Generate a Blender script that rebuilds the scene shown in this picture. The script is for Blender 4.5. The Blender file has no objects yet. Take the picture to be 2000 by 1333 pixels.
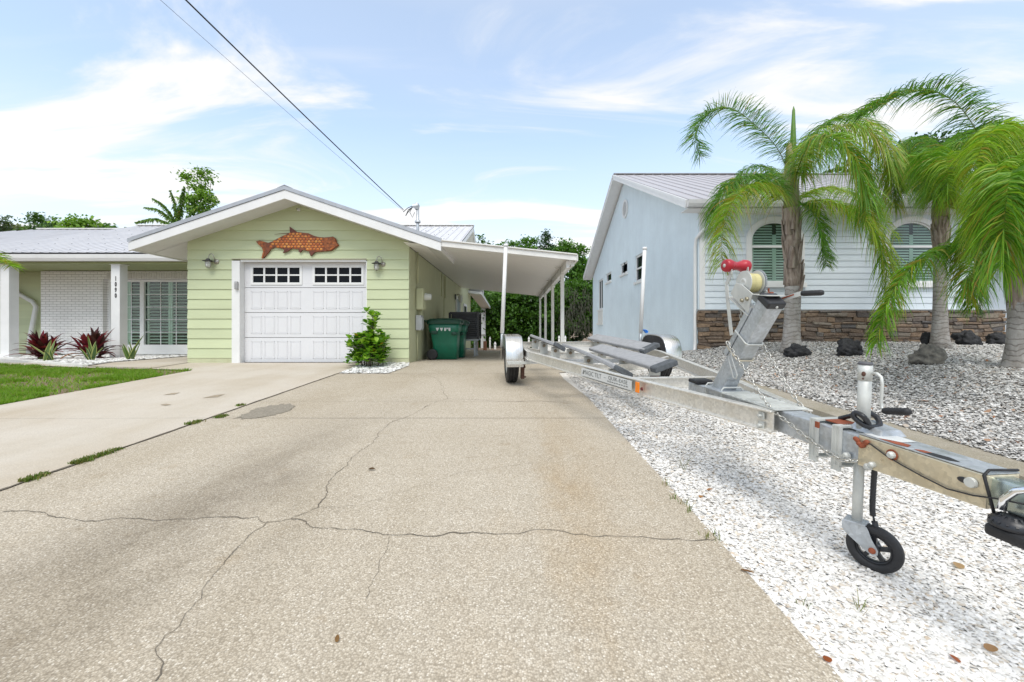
import bpy, math, random
import numpy as np
from mathutils import Vector, Matrix, noise as mnoise
random.seed(7); RNG = np.random.default_rng(7)
S = bpy.context.scene; COL = S.collection
PI = math.pi; R = math.radians

# ------------------------------------------------------------------ camera / ground helpers
CX, HY, F, CZ = 1004.0, 643.0, 800.0, 0.72
def P(px, py, Y):
    return Vector(((px - CX) * Y / F, Y, CZ + (HY - py) * Y / F))
def g(Y):                                   # height of the paved ground along the lot
    return -0.04 * (8.7 - Y) if Y < 8.7 else -0.02 * (Y - 8.7)
def PG(px, py):                             # a photo point lying on the paved ground
    k = (py - HY) / F
    Y = 1.068 / (k + 0.04)
    if Y > 8.7: Y = (CZ - 0.174) / (k - 0.02)
    return Vector(((px - CX) * Y / F, Y, g(Y)))
def sst(t):
    t = max(0.0, min(1.0, t)); return t * t * (3 - 2 * t)
def bed_z(X, Y):                            # white shell strip between drive and kerb
    return g(Y) - 0.012 - 0.05 * sst((X - 0.95) / 0.7)
def berm_z(X, Y):                           # planted gravel bank in front of the blue house
    gy = -0.04 * (8.7 - min(Y, 11.5))
    return gy + 0.008 + 0.022 * sst((X - 3.6) / .15) + 0.27 * sst((X - 3.75) / 3.0)

# ------------------------------------------------------------------ mesh builder
class MB:
    def __init__(s): s.v = []; s.f = []; s.m = []; s.sm = []; s.cur = 0; s.smooth = False
    def add(s, vs, fs):
        o = len(s.v); s.v += [tuple(p) for p in vs]
        for q in fs:
            s.f.append(tuple(i + o for i in q)); s.m.append(s.cur); s.sm.append(s.smooth)
        return o
    def box(s, x0, x1, y0, y1, z0, z1):
        vs = [(x, y, z) for z in (z0, z1) for y in (y0, y1) for x in (x0, x1)]
        s.add(vs, [(0, 2, 3, 1), (4, 5, 7, 6), (0, 1, 5, 4), (2, 6, 7, 3), (0, 4, 6, 2), (1, 3, 7, 5)])
    def bar(s, p0, p1, w, h, up=(0, 0, 1)):        # rectangular bar: w across, h along 'up'
        p0, p1 = Vector(p0), Vector(p1); d = (p1 - p0).normalized(); up = Vector(up)
        r = d.cross(up)
        if r.length < 1e-5: r = d.cross(Vector((0, 1, 0)))
        r.normalize(); u = r.cross(d).normalized()
        vs = []
        for p in (p0, p1):
            for a, b in ((-1, -1), (1, -1), (1, 1), (-1, 1)): vs.append(p + r * (a * w / 2) + u * (b * h / 2))
        s.add(vs, [(0, 1, 2, 3), (7, 6, 5, 4), (0, 4, 5, 1), (1, 5, 6, 2), (2, 6, 7, 3), (3, 7, 4, 0)])
    def sweep(s, prof, pts, up=(0, 0, 1), close=True):   # 2-D profile (right, up) along a polyline
        pts = [Vector(p) for p in pts]; n = len(prof); up = Vector(up); rings = []
        for i, p in enumerate(pts):
            a = pts[max(i - 1, 0)]; b = pts[min(i + 1, len(pts) - 1)]
            d = (b - a).normalized(); r = d.cross(up).normalized(); u = r.cross(d)
            rings.append([p + r * x + u * z for x, z in prof])
        vs = [q for rg in rings for q in rg]; fs = []
        for i in range(len(pts) - 1):
            for j in range(n):
                k = (j + 1) % n
                fs.append((i * n + j, i * n + k, (i + 1) * n + k, (i + 1) * n + j))
        if close: fs += [tuple(range(n))[::-1], tuple((len(pts) - 1) * n + j for j in range(n))]
        s.add(vs, fs)
    def tube(s, pts, r, n=8, caps=True):
        pts = [Vector(p) for p in pts]; m = len(pts)
        rs = r if isinstance(r, (list, tuple)) else [r] * m
        t0 = (pts[1] - pts[0]).normalized()
        ref = Vector((0, 0, 1)) if abs(t0.z) < .9 else Vector((0, 1, 0))
        u = t0.cross(ref).normalized(); vs = []
        for i, p in enumerate(pts):
            t = (pts[min(i + 1, m - 1)] - pts[max(i - 1, 0)]).normalized()
            u = (u - t * u.dot(t)).normalized(); w = t.cross(u)
            for j in range(n):
                a = 2 * PI * j / n; vs.append(p + (u * math.cos(a) + w * math.sin(a)) * rs[i])
        fs = [(i * n + j, i * n + (j + 1) % n, (i + 1) * n + (j + 1) % n, (i + 1) * n + j) for i in range(m - 1) for j in range(n)]
        if caps: fs += [tuple(range(n))[::-1], tuple((m - 1) * n + j for j in range(n))]
        sm = s.smooth; s.smooth = True; s.add(vs, fs); s.smooth = sm
    def lathe(s, prof, c, axis=(0, 0, 1), n=24, ref=None):    # prof: (radius, height along axis)
        c = Vector(c); a = Vector(axis).normalized()
        rf = Vector((0, 0, 1)) if abs(a.z) < .9 else Vector((1, 0, 0))
        u = a.cross(rf).normalized(); w = a.cross(u); vs = []
        for r, h in prof:
            for j in range(n):
                t = 2 * PI * j / n; vs.append(c + a * h + (u * math.cos(t) + w * math.sin(t)) * r)
        m = len(prof)
        s.add(vs, [(i * n + j, i * n + (j + 1) % n, (i + 1) * n + (j + 1) % n, (i + 1) * n + j) for i in range(m - 1) for j in range(n)])
    def prism(s, poly, fn, d0, d1):                 # polygon (2-D) pushed between depths d0, d1: fn(a, b, d) -> point
        n = len(poly)
        vs = [fn(a, b, d0) for a, b in poly] + [fn(a, b, d1) for a, b in poly]
        fs = [tuple(range(n))[::-1], tuple(range(n, 2 * n))]
        fs += [(i, (i + 1) % n, n + (i + 1) % n, n + i) for i in range(n)]
        s.add(vs, fs)
    def quad(s, a, b, c, d): s.add([a, b, c, d], [(0, 1, 2, 3)])
    def ball(s, c, rx, ry, rz, nu=12, nv=8):
        c = Vector(c); vs = []; fs = []
        for i in range(nv + 1):
            th = PI * i / nv
            for j in range(nu):
                ph = 2 * PI * j / nu
                vs.append(c + Vector((rx * math.sin(th) * math.cos(ph), ry * math.sin(th) * math.sin(ph), rz * math.cos(th))))
        for i in range(nv):
            for j in range(nu): fs.append((i * nu + j, i * nu + (j + 1) % nu, (i + 1) * nu + (j + 1) % nu, (i + 1) * nu + j))
        sm = s.smooth; s.smooth = True; s.add(vs, fs); s.smooth = sm
    def build(s, name, mats, parent=None, bevel=0, seg=2):
        me = bpy.data.meshes.new(name)
        me.from_pydata(s.v, [], s.f)
        if not isinstance(mats, (list, tuple)): mats = [mats]
        for m in mats: me.materials.append(m)
        me.polygons.foreach_set('material_index', s.m)
        me.polygons.foreach_set('use_smooth', s.sm)
        me.update()
        o = bpy.data.objects.new(name, me); COL.objects.link(o)
        if parent is not None: o.parent = parent
        if bevel:
            b = o.modifiers.new('bevel', 'BEVEL'); b.width = bevel; b.segments = seg; b.limit_method = 'ANGLE'; b.angle_limit = R(40)
            b.harden_normals = False
        return o

def npmesh(name, V, Fc, mat, parent=None, col=None, smooth=False):     # V (n,3) and faces (m,k) as numpy arrays
    me = bpy.data.meshes.new(name); k = Fc.shape[1]
    me.vertices.add(len(V)); me.vertices.foreach_set('co', V.astype(np.float32).ravel())
    me.loops.add(Fc.size); me.loops.foreach_set('vertex_index', Fc.astype(np.int32).ravel())
    me.polygons.add(len(Fc)); me.polygons.foreach_set('loop_start', np.arange(0, Fc.size, k, dtype=np.int32))
    if smooth: me.polygons.foreach_set('use_smooth', np.ones(len(Fc), bool))
    if col is not None:
        at = me.color_attributes.new('tint', 'FLOAT_COLOR', 'POINT')
        c4 = np.ones((len(V), 4), np.float32); c4[:, :3] = col; at.data.foreach_set('color', c4.ravel())
    me.update(calc_edges=True); me.validate()
    me.materials.append(mat)
    o = bpy.data.objects.new(name, me); COL.objects.link(o)
    if parent is not None: o.parent = parent
    return o

def tag(o, label=None, cat=None, group=None, kind=None):
    if label: o['label'] = label
    if cat: o['category'] = cat
    if group: o['group'] = group
    if kind: o['kind'] = kind
    return o
def thing(name, loc, label, cat, group=None, rot=(0, 0, 0)):
    o = bpy.data.objects.new(name, None); o.empty_display_size = .2; COL.objects.link(o)
    o.location = loc; o.rotation_euler = rot
    return tag(o, label, cat, group)
def lo(mb, root):                            # shift builder coordinates from world into the thing's own frame
    x, y, z = root.location; mb.v = [(a - x, b - y, c - z) for a, b, c in mb.v]; return mb
def copy_tree(o, parent=None):
    c = o.copy(); COL.objects.link(c)
    if parent is not None: c.parent = parent
    for ch in list(o.children): copy_tree(ch, c)
    return c
def text_mesh(name, body, size, M, mat, parent, extrude=.0015, bold=0.0, align='CENTER', sx=1.0):
    cu = bpy.data.curves.new('lettering', 'FONT'); cu.body = body; cu.size = size; cu.extrude = extrude; cu.offset = bold
    cu.align_x = align; cu.align_y = 'CENTER'
    ob = bpy.data.objects.new('lettering', cu); COL.objects.link(ob)
    dg = bpy.context.evaluated_depsgraph_get(); dg.update()
    me = bpy.data.meshes.new_from_object(ob.evaluated_get(dg))
    bpy.data.objects.remove(ob); bpy.data.curves.remove(cu)
    me.transform(Matrix.Diagonal((sx, 1, 1, 1))); me.transform(M)
    me.materials.clear(); me.materials.append(mat); me.name = name
    o = bpy.data.objects.new(name, me); COL.objects.link(o); o.parent = parent
    return o

# ------------------------------------------------------------------ materials
class NT:
    def __init__(s, name):
        s.mat = bpy.data.materials.new(name); s.mat.use_nodes = True; s.t = s.mat.node_tree; s.n = s.t.nodes; s.l = s.t.links
        s.b = s.n['Principled BSDF']; s.out = s.n['Material Output']
    def new(s, typ, **kw):
        n = s.n.new(typ)
        for k, v in kw.items(): setattr(n, k, v)
        return n
    def link(s, a, b): s.l.new(a, b)
    def coord(s, scale=(1, 1, 1), rot=(0, 0, 0), kind='Object'):
        tc = s.new('ShaderNodeTexCoord'); mp = s.new('ShaderNodeMapping')
        mp.inputs['Scale'].default_value = scale; mp.inputs['Rotation'].default_value = rot
        s.link(tc.outputs[kind], mp.inputs[0]); return mp.outputs[0]
    def noise(s, vec, scale, detail=4, rough=.55):
        n = s.new('ShaderNodeTexNoise'); n.inputs['Scale'].default_value = scale; n.inputs['Detail'].default_value = detail
        n.inputs['Roughness'].default_value = rough
        if vec: s.link(vec, n.inputs['Vector'])
        return n.outputs['Fac']
    def ramp(s, fac, stops):
        r = s.new('ShaderNodeValToRGB'); el = r.color_ramp.elements
        while len(el) < len(stops): el.new(.5)
        for e, (p, c) in zip(el, stops):
            e.position = p; e.color = (c, c, c, 1) if isinstance(c, (int, float)) else (*c, 1)
        s.link(fac, r.inputs[0]); return r.outputs[0]
    def mix(s, fac, a, b, mode='MIX'):
        m = s.new('ShaderNodeMix', data_type='RGBA', blend_type=mode)
        for k, v in ((0, fac), (6, a), (7, b)):
            if isinstance(v, (int, float)): m.inputs[k].default_value = v
            elif isinstance(v, tuple): m.inputs[k].default_value = (*v, 1)
            else: s.link(v, m.inputs[k])
        return m.outputs[2]
    def bump(s, h, strength=.3, dist=.01, prev=None):
        b = s.new('ShaderNodeBump'); b.inputs['Strength'].default_value = strength; b.inputs['Distance'].default_value = dist
        s.link(h, b.inputs['Height'])
        if prev is not None: s.link(prev, b.inputs['Normal'])
        return b.outputs[0]
    def set(s, color=None, rough=None, metal=None, spec=None, normal=None):
        for k, v in (('Base Color', color), ('Roughness', rough), ('Metallic', metal), ('Specular IOR Level', spec), ('Normal', normal)):
            if v is None: continue
            if isinstance(v, tuple): s.b.inputs[k].default_value = (*v, 1)
            elif isinstance(v, (int, float)): s.b.inputs[k].default_value = v
            else: s.link(v, s.b.inputs[k])
        return s.mat

def simple(name, c, rough=.5, metal=0., spec=.5, var=.12, vscale=6, bump=0, bscale=80, stretch=(1, 1, 1), c2=None):
    m = NT(name); v = m.coord(stretch)
    f = m.noise(v, vscale, 5, .6); f = m.ramp(f, [(.3, 0.), (.7, 1.)])
    lo_ = c2 if c2 else tuple(x * (1 - var) for x in c); hi = c if c2 else tuple(min(1, x * (1 + var * .4)) for x in c)
    col = m.mix(f, lo_, hi)
    nrm = m.bump(m.noise(v, bscale, 3), bump, .004) if bump else None
    rr = m.ramp(m.noise(v, vscale * 2.3, 3), [(.3, max(.02, rough - .08)), (.7, min(1, rough + .08))])
    return m.set(col, rr, metal, spec, nrm)

WHITE = simple('white_paint', (.74, .74, .73), .45, var=.06, vscale=3)
WHITE_DIRTY = simple('white_weathered_paint', (.72, .71, .68), .5, var=.14, vscale=5)
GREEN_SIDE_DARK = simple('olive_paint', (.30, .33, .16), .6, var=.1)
BLACK_RUBBER = simple('black_rubber', (.018, .018, .02), .6, var=.3, vscale=12, bump=.1)
BLACK_PLASTIC = simple('black_plastic', (.02, .021, .025), .35, var=.2, vscale=10)
DARK_METAL = simple('dark_painted_metal', (.05, .05, .055), .45, .3, var=.25, vscale=9)
def galvanized(name, c, rough, metal, dirty=.8):
    m = NT(name); v = m.coord()
    vo = m.new('ShaderNodeTexVoronoi'); vo.inputs['Scale'].default_value = 70; m.link(v, vo.inputs['Vector'])
    sp = m.new('ShaderNodeSeparateColor'); m.link(vo.outputs['Color'], sp.inputs[0])
    col = m.mix(sp.outputs[0], tuple(x * .86 for x in c), tuple(min(1, x * 1.08) for x in c))
    dirt = m.ramp(m.noise(v, 7, 6, .68), [(.46, 0.), (.70, dirty)]); col = m.mix(dirt, col, (c[0] * .62, c[1] * .60, c[2] * .55))
    rs = m.ramp(m.noise(m.coord((3, 3, .6)), 9, 5, .7), [(.66, 0.), (.74, dirty * .8)]); col = m.mix(rs, col, (.26, .15, .08))
    rr = m.ramp(m.noise(v, 18, 4), [(.3, rough - .1), (.7, rough + .14)])
    return m.set(col, rr, metal, .5, m.bump(m.noise(v, 120, 3), .12, .002))
GALV = galvanized('galvanized_steel', (.50, .53, .56), .46, .6)
GALV_PALE = simple('pale_zinc_steel', (.60, .61, .58), .55, .3, var=.22, vscale=8, bump=.05, bscale=60)
ZINC_YELLOW = galvanized('yellow_zinc_steel', (.66, .59, .44), .36, .6, .45)
ALU = galvanized('weathered_aluminium', (.74, .72, .67), .42, .65, .3)
ALU_BRIGHT = simple('satin_aluminium', (.70, .695, .68), .30, .95, var=.14, vscale=2, stretch=(14, .2, .2))
CHROME = simple('chrome', (.85, .87, .9), .08, 1., var=.02)
RUST = simple('rusty_orange_paint', (.30, .075, .03), .7, var=.4, vscale=25, bump=.2)
RUST_DARK = simple('dark_rust', (.10, .045, .03), .8, var=.5, vscale=30, bump=.3)
RED = simple('red_rubber', (.42, .015, .03), .32, var=.2, vscale=8)
CARPET = simple('grey_bunk_carpet', (.33, .335, .345), .95, var=.22, vscale=18, bump=.5, bscale=250)
CARPET_DARK = simple('worn_grey_carpet', (.10, .11, .12), .95, var=.35, vscale=30, bump=.7, bscale=160)
STRAP = simple('yellow_winch_strap', (.55, .50, .25), .8, var=.15, vscale=30, bump=.3, bscale=220)
ORANGE = simple('orange_marker_lens', (.85, .23, .01), .25, var=.08)
DECAL = simple('decal_white', (.62, .63, .62), .5, var=.08)
INK = simple('black_ink', (.03, .03, .035), .5)
INK_GREY = simple('grey_ink', (.16, .17, .17), .5)
BLUE_STICK = simple('blue_ribbon', (.02, .16, .55), .5)
BIN_GREEN = simple('green_bin_plastic', (.005, .14, .08), .38, var=.18, vscale=6, bump=.06, bscale=50)
BIN_DARK = simple('dark_green_bin_lid', (.004, .055, .032), .4, var=.2)
CONC_KERB = None
ROOF_METAL = simple('light_grey_roof_metal', (.64, .635, .65), .45, .15, var=.10, vscale=2, stretch=(3, .5, 1))
ROOF_EDGE = simple('grey_drip_edge', (.42, .43, .45), .4, .5, var=.1)
SOFFIT = simple('white_soffit', (.74, .74, .74), .5, var=.05)
WOOD_DARK = simple('dark_wood', (.10, .05, .028), .6, var=.4, vscale=14)
UNLIT_ROOM = simple('unlit_room_black', (.012, .014, .016), .6)  # near-black colour holds the shade of unlit rooms, used on thin backing sheets
SHUTTER = simple('white_shutter_slat', (.62, .66, .60), .5, var=.05)
BLUE_STUCCO = None

def glass(name, tint=(.02, .03, .03), clear=.8, rough=.02):
    m = NT(name); n = m.n
    tr = m.new('ShaderNodeBsdfTransparent'); tr.inputs[0].default_value = (.84, .92, .88, 1)
    gl = m.new('ShaderNodeBsdfGlossy'); gl.inputs['Roughness'].default_value = rough
    lw = m.new('ShaderNodeLayerWeight'); lw.inputs[0].default_value = .5
    pw = m.new('ShaderNodeMath', operation='POWER'); m.link(lw.outputs['Facing'], pw.inputs[0]); pw.inputs[1].default_value = 4.
    fr = m.new('ShaderNodeMath', operation='MULTIPLY_ADD'); m.link(pw.outputs[0], fr.inputs[0]); fr.inputs[1].default_value = .9; fr.inputs[2].default_value = .055
    wv = m.bump(m.noise(m.coord(), 1.3, 2), .05, .02); m.link(wv, gl.inputs['Normal'])
    mx = m.new('ShaderNodeMixShader'); m.link(fr.outputs[0], mx.inputs[0]); m.link(tr.outputs[0], mx.inputs[1]); m.link(gl.outputs[0], mx.inputs[2])
    m.link(mx.outputs[0], m.out.inputs[0]); return m.mat
GLASS = glass('window_glass')
DARK_GLASS = simple('dark_window_glass', (.006, .008, .012), .05, spec=.12, var=.3)
LAMP_GLASS = simple('frosted_lamp_glass', (.62, .64, .60), .2, var=.1)

def stucco(name, c, grime=None, bs=38):
    m = NT(name); v = m.coord()
    f = m.ramp(m.noise(v, 1.1, 6, .65), [(.35, 0.), (.7, 1.)])
    col = m.mix(f, tuple(x * .9 for x in c), c)
    if grime:
        vv = m.coord((4, 4, .25)); gfac = m.ramp(m.noise(vv, 1.6, 5, .6), [(.50, 0.), (.80, .55)])
        col = m.mix(gfac, col, grime)
    h = m.noise(v, bs, 5, .65)
    return m.set(col, .85, None, .2, m.bump(h, .8, .02))
BLUE_STUCCO = stucco('blue_stucco', (.72, .815, .865), (.61, .70, .755), 26)
GREEN_STUCCO = stucco('green_stucco', (.56, .575, .38), (.42, .41, .24), 60)
def boards(name, c, **k):
    mt = simple(name, c, **k); t = mt.node_tree; b = t.nodes['Principled BSDF']; src = b.inputs['Base Color'].links[0].from_socket
    ge = t.nodes.new('ShaderNodeNewGeometry'); mr = t.nodes.new('ShaderNodeMapRange'); mr.inputs[3].default_value = .93; mr.inputs[4].default_value = 1.03; t.links.new(ge.outputs['Random Per Island'], mr.inputs[0])
    vm = t.nodes.new('ShaderNodeVectorMath'); vm.operation = 'SCALE'; t.links.new(src, vm.inputs[0]); t.links.new(mr.outputs[0], vm.inputs['Scale']); t.links.new(vm.outputs[0], b.inputs['Base Color']); return mt
BLUE_SIDE = boards('pale_blue_siding', (.64, .70, .745), rough=.6, var=.05, vscale=2)
GREEN_SIDE = boards('pale_green_paint', (.545, .595, .375), rough=.6, var=.09, vscale=1.6, bump=.08, bscale=60, stretch=(.4, 1, 2))

def concrete(name, tones, cell, dark, scale_stain=.55, grit=1.0, tracks=False):
    m = NT(name); v = m.coord()
    vo = m.new('ShaderNodeTexVoronoi'); vo.inputs['Scale'].default_value = cell; m.link(v, vo.inputs['Vector'])
    sp = m.new('ShaderNodeSeparateColor'); m.link(vo.outputs['Color'], sp.inputs[0])
    col = m.ramp(sp.outputs[0], [(0, tones[0]), (.3, tones[1]), (.62, tones[2]), (.88, tones[3]), (1, tones[4])])
    edge = m.ramp(vo.outputs['Distance'], [(.35, 0.), (.85, 1.)])
    col = m.mix(edge, col, tuple(x * .86 for x in tones[0]))
    st = m.ramp(m.noise(v, scale_stain, 6, .62), [(.42, 0.), (.68, 1.)])
    col = m.mix(m.mix(.62, 0., st) if False else st, col, m.mix(1., col, dark, 'MULTIPLY'))
    st2 = m.ramp(m.noise(m.coord((1.6, .35, 1)), .8, 5, .6), [(.48, 0.), (.75, .75)])
    col = m.mix(st2, col, m.mix(1., col, (.84, .81, .75), 'MULTIPLY'))
    if tracks:                                          # years of tyre paths and drips, as stains in the slab
        sx = m.new('ShaderNodeSeparateXYZ'); m.link(v, sx.inputs[0])
        for x0, wd, tint, lo_, hi_, seed_ in ((-1.6, .75, (.60, .585, .565), .36, .60, 0), (.22, .6, (.86, .75, .60), .42, .68, 3)):
            a = m.new('ShaderNodeMath', operation='ADD'); m.link(sx.outputs[0], a.inputs[0]); a.inputs[1].default_value = -x0
            d = m.new('ShaderNodeMath', operation='DIVIDE'); m.link(a.outputs[0], d.inputs[0]); d.inputs[1].default_value = wd
            q = m.new('ShaderNodeMath', operation='ABSOLUTE'); m.link(d.outputs[0], q.inputs[0])
            band = m.ramp(q.outputs[0], [(.15, 1.), (1., 0.)])
            pt = m.ramp(m.noise(m.coord((1, .45, 1), (0, 0, seed_)), 1.5, 6, .66), [(lo_, 0.), (hi_, 1.)])
            yr = m.new('ShaderNodeMapRange'); m.link(sx.outputs[1], yr.inputs[0]); yr.inputs[1].default_value = 2.3; yr.inputs[2].default_value = 4.6; yr.inputs[3].default_value = 1.; yr.inputs[4].default_value = .12
            f0 = m.new('ShaderNodeMath', operation='MULTIPLY'); m.link(band, f0.inputs[0]); m.link(pt, f0.inputs[1])
            f = m.new('ShaderNodeMath', operation='MULTIPLY'); m.link(f0.outputs[0], f.inputs[0]); m.link(yr.outputs[0], f.inputs[1])
            col = m.mix(f.outputs[0], col, m.mix(1., col, tint, 'MULTIPLY'))
        sp2 = m.ramp(m.noise(v, 5.5, 4, .7), [(.60, 0.), (.72, .5)]); col = m.mix(sp2, col, m.mix(1., col, (.82, .76, .68), 'MULTIPLY'))
    b1 = m.bump(vo.outputs['Distance'], .35 * grit, .004)
    b2 = m.bump(m.noise(v, 300, 2), .3 * grit, .002, b1)
    return m.set(col, .85, None, .25, b2)
AGG = concrete('exposed_aggregate_concrete', [(.365, .315, .245), (.475, .418, .332), (.535, .475, .382), (.59, .53, .435), (.74, .69, .60)], 150, (.90, .885, .86), tracks=True)
SMOOTH_CONC = concrete('broomed_concrete', [(.52, .47, .40), (.54, .49, .415), (.555, .505, .43), (.57, .52, .445), (.595, .545, .47)], 160, (.90, .86, .80), .8, .3)
KERB = concrete('old_kerb_concrete', [(.32, .285, .23), (.365, .325, .265), (.395, .355, .29), (.425, .385, .315), (.49, .45, .38)], 130, (.80, .80, .74), 2.2, .7)
CRACK = simple('crack_dirt', (.15, .125, .095), .95, var=.4, vscale=20)  # dark tone of the cracks and slab joints
ASPH_PATCH = simple('tar_patch', (.31, .275, .22), .9, vscale=45, bump=.4, bscale=150, c2=(.17, .15, .115))
SOIL = simple('dry_soil', (.21, .15, .10), .95, var=.35, vscale=9, bump=.5, bscale=60)
GRAVEL_BASE = simple('shell_grit', (.70, .675, .63), .95, var=.25, vscale=60, bump=.6, bscale=120)
GREY_BASE = simple('dark_gravel_bed', (.30, .29, .27), .95, var=.5, vscale=60, bump=.6, bscale=90)

def tinted(name, rough=.6, trans=0., spec=.3, tcol=None):
    m = NT(name); a = m.new('ShaderNodeVertexColor', layer_name='tint')
    m.set(a.outputs[0], rough, None, spec)
    if trans:
        tl = m.new('ShaderNodeBsdfTranslucent'); m.link(m.mix(1., a.outputs[0], tcol or (1.5, 1.6, .7), 'MULTIPLY'), tl.inputs[0])
        ad = m.new('ShaderNodeMixShader'); ad.inputs[0].default_value = trans
        m.link(m.b.outputs[0], ad.inputs[1]); m.link(tl.outputs[0], ad.inputs[2]); m.link(ad.outputs[0], m.out.inputs[0])
    return m.mat
SHELL = tinted('shell_flakes', .45)
STONE = tinted('grey_stone_chips', .7)
LEAF = tinted('leaf', .45, .3)
PALM_LEAF = tinted('palm_leaf', .4, .32)
FLAT_TINT = tinted('tinted_surface', .8)
CHAR = simple('lava_rock', (.028, .028, .03), .8, var=.6, vscale=14, bump=1., bscale=30)
ROCK_TAN = simple('tan_weathered_rock', (.26, .24, .20), .9, vscale=9, c2=(.05, .048, .045), bump=1., bscale=24)
BARK = simple('grey_bark', (.17, .145, .115), .9, var=.5, vscale=7, bump=.8, bscale=30, stretch=(2, 2, .6))

def palm_bark():
    m = NT('palm_trunk_bark'); v = m.coord()
    w = m.new('ShaderNodeTexWave', wave_type='BANDS', bands_direction='Z'); w.inputs['Scale'].default_value = 3.6; w.inputs['Distortion'].default_value = 9
    w.inputs['Detail'].default_value = 3; w.inputs['Detail Scale'].default_value = 1.4; m.link(v, w.inputs['Vector'])
    ring = m.ramp(w.outputs['Fac'], [(.0, .25), (.20, 1.)])
    f = m.ramp(m.noise(m.coord((1, 1, .5)), 7, 6, .65), [(.32, 0.), (.68, 1.)])
    col = m.mix(f, (.25, .225, .20), (.43, .41, .385)); col = m.mix(ring, m.mix(1., col, (.55, .52, .5), 'MULTIPLY'), col)
    return m.set(col, .9, None, .2, m.bump(m.mix(.5, ring, m.noise(v, 40, 4)), .6, .02))
PALM_BARK = palm_bark()
BOOT = simple('palm_boot_fibre', (.45, .38, .32), .9, c2=(.15, .10, .075), vscale=7, stretch=(3, 3, .5), bump=.9, bscale=35)

def brick_mat():
    m = NT('white_painted_brick'); v = m.coord(rot=(PI / 2, 0, 0))
    b = m.new('ShaderNodeTexBrick'); m.link(v, b.inputs['Vector']); b.inputs['Scale'].default_value = 1.
    b.inputs['Brick Width'].default_value = .215; b.inputs['Row Height'].default_value = .072; b.inputs['Mortar Size'].default_value = .005
    b.inputs['Mortar Smooth'].default_value = .3; b.inputs['Color1'].default_value = (.86, .845, .83, 1); b.inputs['Color2'].default_value = (.81, .795, .78, 1)
    b.inputs['Mortar'].default_value = (.36, .345, .33, 1)
    inv = m.ramp(b.outputs['Fac'], [(0, 1.), (1, 0.)])
    return m.set(b.outputs['Color'], .7, None, .3, m.bump(m.mix(.25, inv, m.noise(v, 60, 3)), .8, .012))
BRICK = brick_mat()
def stone_mat():
    m = NT('ledge_stone'); ge = m.new('ShaderNodeNewGeometry'); v = m.coord()
    c = m.ramp(ge.outputs['Random Per Island'], [(0, (.13, .12, .115)), (.2, (.29, .21, .145)), (.42, (.22, .18, .15)), (.6, (.38, .275, .185)), (.8, (.165, .16, .16)), (1, (.39, .335, .26))])
    f = m.ramp(m.noise(v, 14, 6, .7), [(.3, 0.), (.7, 1.)])
    c = m.mix(f, m.mix(1., c, (.55, .5, .47), 'MULTIPLY'), c)
    return m.set(c, .85, None, .2, m.bump(m.noise(v, 28, 6, .7), 1., .03))
LEDGE = stone_mat()
def fish_mat():
    m = NT('carved_scale_wood'); ge = m.new('ShaderNodeNewGeometry'); v = m.coord()
    c = m.ramp(ge.outputs['Random Per Island'], [(0, (.48, .12, .02)), (.5, (.66, .22, .035)), (1, (.74, .33, .07))])
    f = m.ramp(m.noise(v, 40, 4, .6), [(.35, 0.), (.65, 1.)])
    return m.set(m.mix(f, m.mix(1., c, (.72, .62, .55), 'MULTIPLY'), c), .45)
FISH = fish_mat()
FISH_BASE = simple('burnt_orange_wood', (.27, .07, .018), .5, var=.5, vscale=14, c2=(.10, .03, .012))
FISH_FIN = simple('dark_red_wood', (.14, .035, .018), .5, var=.5, vscale=22)
# ------------------------------------------------------------------ camera, sky, sun
cam = bpy.data.cameras.new('camera'); co = bpy.data.objects.new('camera', cam); COL.objects.link(co)
cam.sensor_width = 36; cam.lens = 14.4; cam.shift_x = -4.0 / 2000; cam.shift_y = -23.5 / 2000; cam.clip_end = 900; cam.clip_start = .05
co.location = (0, 0, CZ); co.rotation_euler = (PI / 2, 0, 0); S.camera = co
SUN_EL, SUN_AZ = R(56), R(184)              # azimuth from +Y towards +X
sun = bpy.data.lights.new('sun', 'SUN'); so = bpy.data.objects.new('sun', sun); COL.objects.link(so)
sun.energy = 1.25; sun.angle = R(30); sun.color = (1, .96, .90)
dv = Vector((math.cos(SUN_EL) * math.sin(SUN_AZ), math.cos(SUN_EL) * math.cos(SUN_AZ), math.sin(SUN_EL)))
so.rotation_euler = dv.to_track_quat('Z', 'Y').to_euler()
S.view_settings.view_transform = 'Standard'; S.view_settings.look = 'None'; S.view_settings.gamma = 1; S.view_settings.exposure = 1.10
S.cycles.max_bounces = 8; S.cycles.transparent_max_bounces = 24
try: S.cycles.use_denoising = True
except Exception: pass

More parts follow.
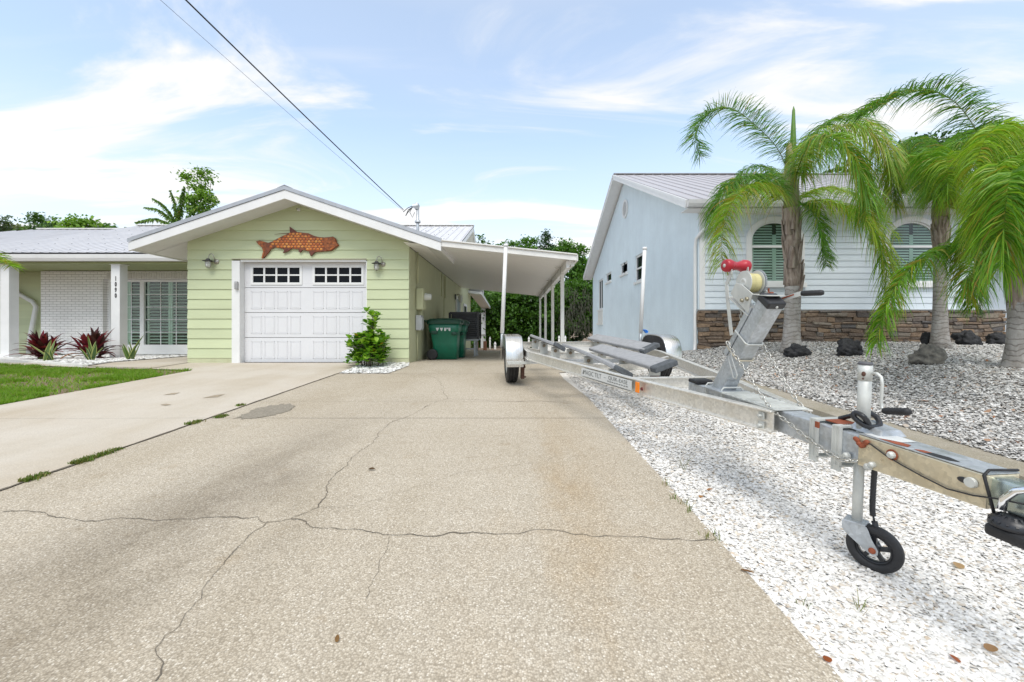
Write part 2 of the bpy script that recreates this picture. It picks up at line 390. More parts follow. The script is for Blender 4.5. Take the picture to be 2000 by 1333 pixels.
def build_world():
    w = bpy.data.worlds.new('World'); S.world = w; w.use_nodes = True; t = w.node_tree; n = t.nodes; n.clear(); l = t.links
    out = n.new('ShaderNodeOutputWorld')
    sky = n.new('ShaderNodeTexSky'); sky.sky_type = 'NISHITA'; sky.sun_disc = False; sky.sun_elevation = SUN_EL; sky.sun_rotation = SUN_AZ
    sky.air_density = 1.0; sky.dust_density = .6; sky.ozone_density = 2.0
    bg = n.new('ShaderNodeBackground'); bg.inputs[1].default_value = .138; tn = n.new('ShaderNodeMix'); tn.data_type = 'RGBA'; tn.blend_type = 'MULTIPLY'; tn.inputs[0].default_value = 1; l.new(sky.outputs[0], tn.inputs[6]); tn.inputs[7].default_value = (.86, 1.08, 1.10, 1); l.new(tn.outputs[2], bg.inputs[0])
    bc = n.new('ShaderNodeBackground'); bc.inputs[0].default_value = (1, .99, .975, 1); bc.inputs[1].default_value = .49
    tc = n.new('ShaderNodeTexCoord'); sx = n.new('ShaderNodeSeparateXYZ'); l.new(tc.outputs['Generated'], sx.inputs[0])
    def math_(op, a, b=None):
        m = n.new('ShaderNodeMath'); m.operation = op
        for i, v in enumerate((a, b)):
            if v is None: continue
            if isinstance(v, (int, float)): m.inputs[i].default_value = v
            else: l.new(v, m.inputs[i])
        return m.outputs[0]
    zc = math_('MAXIMUM', sx.outputs[2], .0); zz = math_('ADD', zc, .12)
    cx = n.new('ShaderNodeCombineXYZ'); l.new(math_('DIVIDE', sx.outputs[0], zz), cx.inputs[0]); l.new(math_('DIVIDE', sx.outputs[1], zz), cx.inputs[1])
    def cl(scale, rot, sc, det, lo_, hi, off, dist=.6):
        mp = n.new('ShaderNodeMapping'); mp.inputs['Scale'].default_value = scale; mp.inputs['Rotation'].default_value = (0, 0, rot); mp.inputs['Location'].default_value = off
        l.new(cx.outputs[0], mp.inputs[0])
        no = n.new('ShaderNodeTexNoise'); no.inputs['Scale'].default_value = sc; no.inputs['Detail'].default_value = det; no.inputs['Roughness'].default_value = .58; no.inputs['Distortion'].default_value = dist
        l.new(mp.outputs[0], no.inputs['Vector'])
        mr = n.new('ShaderNodeMapRange'); mr.inputs[1].default_value = lo_; mr.inputs[2].default_value = hi; mr.interpolation_type = 'SMOOTHSTEP'
        l.new(no.outputs['Fac'], mr.inputs[0]); return mr.outputs[0]
    wisps = cl((.55, 1.5, 1), R(-24), 1.1, 9, .485, .66, (3.1, 1.7, 0), .9)
    fine = cl((.35, 2.2, 1), R(-20), 2.6, 8, .46, .75, (7.3, 2.2, 0), .5)
    broad = cl((.5, .9, 1), R(-10), .55, 4, .42, .72, (1.0, 5.2, 0), .3)
    c = math_('ADD', math_('MULTIPLY', wisps, .72), math_('MULTIPLY', math_('MULTIPLY', fine, broad), .8))
    c = math_('ADD', c, math_('MULTIPLY', broad, .14))
    mh = n.new('ShaderNodeMapRange'); mh.inputs[1].default_value = .02; mh.inputs[2].default_value = .42; mh.inputs[3].default_value = .92; mh.inputs[4].default_value = .36
    l.new(sx.outputs[2], mh.inputs[0])
    mz = n.new('ShaderNodeMapRange'); mz.inputs[1].default_value = .60; mz.inputs[2].default_value = .9; mz.inputs[3].default_value = 0; mz.inputs[4].default_value = .55  # whiter cloud added overhead, out of view, to neutralise the light from above
    l.new(sx.outputs[2], mz.inputs[0]); c = math_('ADD', c, mz.outputs[0])
    c = math_('MINIMUM', math_('ADD', c, mh.outputs[0]), .96)
    mx = n.new('ShaderNodeMixShader'); l.new(c, mx.inputs[0]); l.new(bg.outputs[0], mx.inputs[1]); l.new(bc.outputs[0], mx.inputs[2])
    l.new(mx.outputs[0], out.inputs[0])
build_world()

# ------------------------------------------------------------------ ground
def sheet(name, poly, mat, dz, sub=.5, zf=None, parent=None, kind='structure'):
    """a ground polygon cut into strips so that it follows the slope of the lot"""
    bm_ = MB(); zf = zf or (lambda x, y: g(y))
    ys = sorted(set([round(p[1], 4) for p in poly])); y0, y1 = ys[0], ys[-1]
    cuts = set(ys); k = math.ceil(y0 / sub) * sub
    while k < y1: cuts.add(round(k, 4)); k += sub
    if y0 < 8.7 < y1: cuts.add(8.7)
    cuts = sorted(cuts)
    def span(y, up):
        xs = []; n = len(poly); e = 1e-5 if up else -1e-5
        for i in range(n):
            (xa, ya), (xb, yb) = poly[i], poly[(i + 1) % n]
            if (ya <= y + e < yb) or (yb <= y + e < ya): xs.append(xa + (xb - xa) * (y - ya) / (yb - ya))
        xs.sort(); return xs
    for a, b in zip(cuts[:-1], cuts[1:]):
        xa, xb = span(a, True), span(b, False)
        for i in range(0, min(len(xa), len(xb)) - 1, 2):
            n = max(1, int(max(xa[i + 1] - xa[i], xb[i + 1] - xb[i]) / 1.5)) if zf(0, 1) is not None else 1
            for j in range(n):
                def lx(xx, t): return xx[i] + (xx[i + 1] - xx[i]) * t
                q = [(lx(xa, j / n), a), (lx(xa, (j + 1) / n), a), (lx(xb, (j + 1) / n), b), (lx(xb, j / n), b)]
                bm_.add([(x, y, zf(x, y) + dz) for x, y in q], [(0, 1, 2, 3)])
    o = bm_.build(name, mat, parent)
    if parent is None: tag(o, kind=kind)
    return o

gm = MB()
far = [-400, -60, -30, -14, -6, 0, 4, 8.7, 12, 17, 26, 40, 70, 400]
xs_ = [-400, -60, -20, 0, 20, 60, 400]
def gz(y): return (g(y) if -14 < y < 30 else (-1.0 if y <= -14 else -.9)) - .16
gm.add([(x, y, gz(y)) for y in far for x in xs_], [(j * 7 + i, j * 7 + i + 1, (j + 1) * 7 + i + 1, (j + 1) * 7 + i) for j in range(len(far) - 1) for i in range(6)])
tag(gm.build('ground', SOIL), kind='structure')

drive = sheet('driveway', [(-3.075, -3.5), (.94, -3.5), (.955, 1.2), (.96, 2.0), (.925, 5.2), (.80, 6.6), (.80, 7.3), (1.3, 7.5), (1.3, 17.0), (-3.075, 17.0)], AGG, 0)
apron = sheet('garage_apron', [(-5.92, -3.5), (-3.09, -3.5), (-3.09, 8.72), (-13, 8.72), (-10.6, 8.46), (-8.24, 7.93), (-6.77, 7.72), (-5.99, 7.62), (-5.92, 7.5)], SMOOTH_CONC, .004)
sheet('walkway', [(-8.4, 8.06), (-6.9, 7.80), (-6.93, 12.3), (-9.2, 12.3)], SMOOTH_CONC, .012)
seam = MB()
pts = [(-3.083 + random.uniform(-.006, .006), -3.5 + i * .12) for i in range(101)]
for (xa, ya), (xb, yb) in zip(pts[:-1], pts[1:]):
    w = .008 + .006 * random.random()
    seam.quad((xa - w, ya, g(ya) + .006), (xa + w, ya, g(ya) + .006), (xb + w, yb, g(yb) + .006), (xb - w, yb, g(yb) + .006))
seam.build('joint', CRACK, drive)
def ribbon(name, pts2, w, mat, parent, dz=.0035, jag=.013, step=.018):
    m = MB(); path = []; sd = random.uniform(0, 99); acc = 0
    for (xa, ya), (xb, yb) in zip(pts2[:-1], pts2[1:]):
        L = math.hypot(xb - xa, yb - ya); n = max(1, int(L / step))
        for i in range(n):
            t = i / n; s_ = acc + L * t; o = jag * (2.6 * mnoise.noise((s_ * 4, sd, 0)) + 1.5 * mnoise.noise((s_ * 13, sd, 5)) + .8 * mnoise.noise((s_ * 34, sd, 9))) * (1 if step < .1 else .3)
            path.append((xa + (xb - xa) * t - (yb - ya) / L * o, ya + (yb - ya) * t + (xb - xa) / L * o))
        acc += L
    path.append(pts2[-1]); vs = []
    for i, (x, y) in enumerate(path):
        a = path[max(i - 1, 0)]; b = path[min(i + 1, len(path) - 1)]
        dx, dy = b[0] - a[0], b[1] - a[1]; L = math.hypot(dx, dy) or 1; ww = w * ((.13 + .55 * abs(mnoise.noise((i * .11, sd, 2.)))  + .12 * random.random()) if step < .1 else .5) / 2
        vs += [(x - dy / L * ww, y + dx / L * ww), (x + dy / L * ww, y - dx / L * ww)]
    m.add([(x, y, g(y) + dz) for x, y in vs], [(2 * i, 2 * i + 1, 2 * i + 3, 2 * i + 2) for i in range(len(path) - 1)])
    return m.build(name, mat, parent)
def crack(px, w):
    ribbon('crack', [tuple(PG(a, b)[:2]) for a, b in px], w, CRACK, drive)
crack([(0,1003),(50,1001),(91,1006),(167,1017),(227,1013),(273,1012),(298,1017),(364,1015),(434,1012),(505,1009),(515,1016),(566,1015),(581,1006),(616,993),(641,963),(656,933),(677,907),(707,877),(732,859),(752,837),(766,822),(809,811),(836,794),(872,779),(864,756),(857,741),(831,733),(760,731)], .011)
crack([(872,779),(927,781),(983,785),(1054,784),(1154,790)], .014)
crack([(571,1014),(596,1021),(611,1033),(656,1039),(700,1041),(761,1048),(791,1051),(862,1049),(922,1045),(973,1045),(1023,1039),(1053,1035),(1094,1041),(1139,1046),(1185,1053),(1245,1051),(1296,1053),(1397,1054)], .013)
crack([(525,1019),(495,1046),(465,1074),(429,1109),(394,1147),(369,1180),(343,1215),(313,1246),(308,1266),(323,1296),(303,1333)], .007)
crack([(761,1049),(743,1094),(730,1135),(715,1170)], .006)
crack([(616,993),(700,990),(790,960),(900,925),(1050,905),(1090,890)], .004)
for y, w in ((4.14, .012), (4.92, .006), (7.15, .012)):
    ribbon('joint', [(-3.07, y), (.92 if y < 7 else .8, y)], w, CRACK, drive, jag=.002, step=.2)
ribbon('joint', [(-5.9, 4.1), (-3.1, 4.14)], .012, CRACK, apron, dz=.004, jag=.002, step=.2)
# tar patch on the joint
pp = [PG(a, b) for a, b in [(459,817),(480,808),(497,799),(530,793),(562,790),(576,794),(566,803),(540,811),(510,816),(480,819)]]
pq = []
for i, p in enumerate(pp):
    q_ = pp[(i + 1) % len(pp)]
    for k in range(8): t_ = k / 8; pq.append(p.lerp(q_, t_) + Vector((random.gauss(0, .012), random.gauss(0, .022), 0)))
pm = MB(); pm.add([(p.x, p.y, g(p.y) + .0042) for p in pq], [tuple(range(len(pq)))]); pm.build('stain', ASPH_PATCH, drive)
STAIN_TAN = simple('rust_tan_stain', (.34, .28, .20), .9, var=.3, vscale=18)
for c in ([(318,773),(336,769),(352,768),(340,772)], [(395,779),(420,773),(440,771),(425,777)], [(313,792),(325,790),(335,792),(322,794)]):
    q = [PG(a, b) for a, b in c]; m_ = MB(); m_.add([(p.x, p.y, g(p.y) + .0075) for p in q], [tuple(range(len(q)))]); m_.build('stain', STAIN_TAN, apron)

# kerb between the white strip and the bank
kb = MB()
for i in range(44):
    y0 = -2 + i * .27; y1 = y0 + .27
    dz = lambda y: g(y) + .012
    kb.quad((3.28, y0, dz(y0)), (3.64, y0, dz(y0)), (3.64, y1, dz(y1)), (3.28, y1, dz(y1)))
    kb.quad((3.28, y0, dz(y0) - .15), (3.28, y0, dz(y0)), (3.28, y1, dz(y1)), (3.28, y1, dz(y1) - .15))
tag(kb.build('kerb', KERB), kind='structure')

# shell strip base, bank base
def strip(name, x0, x1, y0, y1, zf, mat, nx=14, ny=60):
    m = MB(); m.smooth = True
    m.add([(x0 + (x1 - x0) * i / nx, y0 + (y1 - y0) * j / ny, zf(x0 + (x1 - x0) * i / nx, y0 + (y1 - y0) * j / ny)) for j in range(ny + 1) for i in range(nx + 1)],
          [(j * (nx + 1) + i, j * (nx + 1) + i + 1, (j + 1) * (nx + 1) + i + 1, (j + 1) * (nx + 1) + i) for j in range(ny) for i in range(nx)])
    return tag(m.build(name, mat), kind='structure')
strip('shell_bed', .76, 3.30, -2, 10.5, bed_z, GRAVEL_BASE)
strip('side_yard', 1.25, 4.80, 10.4, 27, lambda x, y: g(y) - .012 - .05 * sst((y - 10.4) / 4), GRAVEL_BASE, 6, 20)
strip('gravel_bank', 3.62, 17, -2, 10.75, berm_z, GREY_BASE, 40, 40)
strip('gravel_verge', 3.0, 4.9, 9.8, 10.55, lambda x, y: bed_z(3, y) + .008, GRAVEL_BASE, 4, 4)

def flakes(name, N, xf, zf, rmin, rmax, palette, mat, tilt, squash=(.55, .95), dome=.25, lift=.004, k=6, near_bias=True):
    """one mesh of loose flat chips; xf() gives N (x, y) points, palette rows are (r, g, b, weight)"""
    xy, sc = xf(N); n = len(xy)
    r = RNG.uniform(rmin, rmax, n) * sc
    ang = RNG.uniform(0, 2 * PI, n); sq = RNG.uniform(*squash, n)
    t = np.linspace(0, 2 * PI, k, endpoint=False)
    jit = 1 + RNG.uniform(-.22, .22, (n, k))
    lx = np.cos(t)[None] * r[:, None] * jit; ly = np.sin(t)[None] * (r * sq)[:, None] * jit
    lz = np.zeros_like(lx)
    L = np.stack([np.concatenate([lx, np.zeros((n, 1))], 1), np.concatenate([ly, np.zeros((n, 1))], 1), np.concatenate([lz, (r * dome)[:, None]], 1)], 2)
    ca, sa = np.cos(ang), np.sin(ang); ta, tb = np.clip(RNG.normal(0, tilt, n), -.85, .85), np.clip(RNG.normal(0, tilt, n), -.85, .85)
    X = L[..., 0] * ca[:, None] - L[..., 1] * sa[:, None]; Y = L[..., 0] * sa[:, None] + L[..., 1] * ca[:, None]
    Z = L[..., 2] + X * np.tan(ta)[:, None] + Y * np.tan(tb)[:, None]
    z0 = np.array([zf(x, y) for x, y in xy]) + RNG.uniform(0, lift, n) * 2.5
    V = np.stack([X + xy[:, 0:1], Y + xy[:, 1:2], Z + z0[:, None]], 2).reshape(-1, 3)
    base = (np.arange(n) * (k + 1))[:, None, None]; i = np.arange(k)
    tri = np.stack([i, (i + 1) % k, np.full(k, k)], 1)[None] + base
    pal = np.array(palette); pick = RNG.choice(len(pal), n, p=pal[:, 3] / pal[:, 3].sum())
    c = pal[pick, :3] * RNG.uniform(.86, 1.08, (n, 1))
    C = np.repeat(np.clip(c, 0, .9), k + 1, 0)
    return npmesh(name, V, tri.reshape(-1, 3), mat, None, C)

def pts_shell(N):
    out = []
    while len(out) < N:
        y = RNG.uniform(.0, 9.8, 40000); p = np.where(y < 1.0, .6, 1 / np.maximum(y, 1.) ** 1.6); keep = RNG.uniform(0, 1, 40000) < p; y = y[keep]
        x = RNG.uniform(.93, 3.3, len(y)); edge = .945 - np.clip((y - 5) * .08, 0, .13) + RNG.normal(0, .018, len(y))
        ok = ((x < 1.32 * y + .1) | (RNG.uniform(0, 1, len(y)) < .45)) & (x < 1.32 * y + 1.8) & (x > edge) & (x < 3.29)
        out += list(np.stack([x[ok], y[ok]], 1))
    a = np.array(out[:N]); return a, np.clip((np.maximum(a[:, 1], .5) / 1.9) ** .38, .92, 1.8)
SHELLC = [(.765, .745, .71, 6), (.69, .665, .62, 3), (.60, .535, .45, 1.3), (.80, .785, .76, 3), (.52, .43, .33, .25), (.42, .38, .34, .12)]
tag(flakes('shell_gravel', 175000, pts_shell, bed_z, .0062, .0140, SHELLC, SHELL, .18, lift=.004), kind='stuff', label='loose white shell flakes beside the driveway')
def pts_bank(N):
    out = []
    while len(out) < N:
        y = RNG.uniform(1.2, 10.6, 40000); keep = RNG.uniform(0, 1, 40000) < np.clip((3.2 / y) ** 1.3, 0, 1); y = y[keep]
        x = RNG.uniform(3.55, 15, len(y)); ok = ((x < 1.3 * y + .3) | (RNG.uniform(0, 1, len(y)) < .5)) & (x < 1.3 * y + 3.) & (x > 3.575 + np.abs(RNG.normal(0, .022, len(y))))
        ok &= RNG.uniform(0, 1, len(y)) < np.clip(6.5 / x, 0, 1)
        out += list(np.stack([x[ok], y[ok]], 1))
    a = np.array(out[:N]); return a, np.clip((a[:, 1] / 4.0) ** .35, .9, 1.5)
STONEC = [(.55, .535, .51, 6), (.46, .445, .42, 4), (.63, .615, .59, 2.6), (.27, .26, .25, 1.1), (.42, .36, .30, 1.0), (.72, .71, .69, 1), (.35, .2, .12, .12)]
tag(flakes('bank_gravel', 115000, pts_bank, berm_z, .009, .022, STONEC, STONE, .27, (.4, .9), .3, .010, 5), kind='stuff', label='loose grey stone chips on the planted bank')
# flower bed in front of the porch, and the little bed at the garage corner
bed1 = [(-14.5, 9.75), (-12.7, 9.95), (-10.2, 8.75), (-8.45, 8.08), (-9.2, 12.0), (-14.5, 12.2)]
sheet('flower_bed', bed1, GRAVEL_BASE, .02)
bed2 = [(-3.06, 7.16), (-2.2, 7.16), (-2.11, 8.2), (-2.22, 8.68), (-3.14, 8.68)]
sheet('corner_bed', bed2, GRAVEL_BASE, .006)
def inpoly(poly, x, y):
    c = np.zeros(len(x), bool); n = len(poly)
    for i in range(n):
        (xa, ya), (xb, yb) = poly[i], poly[(i + 1) % n]
        if ya == yb: continue
        c ^= ((ya > y) != (yb > y)) & (x < (xb - xa) * (y - ya) / (yb - ya) + xa)
    return c
def pts_poly(poly, sc):
    def f(N):
        a = np.array(poly); out = np.zeros((0, 2))
        while len(out) < N:
            q = RNG.uniform(a.min(0), a.max(0), (N * 2, 2)); out = np.vstack([out, q[inpoly(poly, q[:, 0], q[:, 1])]])
        return out[:N], np.full(N, sc)
    return f
WC = [(.88, .875, .86, 6), (.80, .79, .77, 2), (.68, .65, .60, .5)]
tag(flakes('porch_bed_gravel', 9000, pts_poly(bed1, 1), lambda x, y: g(y) + .024, .02, .036, WC, SHELL, .16), kind='stuff', label='white stones filling the porch flower bed')
tag(flakes('corner_bed_gravel', 1700, pts_poly(bed2, 1), lambda x, y: g(y) + .01, .016, .03, WC, SHELL, .16), kind='stuff', label='white stones under the garage shrub')
bk = MB(); e = [(-14.5, 9.72), (-12.7, 9.92), (-10.2, 8.72), (-8.43, 8.05)]
bk.sweep([(-.05, -.06), (.05, -.06), (.05, .05), (-.05, .05)], [(x, y, g(y)) for x, y in e])
tag(bk.build('bed_edging', WHITE_DIRTY, bevel=.008), kind='structure')

# lawn
lawn = [(-20, 9.2), (-14.5, 9.5), (-10.6, 8.44), (-8.24, 7.91), (-6.77, 7.70), (-5.99, 7.60), (-5.93, 7.3), (-5.93, 1), (-20, 1)]
sheet('lawn_soil', lawn, SOIL, -.012)
def grass():
    N = 52000; out = np.zeros((0, 2)); a = np.array(lawn)
    while len(out) < N:
        q = RNG.uniform((-13.5, 3.9), (-5.9, 9.4), (N, 2)); q = q[inpoly(lawn, q[:, 0], q[:, 1])]
        d = np.array([mnoise.noise((x * 1.3, y * 1.7, 2.)) + .5 * mnoise.noise((x * 4., y * 4., 5.)) for x, y in q])
        bare = np.exp(-((q[:, 0] + 6.9) / 1.1) ** 2) * .35 * (q[:, 1] > 5.3)
        q = q[RNG.uniform(0, 1, len(q)) < np.clip(.47 + 2.3 * (d - bare), .03, 1)]
        q = q[RNG.uniform(0, 1, len(q)) < np.clip((5.5 / q[:, 1]) ** .5, .3, 1)]
        q = q[q[:, 0] > -1.3 * q[:, 1] - .4]
        out = np.vstack([out, q])
    out = out[:N]; h = RNG.uniform(.025, .075, N); w = RNG.uniform(.004, .008, N); an = RNG.uniform(0, 2 * PI, N)
    le = RNG.normal(0, .65, (N, 2)) * h[:, None]; z = np.array([g(y) for y in out[:, 1]]) - .012
    dx, dy = np.cos(an) * w, np.sin(an) * w
    A = np.stack([out[:, 0] - dx, out[:, 1] - dy, z], 1); B = np.stack([out[:, 0] + dx, out[:, 1] + dy, z], 1)
    Cc = np.stack([out[:, 0] + le[:, 0], out[:, 1] + le[:, 1], z + h], 1)
    V = np.stack([A, B, Cc], 1).reshape(-1, 3)
    t = RNG.uniform(0, 1, (N, 1)); c = np.array([(.10, .22, .012)]) * (1 - t) + np.array([(.23, .38, .035)]) * t
    dry = RNG.uniform(0, 1, N) < .08; c[dry] = (.30, .23, .11)
    o = npmesh('lawn_grass', V, np.arange(3 * N).reshape(-1, 3), LEAF, None, np.repeat(c, 3, 0))
    tag(o, kind='stuff', label='short patchy green lawn left of the driveway')
grass()
# moss in the seam
def tuft_mesh(n, spread, h, w, cols, along=None):
    V = []; C = []
    for i in range(n):
        a = random.uniform(0, 2 * PI); 
        bx, by = (random.gauss(0, spread), random.gauss(0, spread)) if along is None else (random.gauss(0, along[0]), random.uniform(-along[1], along[1]))
        hh = h * random.uniform(.5, 1.1); l = random.uniform(.25, .9) * hh; b = random.uniform(0, 2 * PI)
        dx, dy = math.cos(a) * w, math.sin(a) * w
        mx_, my_ = bx + math.cos(b) * l * .4, by + math.sin(b) * l * .4; ex, ey = bx + math.cos(b) * l, by + math.sin(b) * l
        c = random.choice(cols); c = [x * random.uniform(.8, 1.15) for x in c]
        p = [(bx - dx, by - dy, -.005), (bx + dx, by + dy, -.005), (mx_ + dx * .7, my_ + dy * .7, hh * .6), (mx_ - dx * .7, my_ - dy * .7, hh * .6), (ex, ey, hh)]
        V += [p[0], p[1], p[2], p[0], p[2], p[3], p[3], p[2], p[4]]; C += [c] * 9
    return np.array(V), np.array(C)
for (px, py, ln) in ((190, 892, .34), (160, 903, .12), (365, 827, .16), (62, 935, .14), (432, 815, .12), (470, 793, .1)):
    p = PG(px, py); V, Cc = tuft_mesh(int(260 * ln / .2), .02, .022, .004, [(.09, .15, .02), (.14, .18, .04), (.2, .2, .07)], (.022, ln / 2))
    V = V + np.array([-3.085 if px < 430 else p.x, p.y, p.z + .006])
    o = npmesh('moss', V, np.arange(len(V)).reshape(-1, 3), LEAF, drive, Cc)
# ------------------------------------------------------------------ green house
house = thing('house', (-4.578, 8.7, 0), 'low pale green house with white garage door, white brick porch and light metal roof', 'house')
def hp(mb, name, mat, parent=None, **k):
    return lo(mb, house).build(name, mat, parent or house, **k)
GX0, GX1, GXC, GY = -6.927, -2.229, -4.578, 8.7
ROOFZ = lambda x: 3.40 - .335 * abs(x - GXC)         # underside of garage roof deck
DX0, DX1, DTOP = -5.80, -3.143, 2.145                # door opening
def lap_rows(mb, segs_of, z0, z1, exp, yf, face=lambda x, y, z: (x, y, z), deep=.022):
    z = z0
    while z < z1 - .01:
        zt = min(z + exp, z1)
        for (xa, xb, xc, xd) in segs_of(z, zt):       # bottom-left, bottom-right, top-right, top-left
            yb, yt = yf - deep, yf - .004
            v = [face(xa, yb, z), face(xb, yb, z), face(xc, yt, zt), face(xd, yt, zt), face(xa, yf + .03, z), face(xb, yf + .03, z), face(xc, yf + .03, zt), face(xd, yf + .03, zt)]
            mb.add(v, [(0, 1, 2, 3), (4, 5, 1, 0), (3, 2, 6, 7), (0, 3, 7, 4), (1, 5, 6, 2)])
        z = zt
def gar_segs(z, zt):
    def xl(q): return max(GX0, GXC - (3.40 - q) / .335)
    def xr(q): return min(GX1, GXC + (3.40 - q) / .335)
    a, b, c, d = xl(z), xr(z), xr(zt), xl(zt)
    if zt <= DTOP + .07: return [(a, DX0 - .17, DX0 - .17, d), (DX1 + .02, b, c, DX1 + .02)]
    return [(a, b, c, d)]
m = MB(); lap_rows(m, gar_segs, .105, 3.395, .2085, GY); wall_front = hp(m, 'lap_siding', GREEN_SIDE)
for a_, b_ in ((GX0, DX0 - .17), (DX1 + .02, GX1)):
    m = MB(); m.box(a_, b_, GY - .012, GY + .03, -.05, .105); hp(m, 'skirting', GREEN_STUCCO)
# side wall of the garage and main block (towards the carport)
m = MB(); m.box(GX1 - .14, GX1, GY + .031, 15.0, -.3, 2.62)
m.box(GX1 - .14, GX1 - .02, 15.0, 21.2, -.4, 2.66)
m.add([(GX1 - .03, 10.9, 2.62), (GX1 - .03, 21.0, 2.62), (GX1 - .03, 16.0, 4.66), (GX1 - .13, 10.9, 2.62), (GX1 - .13, 21.0, 2.62), (GX1 - .13, 16.0, 4.66)], [(0, 1, 2), (5, 4, 3), (0, 2, 5, 3), (1, 4, 5, 2)])
hp(m, 'side_wall', GREEN_STUCCO)
m = MB(); m.box(GX0, GX0 + .12, GY + .031, 11.9, -.1, 2.6); hp(m, 'inner_wall', GREEN_STUCCO)
m = MB(); m.bar((GX1 + .006, GY + .05, 2.475), (GX1 + .006, 15, 2.475), .012, .03); hp(m, 'flashing', BLACK_PLASTIC)
# garage door
m = MB(); SEC = DTOP / 4
YD = GY + .12
dw = DX1 - DX0
for k in range(3):
    z0 = k * SEC + .006; z1 = (k + 1) * SEC - .004
    m.box(DX0, DX1, YD, YD + .04, z0, z1)
    for grp in range(2):
        for i in range(4):
            cx_ = DX0 + dw * (.04 + .5 * grp) + dw * .42 * (i + .5) / 4 + dw * .005; w = dw * .42 / 4 * .80
            xa, xb, za, zb = cx_ - w / 2, cx_ + w / 2, z0 + .075, z1 - .075
            # recessed field with a raised bead around it
            for q in ((xa, xb, za, za + .014), (xa, xb, zb - .014, zb), (xa, xa + .014, za, zb), (xb - .014, xb, za, zb)):
                m.box(q[0], q[1], YD - .007, YD, q[2], q[3])
            m.box(xa + .03, xb - .03, YD - .0035, YD, za + .03, zb - .03)
zt0 = 3 * SEC + .006
WINS = [(DX0 + dw * .062, DX0 + dw * .455), (DX0 + dw * .562, DX0 + dw * .955)]
zw0, zw1 = zt0 + .085, DTOP - .085
m.box(DX0, DX1, YD, YD + .04, zt0, zw0); m.box(DX0, DX1, YD, YD + .04, zw1, DTOP)
m.box(DX0, WINS[0][0], YD, YD + .04, zw0, zw1); m.box(WINS[0][1], WINS[1][0], YD, YD + .04, zw0, zw1); m.box(WINS[1][1], DX1, YD, YD + .04, zw0, zw1)
DOORW = simple('garage_door_white', (.67, .67, .685), .4, var=.03, vscale=2)
door = hp(m, 'garage_door', DOORW, bevel=.004, seg=1)
for xa, xb in WINS:
    m = MB()
    for q in ((xa - .03, xb + .03, zw0 - .03, zw0 + .02), (xa - .03, xb + .03, zw1 - .02, zw1 + .03), (xa - .03, xa + .02, zw0 + .02, zw1 - .02), (xb - .02, xb + .03, zw0 + .02, zw1 - .02)):
        m.box(q[0], q[1], YD - .016, YD + .006, q[2], q[3])
    for i in (1, 2, 3):
        x = xa + (xb - xa) * i / 4; m.box(x - .018, x + .018, YD - .012, YD + .006, zw0 + .02, zw1 - .02)
    zm = (zw0 + zw1) / 2
    for i in range(4):
        xq = xa + (xb - xa) * i / 4 + .02; xe = xa + (xb - xa) * (i + 1) / 4 - .02
        m.box(xq, xe, YD - .011, YD + .006, zm - .015, zm + .015)
    wf = hp(m, 'window_frame', WHITE, door)
    m = MB(); m.box(xa, xb, YD + .008, YD + .02, zw0, zw1); hp(m, 'pane', DARK_GLASS, door)
m = MB(); m.box(DX0, DX1, YD - .003, YD + .05, -.02, .005); hp(m, 'bottom_seal', BLACK_RUBBER, door)
m = MB(); m.box(DX0 - .17, DX0 - .002, GY - .04, YD + .05, -.03, DTOP + .02); m.box(DX1 + .002, DX1 + .022, GY - .01, YD + .05, -.03, DTOP + .02)
m.box(DX0 - .002, DX1 + .002, GY - .015, YD + .05, DTOP + .004, DTOP + .05); hp(m, 'door_trim', WHITE)
m = MB(); m.box(DX0 - .17, DX1 + .02, GY - .05, GY + .0, DTOP + .052, DTOP + .062); hp(m, 'head_flashing', simple('tan_flashing', (.42, .38, .30), .5))
m = MB(); m.box(DX0 - .002, DX1 + .002, YD + .06, YD + .1, -.05, 2.2); hp(m, 'dark_garage_sheet', UNLIT_ROOM)
